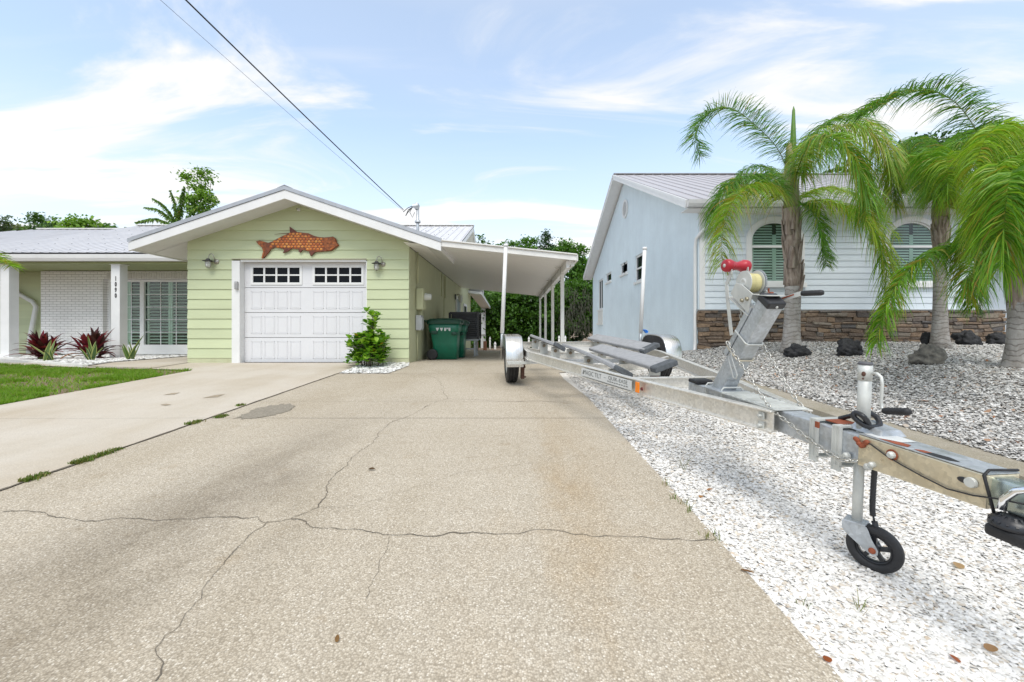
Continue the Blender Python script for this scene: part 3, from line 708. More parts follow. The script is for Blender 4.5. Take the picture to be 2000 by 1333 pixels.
# garage roof: deck with ribs, fascia boards, soffit
RY0, RY1 = 8.19, 13.4
EX = 3.12
for sgn in (-1, 1):
    def rp(a, y, h): return (GXC + sgn * a, y, 3.40 - .335 * a + h)
    m = MB(); m.add([rp(0, RY0 - .02, .165), rp(EX, RY0 - .02, .165), rp(EX, RY1, .165), rp(0, RY1, .165), rp(0, RY0 - .02, .13), rp(EX, RY0 - .02, .13), rp(EX, RY1, .13), rp(0, RY1, .13)],
                    [(0, 1, 2, 3), (7, 6, 5, 4), (0, 4, 5, 1), (1, 5, 6, 2), (2, 6, 7, 3), (3, 7, 4, 0)])
    for k in range(22):
        y = RY0 + .1 + k * .24; m.bar(rp(.02, y, .17), rp(EX, y, .17), .035, .02, (0, 0, 1))
    hp(m, 'metal_roof', ROOF_METAL)
    m = MB()                                            # grey drip edge strip on the rake
    m.add([rp(0, RY0 - .035, .175), rp(EX + .01, RY0 - .035, .175), rp(EX + .01, RY0 - .035, .10), rp(0, RY0 - .035, .10), rp(0, RY0 + .08, .178), rp(EX + .01, RY0 + .08, .178)], [(0, 3, 2, 1), (0, 1, 5, 4)])
    hp(m, 'drip_edge', ROOF_EDGE)
    m = MB(); m.add([rp(0, RY0 - .02, .10), rp(EX, RY0 - .02, .10), rp(EX, RY0 - .02, -.08), rp(0, RY0 - .02, -.08), rp(0, RY0 + .02, .10), rp(EX, RY0 + .02, .10), rp(EX, RY0 + .02, -.08), rp(0, RY0 + .02, -.08)],
                    [(0, 3, 2, 1), (4, 5, 6, 7), (3, 7, 6, 2), (1, 2, 6, 5), (0, 1, 5, 4)])
    yend = 10.0 if sgn > 0 else RY1
    m.bar(rp(EX - .02, RY0, .02), rp(EX - .02, yend, .02), .04, .17)
    hp(m, 'fascia', WHITE, bevel=.004, seg=1)
    m = MB()                                            # sloped soffit, grooved every 15 cm
    yy = RY0 + .02
    while yy < GY - .03:
        ye = min(yy + .1, GY - .02); m.add([rp(.0, yy, -.045), rp(EX - .04, yy, -.045), rp(EX - .04, ye - .006, -.045), rp(.0, ye - .006, -.045)], [(0, 1, 2, 3)]); yy += .1
    m.add([rp(0, RY0, -.038), rp(EX - .03, RY0, -.038), rp(EX - .03, GY, -.038), rp(0, GY, -.038)], [(0, 1, 2, 3)])
    wallx = 2.349
    m.add([rp(wallx, GY - .02, -.05), rp(EX - .04, GY - .02, -.05), rp(EX - .04, yend, -.05), rp(wallx, yend, -.05)], [(0, 1, 2, 3)])
    if sgn > 0: m.add([rp(wallx, yend, -.05), rp(EX - .04, yend, -.05), rp(EX - .04, yend, .12), rp(wallx, yend, .12)], [(0, 1, 2, 3)])
    hp(m, 'soffit', SOFFIT)
m = MB(); m.sweep([(-.14, -.045), (-.0, .012), (.14, -.045), (.14, -.035), (0, .024), (-.14, -.035)], [(GXC, RY0 - .03, 3.575), (GXC, RY1, 3.575)]); hp(m, 'ridge_cap', ROOF_EDGE)

# main roof: front slope, back slope
EZ, EY, RYM, RZM = 2.69, 10.55, 16.0, 4.74
SL = (RZM - EZ) / (RYM - EY)
m = MB()
def mslope(x0, x1, rz0=None):
    m.add([(x0, EY, EZ), (x1, EY, EZ), (x1, RYM, RZM), (x0, RYM, RZM), (x0, EY, EZ - .035), (x1, EY, EZ - .035), (x1, RYM, RZM - .035), (x0, RYM, RZM - .035)], [(0, 1, 2, 3), (7, 6, 5, 4), (0, 4, 5, 1), (1, 5, 6, 2), (3, 0, 4, 7)])
    m.add([(x0, RYM, RZM), (x1, RYM, RZM), (x1, 2 * RYM - EY, EZ), (x0, 2 * RYM - EY, EZ), (x0, RYM, RZM - .035), (x1, RYM, RZM - .035), (x1, 2 * RYM - EY, EZ - .035), (x0, 2 * RYM - EY, EZ - .035)], [(0, 1, 2, 3), (7, 6, 5, 4), (1, 5, 6, 2)])
    x = x0 + .1
    while x < x1:
        m.bar((x, EY, EZ + .008), (x, RYM, RZM + .008), .04, .022)
        x += .24
mslope(-14.7, -1.58)
rz2 = 4.53
m.add([(-22, EY, EZ), (-14.7, EY, EZ), (-14.7, RYM - .3, rz2), (-18.2, RYM - .3, rz2), (-22, EY + 3, EZ + .4), (-22, RYM + 3, EZ + .4), (-14.7, RYM + 5, EZ)], [(0, 1, 2, 3), (0, 3, 4), (4, 3, 5), (3, 2, 6, 5)])
x = -21.9
while x < -14.7:
    top = 1.0 if x > -18.2 else max(.05, 1 - (-18.2 - x) / 3.8)
    m.bar((x, EY, EZ + .008), (x, EY + (RYM - .3 - EY) * top, EZ + (rz2 - EZ) * top + .008), .04, .022); x += .24
for r in range(5):
    f = .12 + r * .19; y = EY + (RYM - EY) * f; z = EZ + (RZM - EZ) * f
    x = -20 + .02
m.cur = 1                                             # screw heads in rows
for r in range(6):
    f = .06 + r * .17
    x = -20.0
    while x < -1.8:
        y = EY + (RYM - EY) * f; z = (EZ + ((RZM if x > -14.7 else rz2) - EZ) * f)
        if x > -14.7 or f < 1 - max(0, (-18.2 - x) / 3.8): m.box(x + .05, x + .072, y - .014, y + .014, z - .002, z + .022)
        x += .48
main_roof = hp(m, 'metal_roof', [ROOF_METAL, simple('screw_grey', (.26, .26, .27), .5)])
m = MB(); m.bar((-14.7, RYM, RZM + .02), (-1.56, RYM, RZM + .02), .25, .03); m.bar((-18.2, RYM - .3, rz2 + .02), (-14.7, RYM - .3, rz2 + .02), .22, .03); hp(m, 'ridge_cap', WHITE_DIRTY)
m = MB()                                               # gable end boards on the carport side
for ya, za, yb, zb in ((EY, EZ, RYM, RZM), (2 * RYM - EY, EZ, RYM, RZM)):
    m.bar((-1.6, ya, za - .10), (-1.6, yb, zb - .10), .04, .17)
    v = [(-1.62, ya, za - .14), (-1.62, yb, zb - .14), (GX1, yb, zb - .14), (GX1, ya, za - .14)]; m.add(v, [(0, 1, 2, 3)])
hp(m, 'fascia', WHITE)
# porch front: gutter, frieze, brick, window, green wall
m = MB(); prof = [(-.06, -.10), (.045, -.10), (.075, -.03), (.085, .055), (.085, .065), (.07, .065), (.06, -.02), (.03, -.085), (-.05, -.085), (-.05, .06), (-.06, .06)]
prof = [(x, z) for x, z in prof]
m.sweep(prof, [(-22, 10.5, 2.56), (-6.95, 10.5, 2.56)]); gut = hp(m, 'gutter', WHITE)
m = MB(); m.box(-22, -6.95, 10.42, 10.58, 2.645, 2.668); hp(m, 'roof_edge_strip', BLACK_PLASTIC)  # solid black strip between gutter and roof edge
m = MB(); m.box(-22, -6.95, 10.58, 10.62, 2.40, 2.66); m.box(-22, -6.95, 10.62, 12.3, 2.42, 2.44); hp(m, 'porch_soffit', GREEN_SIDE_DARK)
m = MB(); m.box(-22, -6.95, 12.3, 12.4, -.1, 2.42); hp(m, 'back_wall', GREEN_STUCCO)
m = MB(); lap_rows(m, lambda z, zt: [(-22, -13.7, -13.7, -22)], 0, 2.42, .2085, 12.28); hp(m, 'lap_siding', GREEN_SIDE)
BX0, BX1, WX0, WX1 = -13.75, -11.95, -11.83, -6.95
m = MB(); m.box(BX0, BX1, 11.9, 12.29, -.05, 2.40); m.box(BX1, WX1, 11.9, 12.29, 2.17, 2.40); m.box(BX1, BX1 + .09, 12.02, 12.29, -.05, 2.17)
brick = hp(m, 'brick_wall', BRICK)
m = MB()                                               # soldier course over the window
x = BX1 + .12
while x < WX1 - .08:
    m.box(x, x + .065, 11.888, 11.902, 2.175, 2.345); x += .073
hp(m, 'soldier_course', simple('white_painted_soldier_brick', (.66, .64, .62), .7, var=.12, vscale=9), bevel=.003, seg=1)
def slats(mb, x0, x1, z0, z1, y, pitch=.062, w=.05, ang=35):
    z = z0 + pitch / 2
    ca, sa = math.cos(R(ang)) * w / 2, math.sin(R(ang)) * w / 2
    while z < z1:
        mb.add([(x0, y - sa, z - ca), (x1, y - sa, z - ca), (x1, y + sa, z + ca), (x0, y + sa, z + ca)], [(0, 1, 2, 3)])
        z += pitch
WZ0, WZ1 = .18, 2.16
bays = [(-11.83, -10.92), (-10.86, -9.43), (-9.37, -7.9)]
m = MB(); m.box(-11.86, -7.0, 11.98, 12.06, WZ1 - .06, WZ1); m.box(-11.86, -7.0, 11.98, 12.06, -.02, WZ0 + .08)
for a, b in [(-11.86, -11.80), (-10.95, -10.83), (-9.46, -9.34), (-7.95, -7.85)]: m.box(a, b, 11.98, 12.06, WZ0 + .08, WZ1 - .06)
win = hp(m, 'window', WHITE, bevel=.004, seg=1)
m = MB(); m.box(-11.8, -7.95, 12.035, 12.04, WZ0 + .08, WZ1 - .06); hp(m, 'pane', GLASS, win)
m = MB()
for a, b in [(-11.80, -10.95), (-10.83, -9.46), (-9.34, -7.95)]:
    for k in (1, 2):
        x = a + (b - a) * k / 3; m.box(x - .009, x + .009, 12.022, 12.034, WZ0 + .08, WZ1 - .06)
    for k in range(1, 5):
        z = WZ0 + .08 + (WZ1 - WZ0 - .14) * k / 5; m.box(a, b, 12.024, 12.033, z - .009, z + .009)
hp(m, 'muntins', WHITE, win)
m = MB()
for a, b in [(-11.80, -10.95), (-10.83, -9.46), (-9.34, -7.95)]:
    n = 2; 
    for k in range(n):
        xa, xb = a + (b - a) * k / n, a + (b - a) * (k + 1) / n
        m.box(xa + .005, xa + .06, 12.09, 12.12, WZ0, WZ1); m.box(xb - .06, xb - .005, 12.09, 12.12, WZ0, WZ1)
        slats(m, xa + .06, xb - .06, WZ0 + .1, WZ1 - .05, 12.105, .09, .07, 52)
hp(m, 'shutters', SHUTTER, win)
m = MB(); m.box(-11.85, -7.0, 12.24, 12.28, -.02, 2.17); hp(m, 'dark_room_sheet', UNLIT_ROOM, win)
for cxp, yb in ((-13.2, 10.72), (-10.33, 10.72)):
    m = MB(); m.box(cxp - .115, cxp + .115, yb - .11, yb + .11, -.03, 2.42); m.box(cxp - .14, cxp + .14, yb - .135, yb + .135, 2.39, 2.415); m.box(cxp - .135, cxp + .135, yb - .13, yb + .13, -.03, .07)
    col = hp(m, 'porch_column', WHITE, bevel=.004, seg=1)
    if cxp > -11:
        for k, ch in enumerate('1090'):
            text_mesh('house_number', ch, .155, Matrix.Translation((cxp + .015 - house.location.x, yb - .113 - house.location.y, 2.02 - k * .147)) @ Matrix.Rotation(PI / 2, 4, 'X'), INK, col, .003, .006, sx=.62)
m = MB(); m.tube([(-16.2, 12.15, 2.4), (-15.3, 12.15, 2.09), (-14.72, 12.15, 1.78), (-14.28, 12.15, 1.53), (-14.18, 12.15, 1.38), (-14.34, 12.15, .55), (-14.4, 12.15, 0)], .06, 6); hp(m, 'downspout', WHITE)
# side door and window towards the yard (on the side wall)
for ya, yb, z0, z1, nm in ((15.7, 16.9, -.15, 2.0, 'side_door'), (18.0, 19.2, .75, 1.85, 'window')):
    m = MB(); X = GX1
    m.box(X - .03, X + .03, ya, ya + .1, z0, z1); m.box(X - .03, X + .03, yb - .1, yb, z0, z1); m.box(X - .03, X + .03, ya + .1, yb - .1, z1 - .1, z1)
    d = hp(m, nm, WHITE); m = MB(); m.box(X - .025, X + .005, ya + .1, yb - .1, z0, z1 - .1); hp(m, 'pane' if nm == 'window' else 'door_leaf', DARK_GLASS if nm == 'window' else simple('door_blue_grey', (.30, .36, .36), .5), d)
m = MB(); m.box(GX1, GX1 + .03, 12.5, 12.62, 1.72, 2.42); m.box(GX1, GX1 + .06, 13.0, 13.1, 1.7, 2.4); m.box(GX1, GX1 + .025, 12.95, 13.05, -.15, 1.7); hp(m, 'wall_conduit', GREEN_STUCCO)

# ------------------------------------------------------------------ things fixed to the garage
fish = thing('carved_fish', P(580, 475, 8.66), 'orange carved wooden fish with overlapping scales hanging above the garage door', 'wall decoration')
FO = [(185,385),(250,365),(340,390),(400,408),(470,385),(560,335),(650,290),(740,250),(800,222),(915,215),(1000,225),(1120,240),(1220,285),(1300,305),(1400,312),(1500,305),(1550,295),(1600,330),(1620,400),(1660,450),(1600,500),(1520,550),(1440,555),(1240,570),(1135,560),(1010,535),(820,510),(660,512),(520,490),(450,520),(400,590),(310,690),(285,680),(310,560),(290,490),(230,440)]
def fz(a, b, d=0.): q = P(480 + a / 9.09, 430 + b / 9.09, 8.66); return Vector((q.x, q.y + d, q.z)) - fish.location
m = MB(); m.prism(FO, lambda a, b, d: fz(a, b, d), -.012, .02); m.build('body', FISH_BASE, fish, bevel=.004)
FISH_MID = simple('orange_brown_wood', (.50, .14, .026), .5, var=.5, vscale=26, c2=(.13, .04, .015))
def pin(poly, x, y):
    c = False; n = len(poly)
    for i in range(n):
        (xa, ya), (xb, yb) = poly[i], poly[(i + 1) % n]
        if (ya > y) != (yb > y) and x < (xb - xa) * (y - ya) / (yb - ya) + xa: c = not c
    return c
m = MB(); m.smooth = True
row = 0
yq = 205
while yq < 600:
    xq = 1372 - (row % 2) * 31
    while xq > 430:
        if all(pin(FO, xq + ax, yq + ay) for ax, ay in ((24, 0), (-26, 0), (0, 24), (0, -24))):
            j = random.uniform(-4, 4); n = 12; vs = [fz(xq + j, yq, -.027)]
            for i in range(n):
                t = 2 * PI * i / n; vs.append(fz(xq + j + 26 * math.cos(t), yq + 20.5 * math.sin(t), -.0135))
            m.add(vs, [(0, 1 + i, 1 + (i + 1) % n) for i in range(n)])
        xq -= 61
    yq += 45; row += 1
m.build('scales', FISH, fish)
for poly in ([(790,224),(785,120),(850,170),(915,217)], [(1140,556),(1130,575),(1160,645),(1240,568)], [(660,512),(690,540),(665,590),(760,555),(820,508)], [(955,525),(940,562),(970,580),(1012,536)]):
    m = MB(); m.prism(poly, lambda a, b, d: fz(a, b, d), -.018, .012); m.build('fin', FISH_FIN, fish)
m = MB(); m.tube([fz(775, 240, -.01), fz(690, 243, -.015), fz(600, 250, -.015), fz(510, 266, -.015)], [.008, .006, .005, .002], 6); m.build('fin_filament', FISH_FIN, fish)
m = MB(); m.prism([(190,385),(250,368),(345,395),(300,430),(330,480),(345,560),(310,680),(290,670),(315,560),(292,488),(235,440)], lambda a, b, d: fz(a, b, d), -.018, -.011); m.build('tail', FISH_MID, fish)
m = MB()
m.prism([(1390,330),(1500,318),(1552,308),(1590,338),(1605,400),(1645,448),(1590,488),(1510,540),(1440,545),(1400,470),(1380,400)], lambda a, b, d: fz(a, b, d), -.024, -.011)
m.ball(fz(1500, 360, -.026), .012, .008, .012); m.tube([fz(1640, 452, -.026), fz(1560, 470, -.026), fz(1470, 520, -.026)], .004, 5); m.tube([fz(1400, 340, -.026), fz(1385, 400, -.026), fz(1420, 500, -.026), fz(1460, 540, -.026)], .005, 5)
m.tube([fz(1560, 350, -.026), fz(1540, 410, -.026), fz(1450, 430, -.026), fz(1430, 380, -.026)], .005, 5)
m.build('head', FISH_MID, fish, bevel=.004)

def lantern(px, py, label):
    c = P(px, py, 8.66); t = thing('wall_lantern', c, label, 'wall lamp', 'bulkhead lanterns beside the garage door')
    # wall plate right of the lamp, gooseneck arm over to the cage
    NICK = simple('brushed_nickel', (.42, .40, .36), .35, .8, var=.2)
    m = MB(); m.lathe([(0, -.0), (.055, 0), (.055, -.02), (.03, -.04), (.0, -.045)], (.10, .035, .0), (0, 1, 0), 16); m.build('wall_plate', NICK, t)
    arc = [(.10, .0, .0)] + [(.05 + .05 * math.cos(a), -.06, .09 + .06 * math.sin(a)) for a in [R(x) for x in range(0, 200, 20)]]
    m = MB(); m.tube(arc + [(-.0, -.08, .045)], .008, 6); m.build('arm', NICK, t)
    m = MB(); m.lathe([(.0, .05), (.03, .045), (.045, .02), (.10, .0), (.10, -.008), (.03, -.006)], (-.0, -.08, .0), (0, 0, 1), 20); m.build('shade', DARK_METAL, t)
    m = MB(); m.smooth = True; m.lathe([(.035, -.006), (.045, -.03), (.045, -.10), (.035, -.13), (.0, -.145)], (-.0, -.08, .0), (0, 0, 1), 16); m.build('lamp_glass', LAMP_GLASS, t)
    m = MB()
    for k in range(6):
        a = 2 * PI * k / 6; m.tube([(.05 * math.cos(a) * s, -.08 + .05 * math.sin(a) * s, z) for s, z in ((1, -.006), (1.05, -.04), (1.05, -.1), (.7, -.14), (0, -.155))], .004, 5)
    m.lathe([(.05, -.05), (.057, -.05), (.057, -.057), (.05, -.057)], (-.0, -.08, .0), (0, 0, 1), 16); m.build('cage', NICK, t)
lantern(412, 511, 'caged nickel wall lantern left of the garage door')
lantern(738, 516, 'caged nickel wall lantern right of the garage door, nearer the carport')
t = thing('security_light', P(583, 410, 8.66), 'tiny white motion sensor under the peak of the garage gable', 'sensor')
m = MB(); m.box(-.03, .03, -.0, .02, -.03, .03); m.lathe([(.0, -.06), (.022, -.05), (.022, 0)], (0, 0, 0), (0, 1, 0), 10); m.build('housing', WHITE, t, bevel=.004)
m = MB(); m.lathe([(0, -.066), (.014, -.06), (.014, -.05)], (0, 0, 0), (0, 1, 0), 10); m.build('lens', BLACK_PLASTIC, t)
t = thing('keypad', P(462, 558, 8.64), 'small grey garage door keypad on the white door jamb', 'keypad')
m = MB(); m.box(-.032, .032, -.03, .015, -.085, .085); m.build('case', simple('light_grey_plastic', (.40, .40, .40), .5), t, bevel=.008)
m = MB(); m.box(-.024, .024, -.034, -.029, -.07, .04); m.build('cover', simple('mid_grey_plastic', (.30, .30, .30), .45), t, bevel=.004)

# service mast, meter, boxes on the side wall
X = GX1 + .012
t = thing('service_mast', (X + .03, 9.3, 1.75), 'grey steel electric service mast rising through the garage eave', 'service mast')
m = MB(); m.tube([(0, 0, .0), (0, 0, .72)], .02, 10); m.build('conduit', GREEN_STUCCO, t)
m = MB(); m.tube([(0, 0, .72), (0, 0, 1.72)], .032, 12); m.lathe([(.06, 1.38), (.07, 1.40), (.06, 1.43), (.035, 1.44)], (0, 0, 0), (0, 0, 1), 12); m.build('pipe', GALV, t)
m = MB(); m.lathe([(.035, 1.68), (.06, 1.72), (.065, 1.77), (.04, 1.82), (0, 1.83)], (-.02, -.01, 0), (0, 0, 1), 14); m.lathe([(0, -.10), (.04, -.09), (.05, 0), (.05, .02)], (-.02, -.03, 1.755), (1, .2, .1), 10); m.build('weatherhead', GALV, t)
m = MB(); m.tube([(-.1, -.02, 1.74), (-.2, -.05, 1.66), (-.25, -.08, 1.52), (-.2, -.08, 1.60), (-.14, -.03, 1.70)], .009, 6); m.tube([(-.1, -.03, 1.75), (-.16, -.08, 1.60), (-.10, -.08, 1.48), (-.06, -.05, 1.6)], .007, 6); m.tube([(-.1, -.03, 1.76), (-.21, -.06, 1.70), (-.3, -.1, 1.60)], .008, 6)
m.build('drip_loops', BLACK_RUBBER, t)
t = thing('electric_meter', (X, 9.42, 1.4), 'olive painted electric meter box with round glass meter on the side wall', 'electric meter')
m = MB(); m.box(0, .16, -.16, .16, -.24, .24); m.build('meter_box', GREEN_STUCCO, t, bevel=.012)
m = MB(); m.smooth = True; m.lathe([(.085, .16), (.085, .2), (.075, .215), (.075, .29), (.06, .31), (0, .315)], (0, .03, .06), (1, 0, 0), 20); m.build('meter_glass', LAMP_GLASS, t)
m = MB(); m.tube([(.08, 0, -.24), (.08, 0, -.36), (.02, 0, -.46)], .03, 8); m.build('lower_conduit', GREEN_STUCCO, t)
t = thing('switch_box', (X, 9.35, .86), 'small grey electrical switch box below the electric meter', 'switch box')
m = MB(); m.box(0, .12, -.13, .13, -.17, .17); m.build('case', simple('grey_enamel', (.42, .44, .46), .45, var=.2), t, bevel=.01)
m = MB(); m.box(.12, .135, -.11, .11, -.14, .12); m.build('cover', simple('grey_enamel_light', (.50, .52, .53), .45, var=.1), t, bevel=.006)
m = MB(); m.tube([(.015, 0, -.17), (.015, 0, -.86)], .012, 6); m.build('ground_conduit', GREEN_STUCCO, t)
t = thing('bracket_lamp', (X, 15.4, 1.93), 'small black wall lamp beside the side door under the carport', 'wall lamp')
m = MB(); m.box(0, .03, -.06, .06, -.1, .1); m.tube([(.02, 0, .06), (.14, 0, .1), (.2, 0, .04)], .014, 6); m.build('bracket', DARK_METAL, t)
m = MB(); m.lathe([(.0, .08), (.08, .04), (.09, -.02), (.06, -.2), (0, -.22)], (.2, 0, 0), (0, 0, 1), 10); m.build('lamp_glass', LAMP_GLASS, t)

# ------------------------------------------------------------------ power lines
def cable(name, pts, r, mat, label, cat, sag):
    m = MB(); out = []
    a, b = Vector(pts[0]), Vector(pts[1])
    for i in range(61):
        t_ = i / 60; q = a.lerp(b, t_); q.z -= sag * 4 * t_ * (1 - t_); out.append(q)
    m.tube(out, r, 6); return tag(m.build(name, mat), label, cat)
M0 = Vector((X - .27, 9.2, 3.40))
P1 = P(380, 0, 4.6); d = (P1 - M0); P2 = M0 + d * 2.3
cable('power_cable', (M0, P2), .009, BLACK_RUBBER, 'thick black power cable running from the service mast up across the sky', 'power cable', .10)
P1b = P(347, 0, 4.6); P2b = M0 + (P1b - M0) * 2.3
cable('telephone_wire', (M0 + Vector((0, .02, -.03)), P2b), .0022, DARK_METAL, 'thin dark wire running just below the thick power cable', 'wire', .16)

# ------------------------------------------------------------------ carport
cp = thing('carport', (-.5, 8.19, 0), 'white flat carport roof on slender posts joined to the green house', 'carport')
def cz(x): return 2.47 - .105 * (x - GX1)              # underside
CX1, CY0, CY1 = 1.26, 8.21, 17.5
m = MB()
x = GX1 + .0
pan = .305; y = CY0 + .03
while y < CY1 - .05:                                   # interlocking pans run across, seen as fine lines
    ye = min(y + pan, CY1 - .02)
    m.add([(GX1, y, cz(GX1)), (CX1 - .03, y, cz(CX1 - .03)), (CX1 - .03, ye - .008, cz(CX1 - .03)), (GX1, ye - .008, cz(GX1)), (GX1, ye, cz(GX1) + .012), (CX1 - .03, ye, cz(CX1 - .03) + .012)], [(0, 3, 2, 1), (3, 4, 5, 2)])
    y = ye
m.add([(GX1, CY0, cz(GX1) + .09), (CX1, CY0, cz(CX1) + .09), (CX1, CY1, cz(CX1) + .09), (GX1, CY1, cz(GX1) + .09)], [(0, 1, 2, 3)])
lo(m, cp).build('roof_panel', simple('white_pan_roof', (.88, .865, .85), .4, var=.03), cp)
m = MB(); x0 = -1.54
m.bar((x0, CY0 - .005, cz(x0) + .05), (CX1, CY0 - .005, cz(CX1) + .05), .03, .135, (0, 0, 1)); m.bar((x0, CY0 - .02, cz(x0) + .105), (CX1, CY0 - .02, cz(CX1) + .105), .06, .025)
m.bar((CX1, CY0, cz(CX1) + .045), (CX1, CY1, cz(CX1) + .045), .05, .13); lo(m, cp).build('fascia', WHITE_DIRTY, cp, bevel=.004, seg=1)
bz = cz(1.12)
m = MB(); m.box(1.06, 1.13, CY0 + .12, CY1 - .1, bz - .15, bz - .004); m.box(1.16, 1.225, CY0 + .1, CY0 + .17, bz - .12, bz - .02); lo(m, cp).build('beam', WHITE, cp, bevel=.004, seg=1)
for yy in (9.3, 11.65, 14.3, 17.2):
    m = MB(); m.box(1.055, 1.135, yy - .04, yy + .04, g(yy) - .02, bz - .15); m.box(1.04, 1.15, yy - .055, yy + .055, g(yy) - .02, g(yy) + .012)
    lo(m, cp).build('post', WHITE_DIRTY, cp, bevel=.004, seg=1)
    m = MB(); m.box(1.048, 1.056, yy - .035, yy + .035, bz - .26, bz - .02); m.box(.93, 1.056, yy - .012, yy + .012, bz - .03, bz - .004); lo(m, cp).build('bracket', GALV_PALE, cp)
# rear porch awning
t = thing('porch_awning', (-1.9, 21, 0), 'white porch awning on a thick post at the far end of the green side wall', 'awning')
m = MB()
for k in range(2): m.add([(GX1, 20 + 4 * k, 2.50 - .18 * k), (-1.62, 20 + 4 * k, 2.42 - .18 * k), (-1.62, 23.97 + 4 * k, 2.24 - .18 * k), (GX1, 23.97 + 4 * k, 2.32 - .18 * k)] , [(0, 3, 2, 1)])
m.add([(GX1, 20, 2.62), (-1.60, 20, 2.55), (-1.60, 28, 2.2), (GX1, 28, 2.27)], [(0, 1, 2, 3)]); m.bar((-1.60, 20, 2.47), (-1.60, 28, 2.12), .04, .16); m.bar((GX1, 20, 2.54), (-1.6, 20, 2.47), .04, .12); lo(m, t).build('canopy', WHITE, t)
m = MB(); m.box(-2.24, -1.92, 27.6, 27.9, -.6, 2.16); lo(m, t).build('post', WHITE_DIRTY, t)
m = MB(); m.box(-2.32, -1.92, 27.5, 27.59, .35, .95); lo(m, t).build('outlet_box', WHITE, t)
# ------------------------------------------------------------------ bins and air conditioner
def rrect(w, d, r, n=4):
    out = []
    for cx_, cy_, a0 in ((w / 2 - r, d / 2 - r, 0), (-w / 2 + r, d / 2 - r, 90), (-w / 2 + r, -d / 2 + r, 180), (w / 2 - r, -d / 2 + r, 270)):
        for i in range(n + 1):
            a = R(a0 + 90 * i / n); out.append((cx_ + r * math.cos(a), cy_ + r * math.sin(a)))
    return out
def loft(mb, secs, cap=True):               # secs: (w, d, r, z, dx, dy)
    rings = [[(x + s[4], y + s[5], s[3]) for x, y in rrect(s[0], s[1], s[2])] for s in secs]; n = len(rings[0])
    fs = [(i * n + j, i * n + (j + 1) % n, (i + 1) * n + (j + 1) % n, (i + 1) * n + j) for i in range(len(rings) - 1) for j in range(n)]
    if cap: fs += [tuple(range(n))[::-1], tuple((len(rings) - 1) * n + j for j in range(n))]
    mb.add([q for r_ in rings for q in r_], fs)
def make_bin():
    t = thing('wheeled_bin', (-1.70, 10.15, g(10.1)), 'dark green wheeled bin with white WM lettering beside the green wall', 'bin', 'green wheeled bins by the wall')
    m = MB(); m.smooth = True
    loft(m, [(.56, .50, .06, .02, .03, 0), (.60, .54, .07, .40, .02, 0), (.66, .60, .07, .66, .0, 0), (.72, .64, .08, .70, .0, 0), (.76, .66, .08, .90, 0, 0)]); b = m.build('body', BIN_GREEN, t)
    m = MB(); loft(m, [(.80, .70, .08, .86, .0, 0), (.82, .72, .09, .90, 0, 0), (.82, .72, .09, .935, 0, 0)]); m.build('rim', BIN_DARK, t)
    m = MB(); m.smooth = True; loft(m, [(.83, .73, .09, .938, .01, 0), (.82, .72, .10, .965, .01, 0), (.70, .60, .12, 1.0, .01, 0), (.3, .3, .1, 1.012, .0, 0)]); m.box(.38, .44, -.2, .2, .90, .95); m.build('lid', BIN_DARK, t)
    m = MB(); m.tube([(-.42, -.3, .92), (-.48, -.28, .96), (-.48, .28, .96), (-.42, .3, .92)], .016, 8); m.build('handle', BIN_DARK, t)
    for q_ in ((.20, .32, -.345, -.29, .60, .68), (-.30, -.14, -.335, -.29, .62, .70)):
        m = MB(); m.box(*q_); m.build('grip', BIN_DARK, t, bevel=.02)
    for sy in (-1, 1):
        m = MB(); m.smooth = True
        m.lathe([(.0, -.03), (.09, -.032), (.125, -.03), (.135, -.015), (.135, .015), (.125, .03), (0, .03)], (-.27, sy * .29, .135), (0, 1, 0), 20); m.build('wheel', BLACK_RUBBER, t)
    m = MB(); m.box(-.36, -.2, -.25, .25, .02, .26); m.build('axle_housing', BLACK_PLASTIC, t, bevel=.03)
    for ch, dx in (('W', -.09), ('M', .10)):
        text_mesh('lettering', ch, .19, Matrix.Translation((dx, -.322, .765)) @ Matrix.Rotation(R(84), 4, 'X'), DECAL, b, .003, .0065, sx=1.1)
    return t
b1 = make_bin()
b2 = copy_tree(b1); b2.location = (-1.64, 11.0, g(11.0)); b2['label'] = 'dark green wheeled bin mostly hidden behind the bin with the white lettering'
ac = thing('air_conditioner', (-1.42, 12.0, g(12)), 'black louvred air conditioner condenser raised on a metal stand', 'air conditioner')
m = MB(); loft(m, [(.80, .78, .05, .50, 0, 0), (.80, .78, .05, .56, 0, 0)]); loft(m, [(.82, .80, .05, 1.22, 0, 0), (.82, .80, .05, 1.27, 0, 0)]); loft(m, [(.72, .70, .03, .56, 0, 0), (.72, .70, .03, 1.22, 0, 0)])
for z in np.arange(.60, 1.21, .055): loft(m, [(.76, .74, .04, z, 0, 0), (.81, .79, .04, z + .014, 0, 0)])
m.build('cabinet', simple('charcoal_louvres', (.075, .078, .085), .5, .2, var=.2), ac)
m = MB()
for sx in (-1, 1):
    for sy in (-1, 1): m.box(sx * .40 - .03, sx * .40 + .03, sy * .39 - .03, sy * .39 + .03, .5, 1.25)
m.build('corner_panel', BLACK_PLASTIC, ac)
for sx in (-1, 1):
    for sy in (-1, 1):
        m = MB(); m.box(sx * .30 - .025, sx * .30 + .025, sy * .33 - .025, sy * .33 + .025, 0, .46); m.box(sx * .30 - .05, sx * .30 + .05, sy * .33 - .05, sy * .33 + .05, -.01, .01); m.build('stand_leg', GALV, ac)
m = MB(); m.box(-.4, .4, -.36, -.30, .45, .50); m.box(-.4, .4, .30, .36, .45, .50); m.box(-.29, .27, -.34, -.32, .20, .24); m.build('stand_rail', GALV, ac)

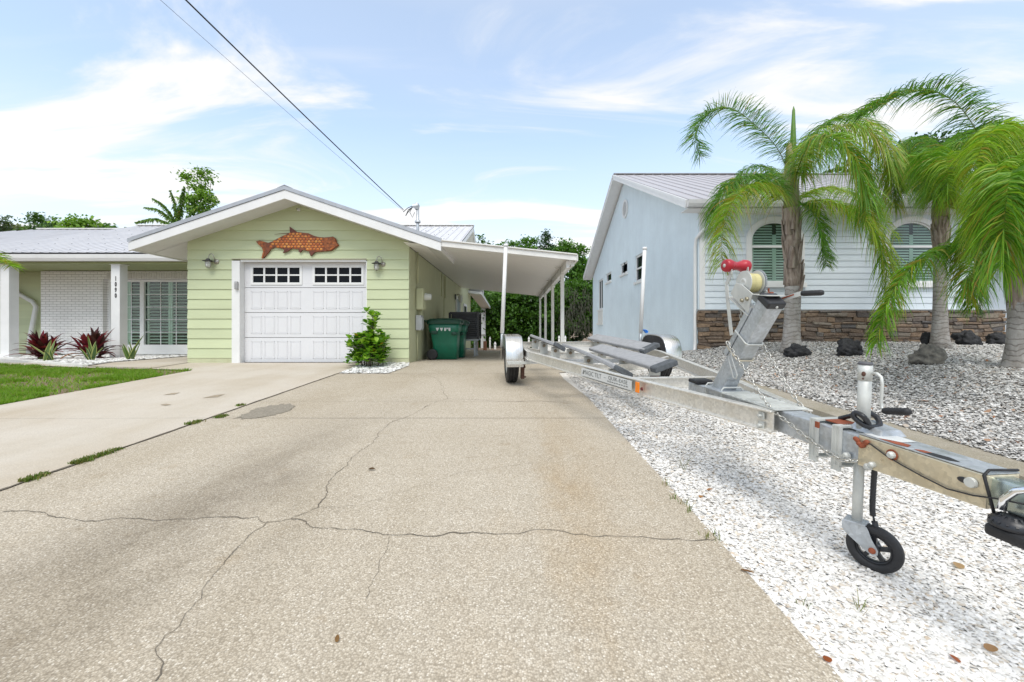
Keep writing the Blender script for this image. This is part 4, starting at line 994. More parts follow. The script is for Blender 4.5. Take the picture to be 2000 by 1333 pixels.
# ------------------------------------------------------------------ blue neighbour house
nb = thing('house', (4.77, 10.6, 0), 'pale blue stucco house with stone base, arched windows and tall gable, right of the driveway', 'house')
def np_(mb, name, mat, parent=None, **k): return lo(mb, nb).build(name, mat, parent or nb, **k)
NX, NY0, NY1, NR = 4.77, 10.6, 24.8, 17.75
EVZ = 3.80; RDZ = 7.12
def nwz(y): return EVZ + (RDZ - EVZ) * (1 - abs(y - NR) / (NR - NY0))
side = []          # side wall openings: (y0, y1, z0, z1)
OPS = [(22.0, 23.2, 1.8, 3.45), (20.1, 21.25, 3.10, 3.55), (17.25, 18.35, 3.12, 3.60), (15.2, 16.15, 2.55, 3.57)]
m = MB()
ys = sorted({NY0, NY1, NR} | {v for o in OPS for v in o[:2]})
for a, b in zip(ys[:-1], ys[1:]):
    op = next((o for o in OPS if o[0] <= a and b <= o[1]), None)
    if op:
        m.add([(NX, a, -1.2), (NX, b, -1.2), (NX, b, op[2]), (NX, a, op[2])], [(0, 3, 2, 1)])
        m.add([(NX, a, op[3]), (NX, b, op[3]), (NX, b, nwz(b)), (NX, a, nwz(a))], [(0, 3, 2, 1)])
        D = .12
        for q in ([(NX, a, op[2]), (NX, b, op[2]), (NX + D, b, op[2]), (NX + D, a, op[2])], [(NX, a, op[3]), (NX, b, op[3]), (NX + D, b, op[3]), (NX + D, a, op[3])],
                  [(NX, a, op[2]), (NX, a, op[3]), (NX + D, a, op[3]), (NX + D, a, op[2])], [(NX, b, op[2]), (NX, b, op[3]), (NX + D, b, op[3]), (NX + D, b, op[2])]): m.quad(*q)
    else: m.add([(NX, a, -1.2), (NX, b, -1.2), (NX, b, nwz(b)), (NX, a, nwz(a))], [(0, 3, 2, 1)])
m.quad((NX, NY0, -1.2), (NX + .12, NY0, -1.2), (NX + .12, NY0, 3.8), (NX, NY0, 3.8))
m.quad((NX, NY1, -1.2), (NX + 14, NY1, -1.2), (NX + 14, NY1, 3.8), (NX, NY1, 3.8))
np_(m, 'side_wall', BLUE_STUCCO)
for k, (a, b, z0, z1) in enumerate(OPS):
    m = MB(); X = NX + .07; f = .075
    m.box(X - .03, X + .03, a, a + f, z0, z1); m.box(X - .03, X + .03, b - f, b, z0, z1); m.box(X - .03, X + .03, a + f, b - f, z0, z0 + f); m.box(X - .03, X + .03, a + f, b - f, z1 - f, z1)
    if k == 3: m.box(X - .035, X + .03, a + f, b - f, (z0 + z1) / 2 - .03, (z0 + z1) / 2 + .03)
    if k == 0: m.box(X - .03, X + .03, (a + b) / 2 - .03, (a + b) / 2 + .03, z0 + f, z1 - f)
    m.box(NX - .05, NX + .10, a - .06, b + .06, z0 - .09, z0 - .003)
    w = np_(m, 'window', WHITE)
    m = MB(); m.box(X + .0, X + .012, a + f - .01, b - f + .01, z0 + f - .01, z1 - f + .01); np_(m, 'pane', DARK_GLASS, w)
m = MB(); m.box(NX - .02, NX + .02, 22.0, 23.2, 1.05, 1.71); m.box(NX - .08, NX + .04, 21.9, 23.3, .95, 1.05); np_(m, 'wall_panel', WHITE_DIRTY)
m = MB(); c = (NX - .004, 17.5, 5.85); m.lathe([(.39, .0), (.39, -.05), (.31, -.05), (.30, .0)], c, (1, 0, 0), 32)
for k in range(-5, 6):
    h = math.sqrt(max(0, .31 ** 2 - (k * .055) ** 2)); m.bar((NX - .03, 17.5 - h, 5.85 + k * .055), (NX - .03, 17.5 + h, 5.85 + k * .055), .03, .02)
v_ = np_(m, 'gable_vent', WHITE); m = MB(); m.lathe([(0, -.006), (.31, -.006)], c, (1, 0, 0), 24); np_(m, 'vent_backing', simple('grey_vent_mesh', (.3, .34, .37), .8), v_)  # flat grey disc behind the vent slats
# front wall: stone base, siding, corner boards
ST = 1.20
NXE = 12.62
def arch_dims(px0, px1):
    a, b = P(px0, 0, NY0).x, P(px1, 0, NY0).x
    return (a + b) / 2, (b - a) / 2, P(0, 553, NY0).z, P(0, 470, NY0).z, P(0, 424, NY0).z
def nb_segs(z, zt):
    out = []; xs0 = xs1 = NX + .16
    for w in ((1456, 1569), (1724, 1837)):
        c, hw, z0, zs, zp = arch_dims(*w); hw -= .05; zp -= .05
        def hh(q):
            if q < z0 - .06 or q > zp: return 0.
            return hw if q <= zs else hw * math.sqrt(max(0, 1 - ((q - zs) / (zp - zs)) ** 2))
        h0, h1 = hh(max(z, z0 - .05) if zt > z0 else z), hh(zt if zt < zp else zp - .0001) if zt > z0 - .05 else 0.
        if z > zp: h0 = h1 = 0.
        out.append((xs0, c - h0, c - h1, xs1)); xs0, xs1 = c + h0, c + h1
    out.append((xs0, 11.95, 11.95, xs1)); return out
m = MB(); lap_rows(m, nb_segs, ST + .03, EVZ - .1, .157, NY0, deep=.02); np_(m, 'lap_siding', BLUE_SIDE)
m = MB(); m.box(NX + .02, NX + .16, NY0 - .035, NY0 + .03, ST + .03, EVZ - .12); m.box(11.95, 12.08, NY0 - .035, NY0 + .03, ST + .03, EVZ - .12); np_(m, 'corner_board', WHITE, bevel=.003, seg=1)
m = MB(); m.box(12.08, 18, NY0 + 1.2, NY0 + 1.3, -.2, EVZ); m.box(12.0, 12.08, NY0 + .03, NY0 + 1.2, -.2, EVZ); np_(m, 'recess_wall', BLUE_SIDE)
m = MB(); m.box(NX + .125, 12.0, NY0 + .034, NY0 + .1, -.3, EVZ); np_(m, 'wall_core', BLUE_SIDE)
m = MB(); rows = 9; z = -.25
while z < ST - .02:
    h = min(random.uniform(.06, .12), ST - z); x = NX - .03 + random.uniform(0, .0)
    while x < NXE:
        w = min(random.choice([.16, .24, .34, .42, .28]) * random.uniform(.75, 1.3), NXE - x + .02); d = random.uniform(.0, .05)
        if w > .05:
            j = lambda: random.uniform(-.022, .022)
            vs = []
            for yy, s in ((NY0 + .02, 0), (NY0 - .045 - d * .5, 0), (NY0 - .06 - d, .014)):
                vs += [(x + s + .003 + (j() if s else 0), yy, z + s + .003 + (j() if s else 0)), (x + w - s - .003 + (j() if s else 0), yy, z + s + .003 + (j() if s else 0)),
                       (x + w - s - .003 + (j() if s else 0), yy + j() * .5, z + h - s - .003 + (j() if s else 0)), (x + s + .003 + (j() if s else 0), yy + j() * .5, z + h - s - .003 + (j() if s else 0))]
            fs = [(8, 9, 10, 11)]
            for r_ in (0, 4):
                for q in range(4): fs.append((r_ + q, r_ + (q + 1) % 4, r_ + 4 + (q + 1) % 4, r_ + 4 + q))
            m.add(vs, fs)
        x += w
    z += h
m.v = [(max(NX - .06, x + .05 * mnoise.noise((x * 2.2, z * 7, 1.)) ), y, min(ST, z + (.055 * mnoise.noise((x * 1.1, z * 2.0, 4.)) + .03 * mnoise.noise((x * 4.5, z * 5.0, 8.))) * min(1, (ST - z) * 8))) for x, y, z in m.v]
np_(m, 'stone_base', LEDGE, bevel=.012)
m = MB(); m.box(NX - .0, NXE, NY0 - .02, NY0 + .02, -.3, ST); np_(m, 'mortar', simple('dark_mortar', (.13, .115, .10), .95, var=.3))
m = MB(); m.box(NX - .05, NXE + .02, NY0 - .09, NY0 - .0, ST + .002, ST + .03); np_(m, 'base_cap', simple('stone_cap_grey', (.42, .44, .45), .7))
def arch(px0, px1, name_open=False):
    a, b = P(px0, 0, NY0).x, P(px1, 0, NY0).x; c = (a + b) / 2; hw = (b - a) / 2
    z0 = P(0, 553, NY0).z; zs = P(0, 470, NY0).z; zt = P(0, 424, NY0).z
    rise = zt - zs
    def pts(off, zo, n=20):
        o = [(c - hw + off, z0 + zo)]
        for i in range(n + 1):
            th = PI - PI * i / n; o.append((c + (hw - off) * math.cos(th), zs + (rise - off) * math.sin(th)))
        o.append((c + hw - off, z0 + zo)); return o
    m = MB(); yo = NY0 - .055
    def ring(o1, o2, ya, yb):
        A, B = pts(o1, 0), pts(o2, .0); n = len(A)
        for i in range(n - 1):
            vs = [(A[i][0], ya, A[i][1]), (A[i + 1][0], ya, A[i + 1][1]), (B[i + 1][0], ya, B[i + 1][1]), (B[i][0], ya, B[i][1])]
            vs += [(x, yb, z) for x, _, z in vs]
            m.add(vs, [(0, 1, 2, 3), (4, 7, 6, 5), (0, 4, 5, 1), (3, 2, 6, 7)])
    ring(0, .12, yo, NY0 + .02); m.box(c - hw - .04, c + hw + .04, yo - .03, NY0 + .02, z0 - .12, z0 - .002)
    w = np_(m, 'window', WHITE)
    m = MB(); ring(.122, .165, NY0 - .02, NY0 + .03)
    zm = P(0, 482, NY0).z; m.box(c - hw + .165, c + hw - .165, NY0 - .015, NY0 + .0, zm - .03, zm + .03); m.box(c - hw + .165, c + hw - .165, NY0 - .015, NY0 + .0, z0, z0 + .05)
    np_(m, 'sash', WHITE, w)
    G = pts(.14, .0); m = MB(); m.add([(x, NY0 + .004, z) for x, z in G], [tuple(range(len(G)))]); np_(m, 'pane', GLASS, w)
    m = MB()
    SH = simple('green_grey_shutter', (.30, .40, .35), .5) if 'green_grey_shutter' not in bpy.data.materials else bpy.data.materials['green_grey_shutter']
    half = (2 * hw - .33) / 2
    for k in range(2):
        xa = c - hw + .165 + k * half; xb = xa + half
        m.box(xa, xa + .05, NY0 + .012, NY0 + .016, z0, zs + .15); m.box(xb - .05, xb, NY0 + .012, NY0 + .016, z0, zs + .15)
        z = z0 + .05
        while z < zs + .36:
            lim = hw - .14 if z < zs else (hw - .14) * math.sqrt(max(.05, 1 - ((z - zs) / (rise - .12)) ** 2))
            x1, x2 = max(xa + .05, c - lim), min(xb - .05, c + lim)
            if x2 > x1: m.add([(x1, NY0 + .01, z), (x2, NY0 + .01, z), (x2, NY0 + .027, z + .045), (x1, NY0 + .027, z + .045)], [(0, 1, 2, 3)])
            z += .07
    np_(m, 'shutters', SH, w)
    m = MB(); m.add([(x, NY0 + .029, z) for x, z in pts(.125, .0)], [tuple(range(len(G)))]); np_(m, 'dark_room_sheet', UNLIT_ROOM, w)
    return w
arch(1456, 1569); arch(1724, 1837)
m = MB(); m.box(P(1866, 0, NY0).x - .05, P(1866, 0, NY0).x + .05, NY0 - .06, NY0, 1.42, 1.56); np_(m, 'outlet_box', simple('outlet_grey', (.42, .45, .47), .5), bevel=.008)
# roof: slope to the front and back, rake board, soffit, gutter
RX0, RX1, EVY, BVY = 4.30, 19, 10.18, 25.3
RE, RR = 3.93, 7.40
def nrz(y): return RE + (RR - RE) * (1 - abs(y - NR) / (NR - EVY))
m = MB()
m.add([(RX0, EVY, RE), (RX1, EVY, RE), (RX1, NR, RR), (RX0, NR, RR), (RX1, BVY, RE), (RX0, BVY, RE)], [(0, 1, 2, 3), (3, 2, 4, 5)])
m.add([(RX0, EVY, RE - .05), (RX1, EVY, RE - .05), (RX1, NR, RR - .05), (RX0, NR, RR - .05), (RX1, BVY, RE - .05), (RX0, BVY, RE - .05)], [(3, 2, 1, 0), (5, 4, 2, 3)])
m.quad((RX0, EVY, RE), (RX1, EVY, RE), (RX1, EVY, RE - .05), (RX0, EVY, RE - .05))
x = RX0 + .05
while x < RX1: m.bar((x, EVY, RE + .008), (x, NR, RR + .008), .03, .03); x += .40
np_(m, 'metal_roof', simple('mauve_grey_roof_metal', (.50, .48, .495), .42, .35, var=.08, vscale=1.5, stretch=(3, .4, 1)))
m = MB(); m.bar((RX0, NR, RR + .03), (RX1, NR, RR + .03), .22, .03); np_(m, 'ridge_cap', ROOF_EDGE)
m = MB()
for a, za, b, zb in ((EVY, RE, NR, RR), (NR, RR, BVY, RE)):
    m.bar((RX0 - .012, a, za - .10), (RX0 - .012, b, zb - .10), .03, .20)
    m.bar((RX0 - .03, a, za - .03), (RX0 - .03, b, zb - .03), .02, .07)
np_(m, 'fascia', WHITE)
m = MB()
n = 60
for a, b in ((EVY, NR), (NR, BVY)):
    for i in range(n):
        ya, yb = a + (b - a) * i / n, a + (b - a) * (i + .93) / n
        m.add([(RX0, ya, nrz(ya) - .20), (RX0, yb, nrz(yb) - .20), (NX + .02, yb, nrz(yb) - .20), (NX + .02, ya, nrz(ya) - .20)], [(0, 1, 2, 3)])
    m.add([(RX0, a, nrz(a) - .192), (RX0, b, nrz(b) - .192), (NX + .02, b, nrz(b) - .192), (NX + .02, a, nrz(a) - .192)], [(0, 1, 2, 3)])
m.box(RX0 + .02, RX1, EVY + .02, NY0 + .02, RE - .21, RE - .20); np_(m, 'soffit', SOFFIT)
m = MB(); m.sweep(prof, [(RX0 - .02, EVY - .07, RE - .095), (RX1, EVY - .07, RE - .095)]); np_(m, 'gutter', simple('grey_gutter', (.55, .55, .55), .45))
m = MB(); m.box(NX, RX1, NY0 - .02, NY0 + .02, EVZ - .12, EVZ + .1); np_(m, 'frieze_board', WHITE)
m = MB(); m.tube([(NX + .45, EVY - .02, RE - .2), (NX + .45, EVY + .02, RE - .30), (NX + .0, EVY + .30, RE - .75), (NX - .06, NY0 - .0, RE - .88), (NX - .06, NY0 + .06, RE - 1.1), (NX - .06, NY0 + .06, .35), (NX - .09, NY0 + .02, .16), (NX - .32, NY0 - .1, .09)], .042, 8); np_(m, 'downspout', WHITE)

# ------------------------------------------------------------------ lava rocks on the bank
def rock(name, px, py, wpx, hpx, Y, mat, label, seed, dw=1.0):
    c = P(px, py, Y); w = wpx * Y / F * .70; h = hpx * Y / F; zb = berm_z(c.x, Y)
    nu, nv = 44, 28; V = []; Fc = []
    for i in range(nv + 1):
        th = PI * i / nv
        for j in range(nu):
            ph = 2 * PI * j / nu; d = Vector((math.sin(th) * math.cos(ph), math.sin(th) * math.sin(ph), math.cos(th)))
            k = 1 + .42 * mnoise.noise(d * 1.4 + Vector((seed, 0, 0))) + .24 * mnoise.noise(d * 3.3 + Vector((0, seed, 0))) + .12 * mnoise.noise(d * 7.5 + Vector((0, 0, seed))) + .07 * mnoise.noise(d * 15 + Vector((seed, seed, 0)))
            V.append((d.x * w / 2 * k, d.y * w / 2 * dw * k, h * .42 + max(-.45 * h, d.z * h * .56 * k)))
    for i in range(nv):
        for j in range(nu): Fc.append((i * nu + j, i * nu + (j + 1) % nu, (i + 1) * nu + (j + 1) % nu, (i + 1) * nu + j))
    o = npmesh(name, np.array(V), np.array(Fc), mat, None); o.location = (c.x, Y, zb - .01)
    tag(o, label, 'rock', 'rocks lying on the gravel bank'); return o
rock('lava_rock', 1556, 685, 60, 26, 8.0, CHAR, 'long flat black lava rock at the foot of the left palm', 1.3, .7)
rock('lava_rock', 1658, 688, 60, 34, 7.5, CHAR, 'black lava rock lying alone between two palms', 4.1, .8)
rock('tan_rock', 1810, 712, 72, 38, 6.2, ROCK_TAN, 'tan and dark weathered rock nearest the kerb', 7.7, .7)
rock('lava_rock', 1810, 665, 26, 32, 9.0, CHAR, 'small dark rock tucked against the left of the middle palm trunk', 9.2, .9)
rock('lava_rock', 1887, 657, 56, 30, 9.6, CHAR, 'black lava rock against the stone wall right of the middle palm', 2.9, .8)
rock('lava_rock', 1945, 655, 42, 24, 9.8, CHAR, 'black lava rock near the right end of the stone wall', 5.5, .8)
# ------------------------------------------------------------------ boat trailer
def smooth_path(p, k=6):
    o = []; n = len(p)
    for i in range(n - 1):
        a, b, c, d = p[max(i - 1, 0)], p[i], p[i + 1], p[min(i + 2, n - 1)]
        for j in range(k):
            t = j / k; o.append(.5 * ((2 * b) + (c - a) * t + (2 * a - 5 * b + 4 * c - d) * t * t + (3 * b - a - 3 * c + d) * t ** 3))
    return o + [p[-1]]
YAW = math.atan(.11); OX, OY = 1.06, 6.2
tr = thing('boat_trailer', (OX, OY, g(OY)), 'empty aluminium boat trailer with grey bunks, red bow roller and a black jack wheel', 'boat trailer', rot=(math.atan(.04), 0, YAW))
ca_, sa_ = math.cos(YAW), math.sin(YAW)
TINV = (Matrix.Rotation(YAW, 3, 'Z') @ Matrix.Rotation(math.atan(.04), 3, 'X')).inverted()
def T(px, py, v):                            # photo point on the trailer's plane v = const -> (v, y, w)
    mm = (px - CX) / F; y = (OX + v * ca_ - mm * (OY + v * sa_)) / (mm * ca_ + sa_); Y = OY + v * sa_ + y * ca_
    return TINV @ Vector((OX + v * ca_ - y * sa_ - OX, Y - OY, CZ + (HY - py) * Y / F - g(OY)))
def ib(h, w, t=.012): return [(-w / 2, 0), (w / 2, 0), (w / 2, t), (t / 2, t), (t / 2, h - t), (w / 2, h - t), (w / 2, h), (-w / 2, h), (-w / 2, h - t), (-t / 2, h - t), (-t / 2, t), (-w / 2, t)]
TOP, RH = .54, .118
def rail(sg):
    pts = [(sg * .90, 1.35, TOP - RH), (sg * .92, -.55, TOP - RH), (sg * .43, -2.79, TOP - RH), (sg * .098, -3.99, TOP - RH)]
    m = MB(); pr = ib(RH, .055, .010)
    m.sweep(pr, [pts[0], pts[1]]); m.sweep(pr, [pts[1], pts[2], pts[3]])
    return m.build('side_rail', ALU, tr, bevel=.002, seg=1)
railL = rail(-1); rail(1)
def xm(y, half, w=TOP - .10, h=.09, bow=0.):
    m = MB(); pr = ib(h, .05, .009); n = 8
    m.sweep(pr, [(-half + 2 * half * i / n, y, w - h + .09 - bow * (1 - (2 * i / n - 1) ** 2)) for i in range(n + 1)]); m.build('crossmember', ALU, tr)
xm(1.25, .87, TOP - .09, .09); xm(.35, .89, bow=.10); xm(-1.15, .76, bow=.10); xm(-2.65, .42, TOP - .12)
m = MB(); m.bar((-.88, -.0, TOP - RH - .04), (.88, .0, TOP - RH - .04), .03, .02); m.build('hanger_bar', ALU, tr)
# bunks
RUST_TAN = simple('tarnished_bolt', (.30, .24, .17), .6, .4, var=.35, vscale=30)
def bunk(v, y0, y1, w, wd, tilt, name='bunk', drop=0.):
    n = 10; m = MB(); tl = R(tilt); th = .045
    prof_ = [(-wd / 2 * math.cos(tl), -wd / 2 * math.sin(tl) * 1), (wd / 2 * math.cos(tl), wd / 2 * math.sin(tl))]
    nx, nz = -math.sin(tl), math.cos(tl); r = .012
    c = [prof_[0], prof_[1], (prof_[1][0] + nx * th * .75, prof_[1][1] + nz * th * .75), (prof_[1][0] + nx * th - r * math.cos(tl), prof_[1][1] + nz * th - r * math.sin(tl)), (prof_[0][0] + nx * th + r * math.cos(tl), prof_[0][1] + nz * th + r * math.sin(tl)), (prof_[0][0] + nx * th * .75, prof_[0][1] + nz * th * .75)]
    c = [(-a, b) for a, b in c][::-1]        # sweep direction is -y: mirror across
    def wz(t): return w - th - drop * t ** 3
    P_ = [(v, y0 + (y1 - y0) * i / n, wz(i / n)) for i in range(n + 1)]
    m.smooth = False; m.sweep(c, P_); b = m.build(name, CARPET, tr, bevel=.006)
    m = MB(); s = 1.10; c2 = [(a * 1.05, (bb - th / 2) * 1.3 + th / 2) for a, bb in c]
    m.sweep(c2, [(v, y1 + (y0 - y1) * .055, wz(.945)), (v, y1 - .006, wz(1) - .0)]); m.build('end_wrap', CARPET_DARK, b, bevel=.012)
    for t in (.12, .5, .88):
        yy = y0 + (y1 - y0) * t; m = MB(); zt = wz(t) - .004
        m.box(v - .06, v + .06, yy - .006, yy + .006, TOP - .13, zt); m.box(v - .05, v + .05, yy - .006, yy + .05, zt - .012, zt)
        m.build('bunk_bracket', GALV_PALE, b)
        m = MB(); m.lathe([(0, -.016), (.022, -.014), (.024, -.004), (.024, 0)], (v, yy - .006, zt - .05), (0, 1, 0), 10); m.build('bracket_bolt', RUST_TAN, b)
bunk(-.56, 1.45, -.80, .645, .14, -26)
bunk(-.25, .15, -2.25, .575, .15, -22, drop=.06)
bunk(.58, 1.45, -1.05, .64, .22, 20)
bunk(.20, .05, -2.20, .565, .23, 16)
# axle, wheels, fenders
AY = .22
m = MB(); m.bar((-1.0, AY, .31), (1.2, AY, .31), .06, .06); m.build('axle', GALV, tr)
def wheel(v, sg):
    m = MB(); m.smooth = True
    rr, hw = .318, .088
    m.lathe([(.19, -hw * .8), (.22, -hw), (rr - .05, -hw), (rr - .02, -hw * .92), (rr, -hw * .72), (rr, -.052), (rr - .008, -.049), (rr - .008, -.043), (rr, -.04), (rr, -.012), (rr - .008, -.009), (rr - .008, .009), (rr, .012), (rr, .04), (rr - .008, .043), (rr - .008, .049), (rr, .052), (rr, hw * .72), (rr - .02, hw * .92), (rr - .05, hw), (.22, hw), (.19, hw * .8), (.19, -hw * .8)], (v, AY, rr), (1, 0, 0), 40)
    w = m.build('wheel', BLACK_RUBBER, tr)
    m = MB(); m.smooth = True; m.lathe([(0, sg * .05), (.05, sg * .055), (.06, sg * .03), (.12, sg * .02), (.17, sg * .05), (.19, sg * .075), (.19, -sg * .07), (.17, -sg * .04), (0, -sg * .04)], (v, AY, rr), (1, 0, 0), 28); m.build('rim', GALV_PALE, w)
    m = MB(); m.lathe([(0, -.02), (.13, -.02), (.13, .02), (0, .02)], (v - sg * .09, AY, rr), (1, 0, 0), 24); m.bar((v - sg * .12, AY - .1, rr + .05), (v - sg * .12, AY - .02, rr + .16), .04, .05); m.bar((v - sg * .16, AY - .25, rr - .06), (v - sg * .16, AY + .25, rr - .02), .05, .03)
    m.build('brake_disc', RUST_DARK, w)
def fender(v, sg):
    n = 22; ri = .365; hw = .125; m = MB(); m.smooth = True; vs = []
    prof_ = [(-hw, -.0), (-hw, .0), (hw, .0), (hw, -.0)]
    zc = .33
    half = [(-.475, .29), (-.475, .36), (-.468, .44), (-.445, .53), (-.405, .61), (-.35, .665), (-.28, .70), (-.20, .715), (-.10, .722)]
    out = [(AY + y, z) for y, z in half] + [(AY, .724)] + [(AY - y, z) for y, z in half[::-1]]
    n = len(out)
    rows_ = []
    for (y, z) in out:
        dy, dz = AY - y, zc - z; L = math.hypot(dy, dz); iy, iz = y + dy / L * .012, z + dz / L * .012
        rows_ += [(v - hw, y, z), (v - hw + .012, y + (y - AY) / L * .006, z + (z - zc) / L * .006), (v + hw - .012, y + (y - AY) / L * .006, z + (z - zc) / L * .006), (v + hw, y, z), (v + hw, iy, iz), (v - hw, iy, iz)]
    fs = [(i * 6 + j, i * 6 + (j + 1) % 6, (i + 1) * 6 + (j + 1) % 6, (i + 1) * 6 + j) for i in range(n - 1) for j in range(6)]
    m.add(rows_, fs); f = m.build('fender', ALU_BRIGHT, tr)
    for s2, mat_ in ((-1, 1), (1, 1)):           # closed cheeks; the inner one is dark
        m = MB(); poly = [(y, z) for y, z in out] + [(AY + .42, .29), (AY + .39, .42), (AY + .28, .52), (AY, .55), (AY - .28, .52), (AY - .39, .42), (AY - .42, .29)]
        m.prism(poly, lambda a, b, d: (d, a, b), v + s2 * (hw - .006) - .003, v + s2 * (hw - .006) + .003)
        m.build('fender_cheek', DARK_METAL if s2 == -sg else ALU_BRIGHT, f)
    m = MB(); yb = AY - .46
    x0, x1 = (v - hw, -.86) if sg < 0 else (.86, v + hw)
    m.box(x0 + (.02 if sg < 0 else 0), x1 - (.02 if sg > 0 else 0), yb - .075, yb - .04, .335, .372); m.build('fender_bracket', GALV_PALE, tr)
    m = MB(); m.box(v - hw, v + hw, yb - .035, yb - .031, .30, .40); m.lathe([(0, -.012), (.012, -.01), (.014, 0)], (v - .07, yb - .036, .36), (0, 1, 0), 8); m.lathe([(0, -.012), (.012, -.01), (.014, 0)], (v - .1, yb - .036, .36), (0, 1, 0), 8); m.build('fender_plate', ALU_BRIGHT, tr)
wheel(-1.085, -1); wheel(1.29, 1); fender(-1.085, -1); fender(1.30, 1)
m = MB(); m.box(-.98, -.93, AY - .36, AY - .28, .10, .42); m.bar((-.955, AY - .5, .34), (-.955, AY + .5, .32), .05, .03); m.tube([(-.98, AY - .30, .12), (-.90, AY - .30, .12)], .012, 6); m.build('spring_hanger', RUST_DARK, tr)
m = MB(); m.box(1.0, 1.05, AY - .5, AY - .3, .08, .42); m.bar((1.05, AY - .5, .30), (1.05, AY + .5, .30), .06, .04); m.build('spring_hanger', RUST_DARK, tr)
# guide posts
for v, px in ((-1.21, 0), (1.10, 1)):
    y = AY + .30; tw = 2.12; lean = .06 if v < 0 else .05
    m = MB(); m.tube([(v - lean * .0, y, .50), (v + lean * .12, y, .74)], .024, 10); gp = m.build('guide_post', GALV, tr)
    m = MB(); m.tube([(v + lean * .10, y, .735), (v + lean, y, tw)], .031, 12); m.tube([(v + lean, y, tw - .01), (v + lean * 1.02, y, tw + .03)], .037, 12); m.build('sleeve', WHITE, gp)
m = MB(); 
m.tube(smooth_path([Vector((1.19 + .035 * math.sin(k * 2.1), AY + .30 + .03 * math.cos(k * 1.7), .742 + .02 * (k % 3))) for k in range(12)], 5), .012, 6)
m.build('blue_rag', BLUE_STICK, tr)
# decal and marker on the left rail
rd = Vector((.49, -2.24, 0)).normalized(); rn = Vector((rd.y, -rd.x, 0))      # rail direction, outward normal (to the left)
if rn.x > 0: rn = -rn
def rp_(t, w, off): p = Vector((-.92, -.55, 0)) + rd * t; return Vector((p.x, p.y, w)) + rn * off
def tt(px):
    best = (1e9, 0)
    for k in range(350):
        p = rp_(k * .01, 0, .03); X = OX + ca_ * p.x - sa_ * p.y; Y = OY + sa_ * p.x + ca_ * p.y
        best = min(best, (abs(CX + X / Y * F - px), k * .01))
    return best[1]
ta, tb, tm, tred = tt(1134), tt(1232), tt(1243), tt(1251.5)
m = MB(); OFF = .0285
m.quad(rp_(ta, TOP - .098, OFF - .0), rp_(tb, TOP - .098, OFF), rp_(tb, TOP - .018, OFF), rp_(ta, TOP - .018, OFF)); m.build('decal', DECAL, railL)
def face_M(t, w, off):
    o = rp_(t, w, off); zx = rd; zz = rn; zy = Vector((0, 0, 1))
    return Matrix(((zx.x, zy.x, zz.x, o.x), (zx.y, zy.y, zz.y, o.y), (zx.z, zy.z, zz.z, o.z), (0, 0, 0, 1)))
L = tb - ta
text_mesh('lettering', 'MAGIC TILT', .062, face_M(ta + L * .255, TOP - .058, OFF + .001), INK_GREY, railL, .0004, .0, sx=L * .40 / .34)
text_mesh('lettering', 'QUIK-EASE', .046, face_M(ta + L * .76, TOP - .046, OFF + .001), INK_GREY, railL, .0004, .0, sx=L * .40 / .26)
m = MB(); m.bar(rp_(ta + L * .50, TOP - .055, OFF + .001), rp_(ta + L * .54, TOP - .055, OFF + .001), .001, .004)
q = [(ta + L * .03, TOP - .076), (ta + L * .055, TOP - .036), (ta + L * .07, TOP - .05), (ta + L * .058, TOP - .08)]
m.add([rp_(a, b, OFF + .0012) for a, b in q], [(0, 1, 2, 3)])
for k in range(9): m.bar(rp_(ta + L * (.57 + .042 * k), TOP - .077 - .003 * (k % 2), OFF + .001), rp_(ta + L * (.57 + .042 * k + .03), TOP - .077, OFF + .001), .001, .008)
m.build('decal_marks', INK_GREY, railL)
m = MB(); a = rp_(tm - .045, TOP - .10, OFF); b_ = rp_(tm + .045, TOP - .10, OFF)
m.bar(rp_(tm - .022, TOP - .056, OFF + .004), rp_(tm + .022, TOP - .056, OFF + .004), .012, .082); m.build('reflector', ORANGE, tr, bevel=.003)
m = MB(); m.lathe([(0, .01), (.012, .008), (.014, 0)], rp_(tred, TOP - .06, OFF - .002), tuple(rn), 14); m.build('side_light', simple('dark_red_lens', (.12, .01, .01), .3), tr)
# steel tongue with clamps
m = MB(); m.bar((0, -3.05, .48), (0, -4.50, .479), .118, .118); m.build('tongue', GALV, tr, bevel=.006)
m = MB(); m.box(-.10, .10, -4.0, -3.45, TOP + .002, TOP + .007)
for k in range(11): m.bar((-.098, -3.47 - k * .05, TOP + .009), (.098, -3.47 - k * .05, TOP + .009), .022, .005)
m.build('tread_plate', GALV_PALE, tr)
for y in (-3.93,):
    for w in (.50, .445):
        m = MB(); m.box(-.128, -.124, y - .022, y + .022, w - .02, w + .02); m.lathe([(0, .022), (.010, .02), (.011, 0)], (-.127, y, w), (-1, 0, 0), 6); m.build('rail_bolt', GALV_PALE, tr)
def clampy(px):
    y = T(px, 850, -.06).y
    m = MB(); z0, z1 = .40, .548
    for sx in (-1, 1):
        m.box(sx * .062 - .004 if sx > 0 else -.075, .075 if sx > 0 else -.062, y - .003, y + .003, z0 - .03, z1); m.box(sx * .068 - .008, sx * .068 + .008, y - .02, y - .016, z0 - .05, z1); m.box(sx * .068 - .008, sx * .068 + .008, y + .016, y + .02, z0 - .05, z1)
        m.box(sx * .066 - .006, sx * .066 + .002 + .004, y - .016, y + .016, z0 - .05, z1)
    m.box(-.074, .074, y - .02, y + .02, z1, z1 + .008); m.box(-.074, .074, y - .02, y + .02, z0 - .03, z0 - .022); m.build('clamp', GALV_PALE, tr)
clampy(1593); clampy(1638)
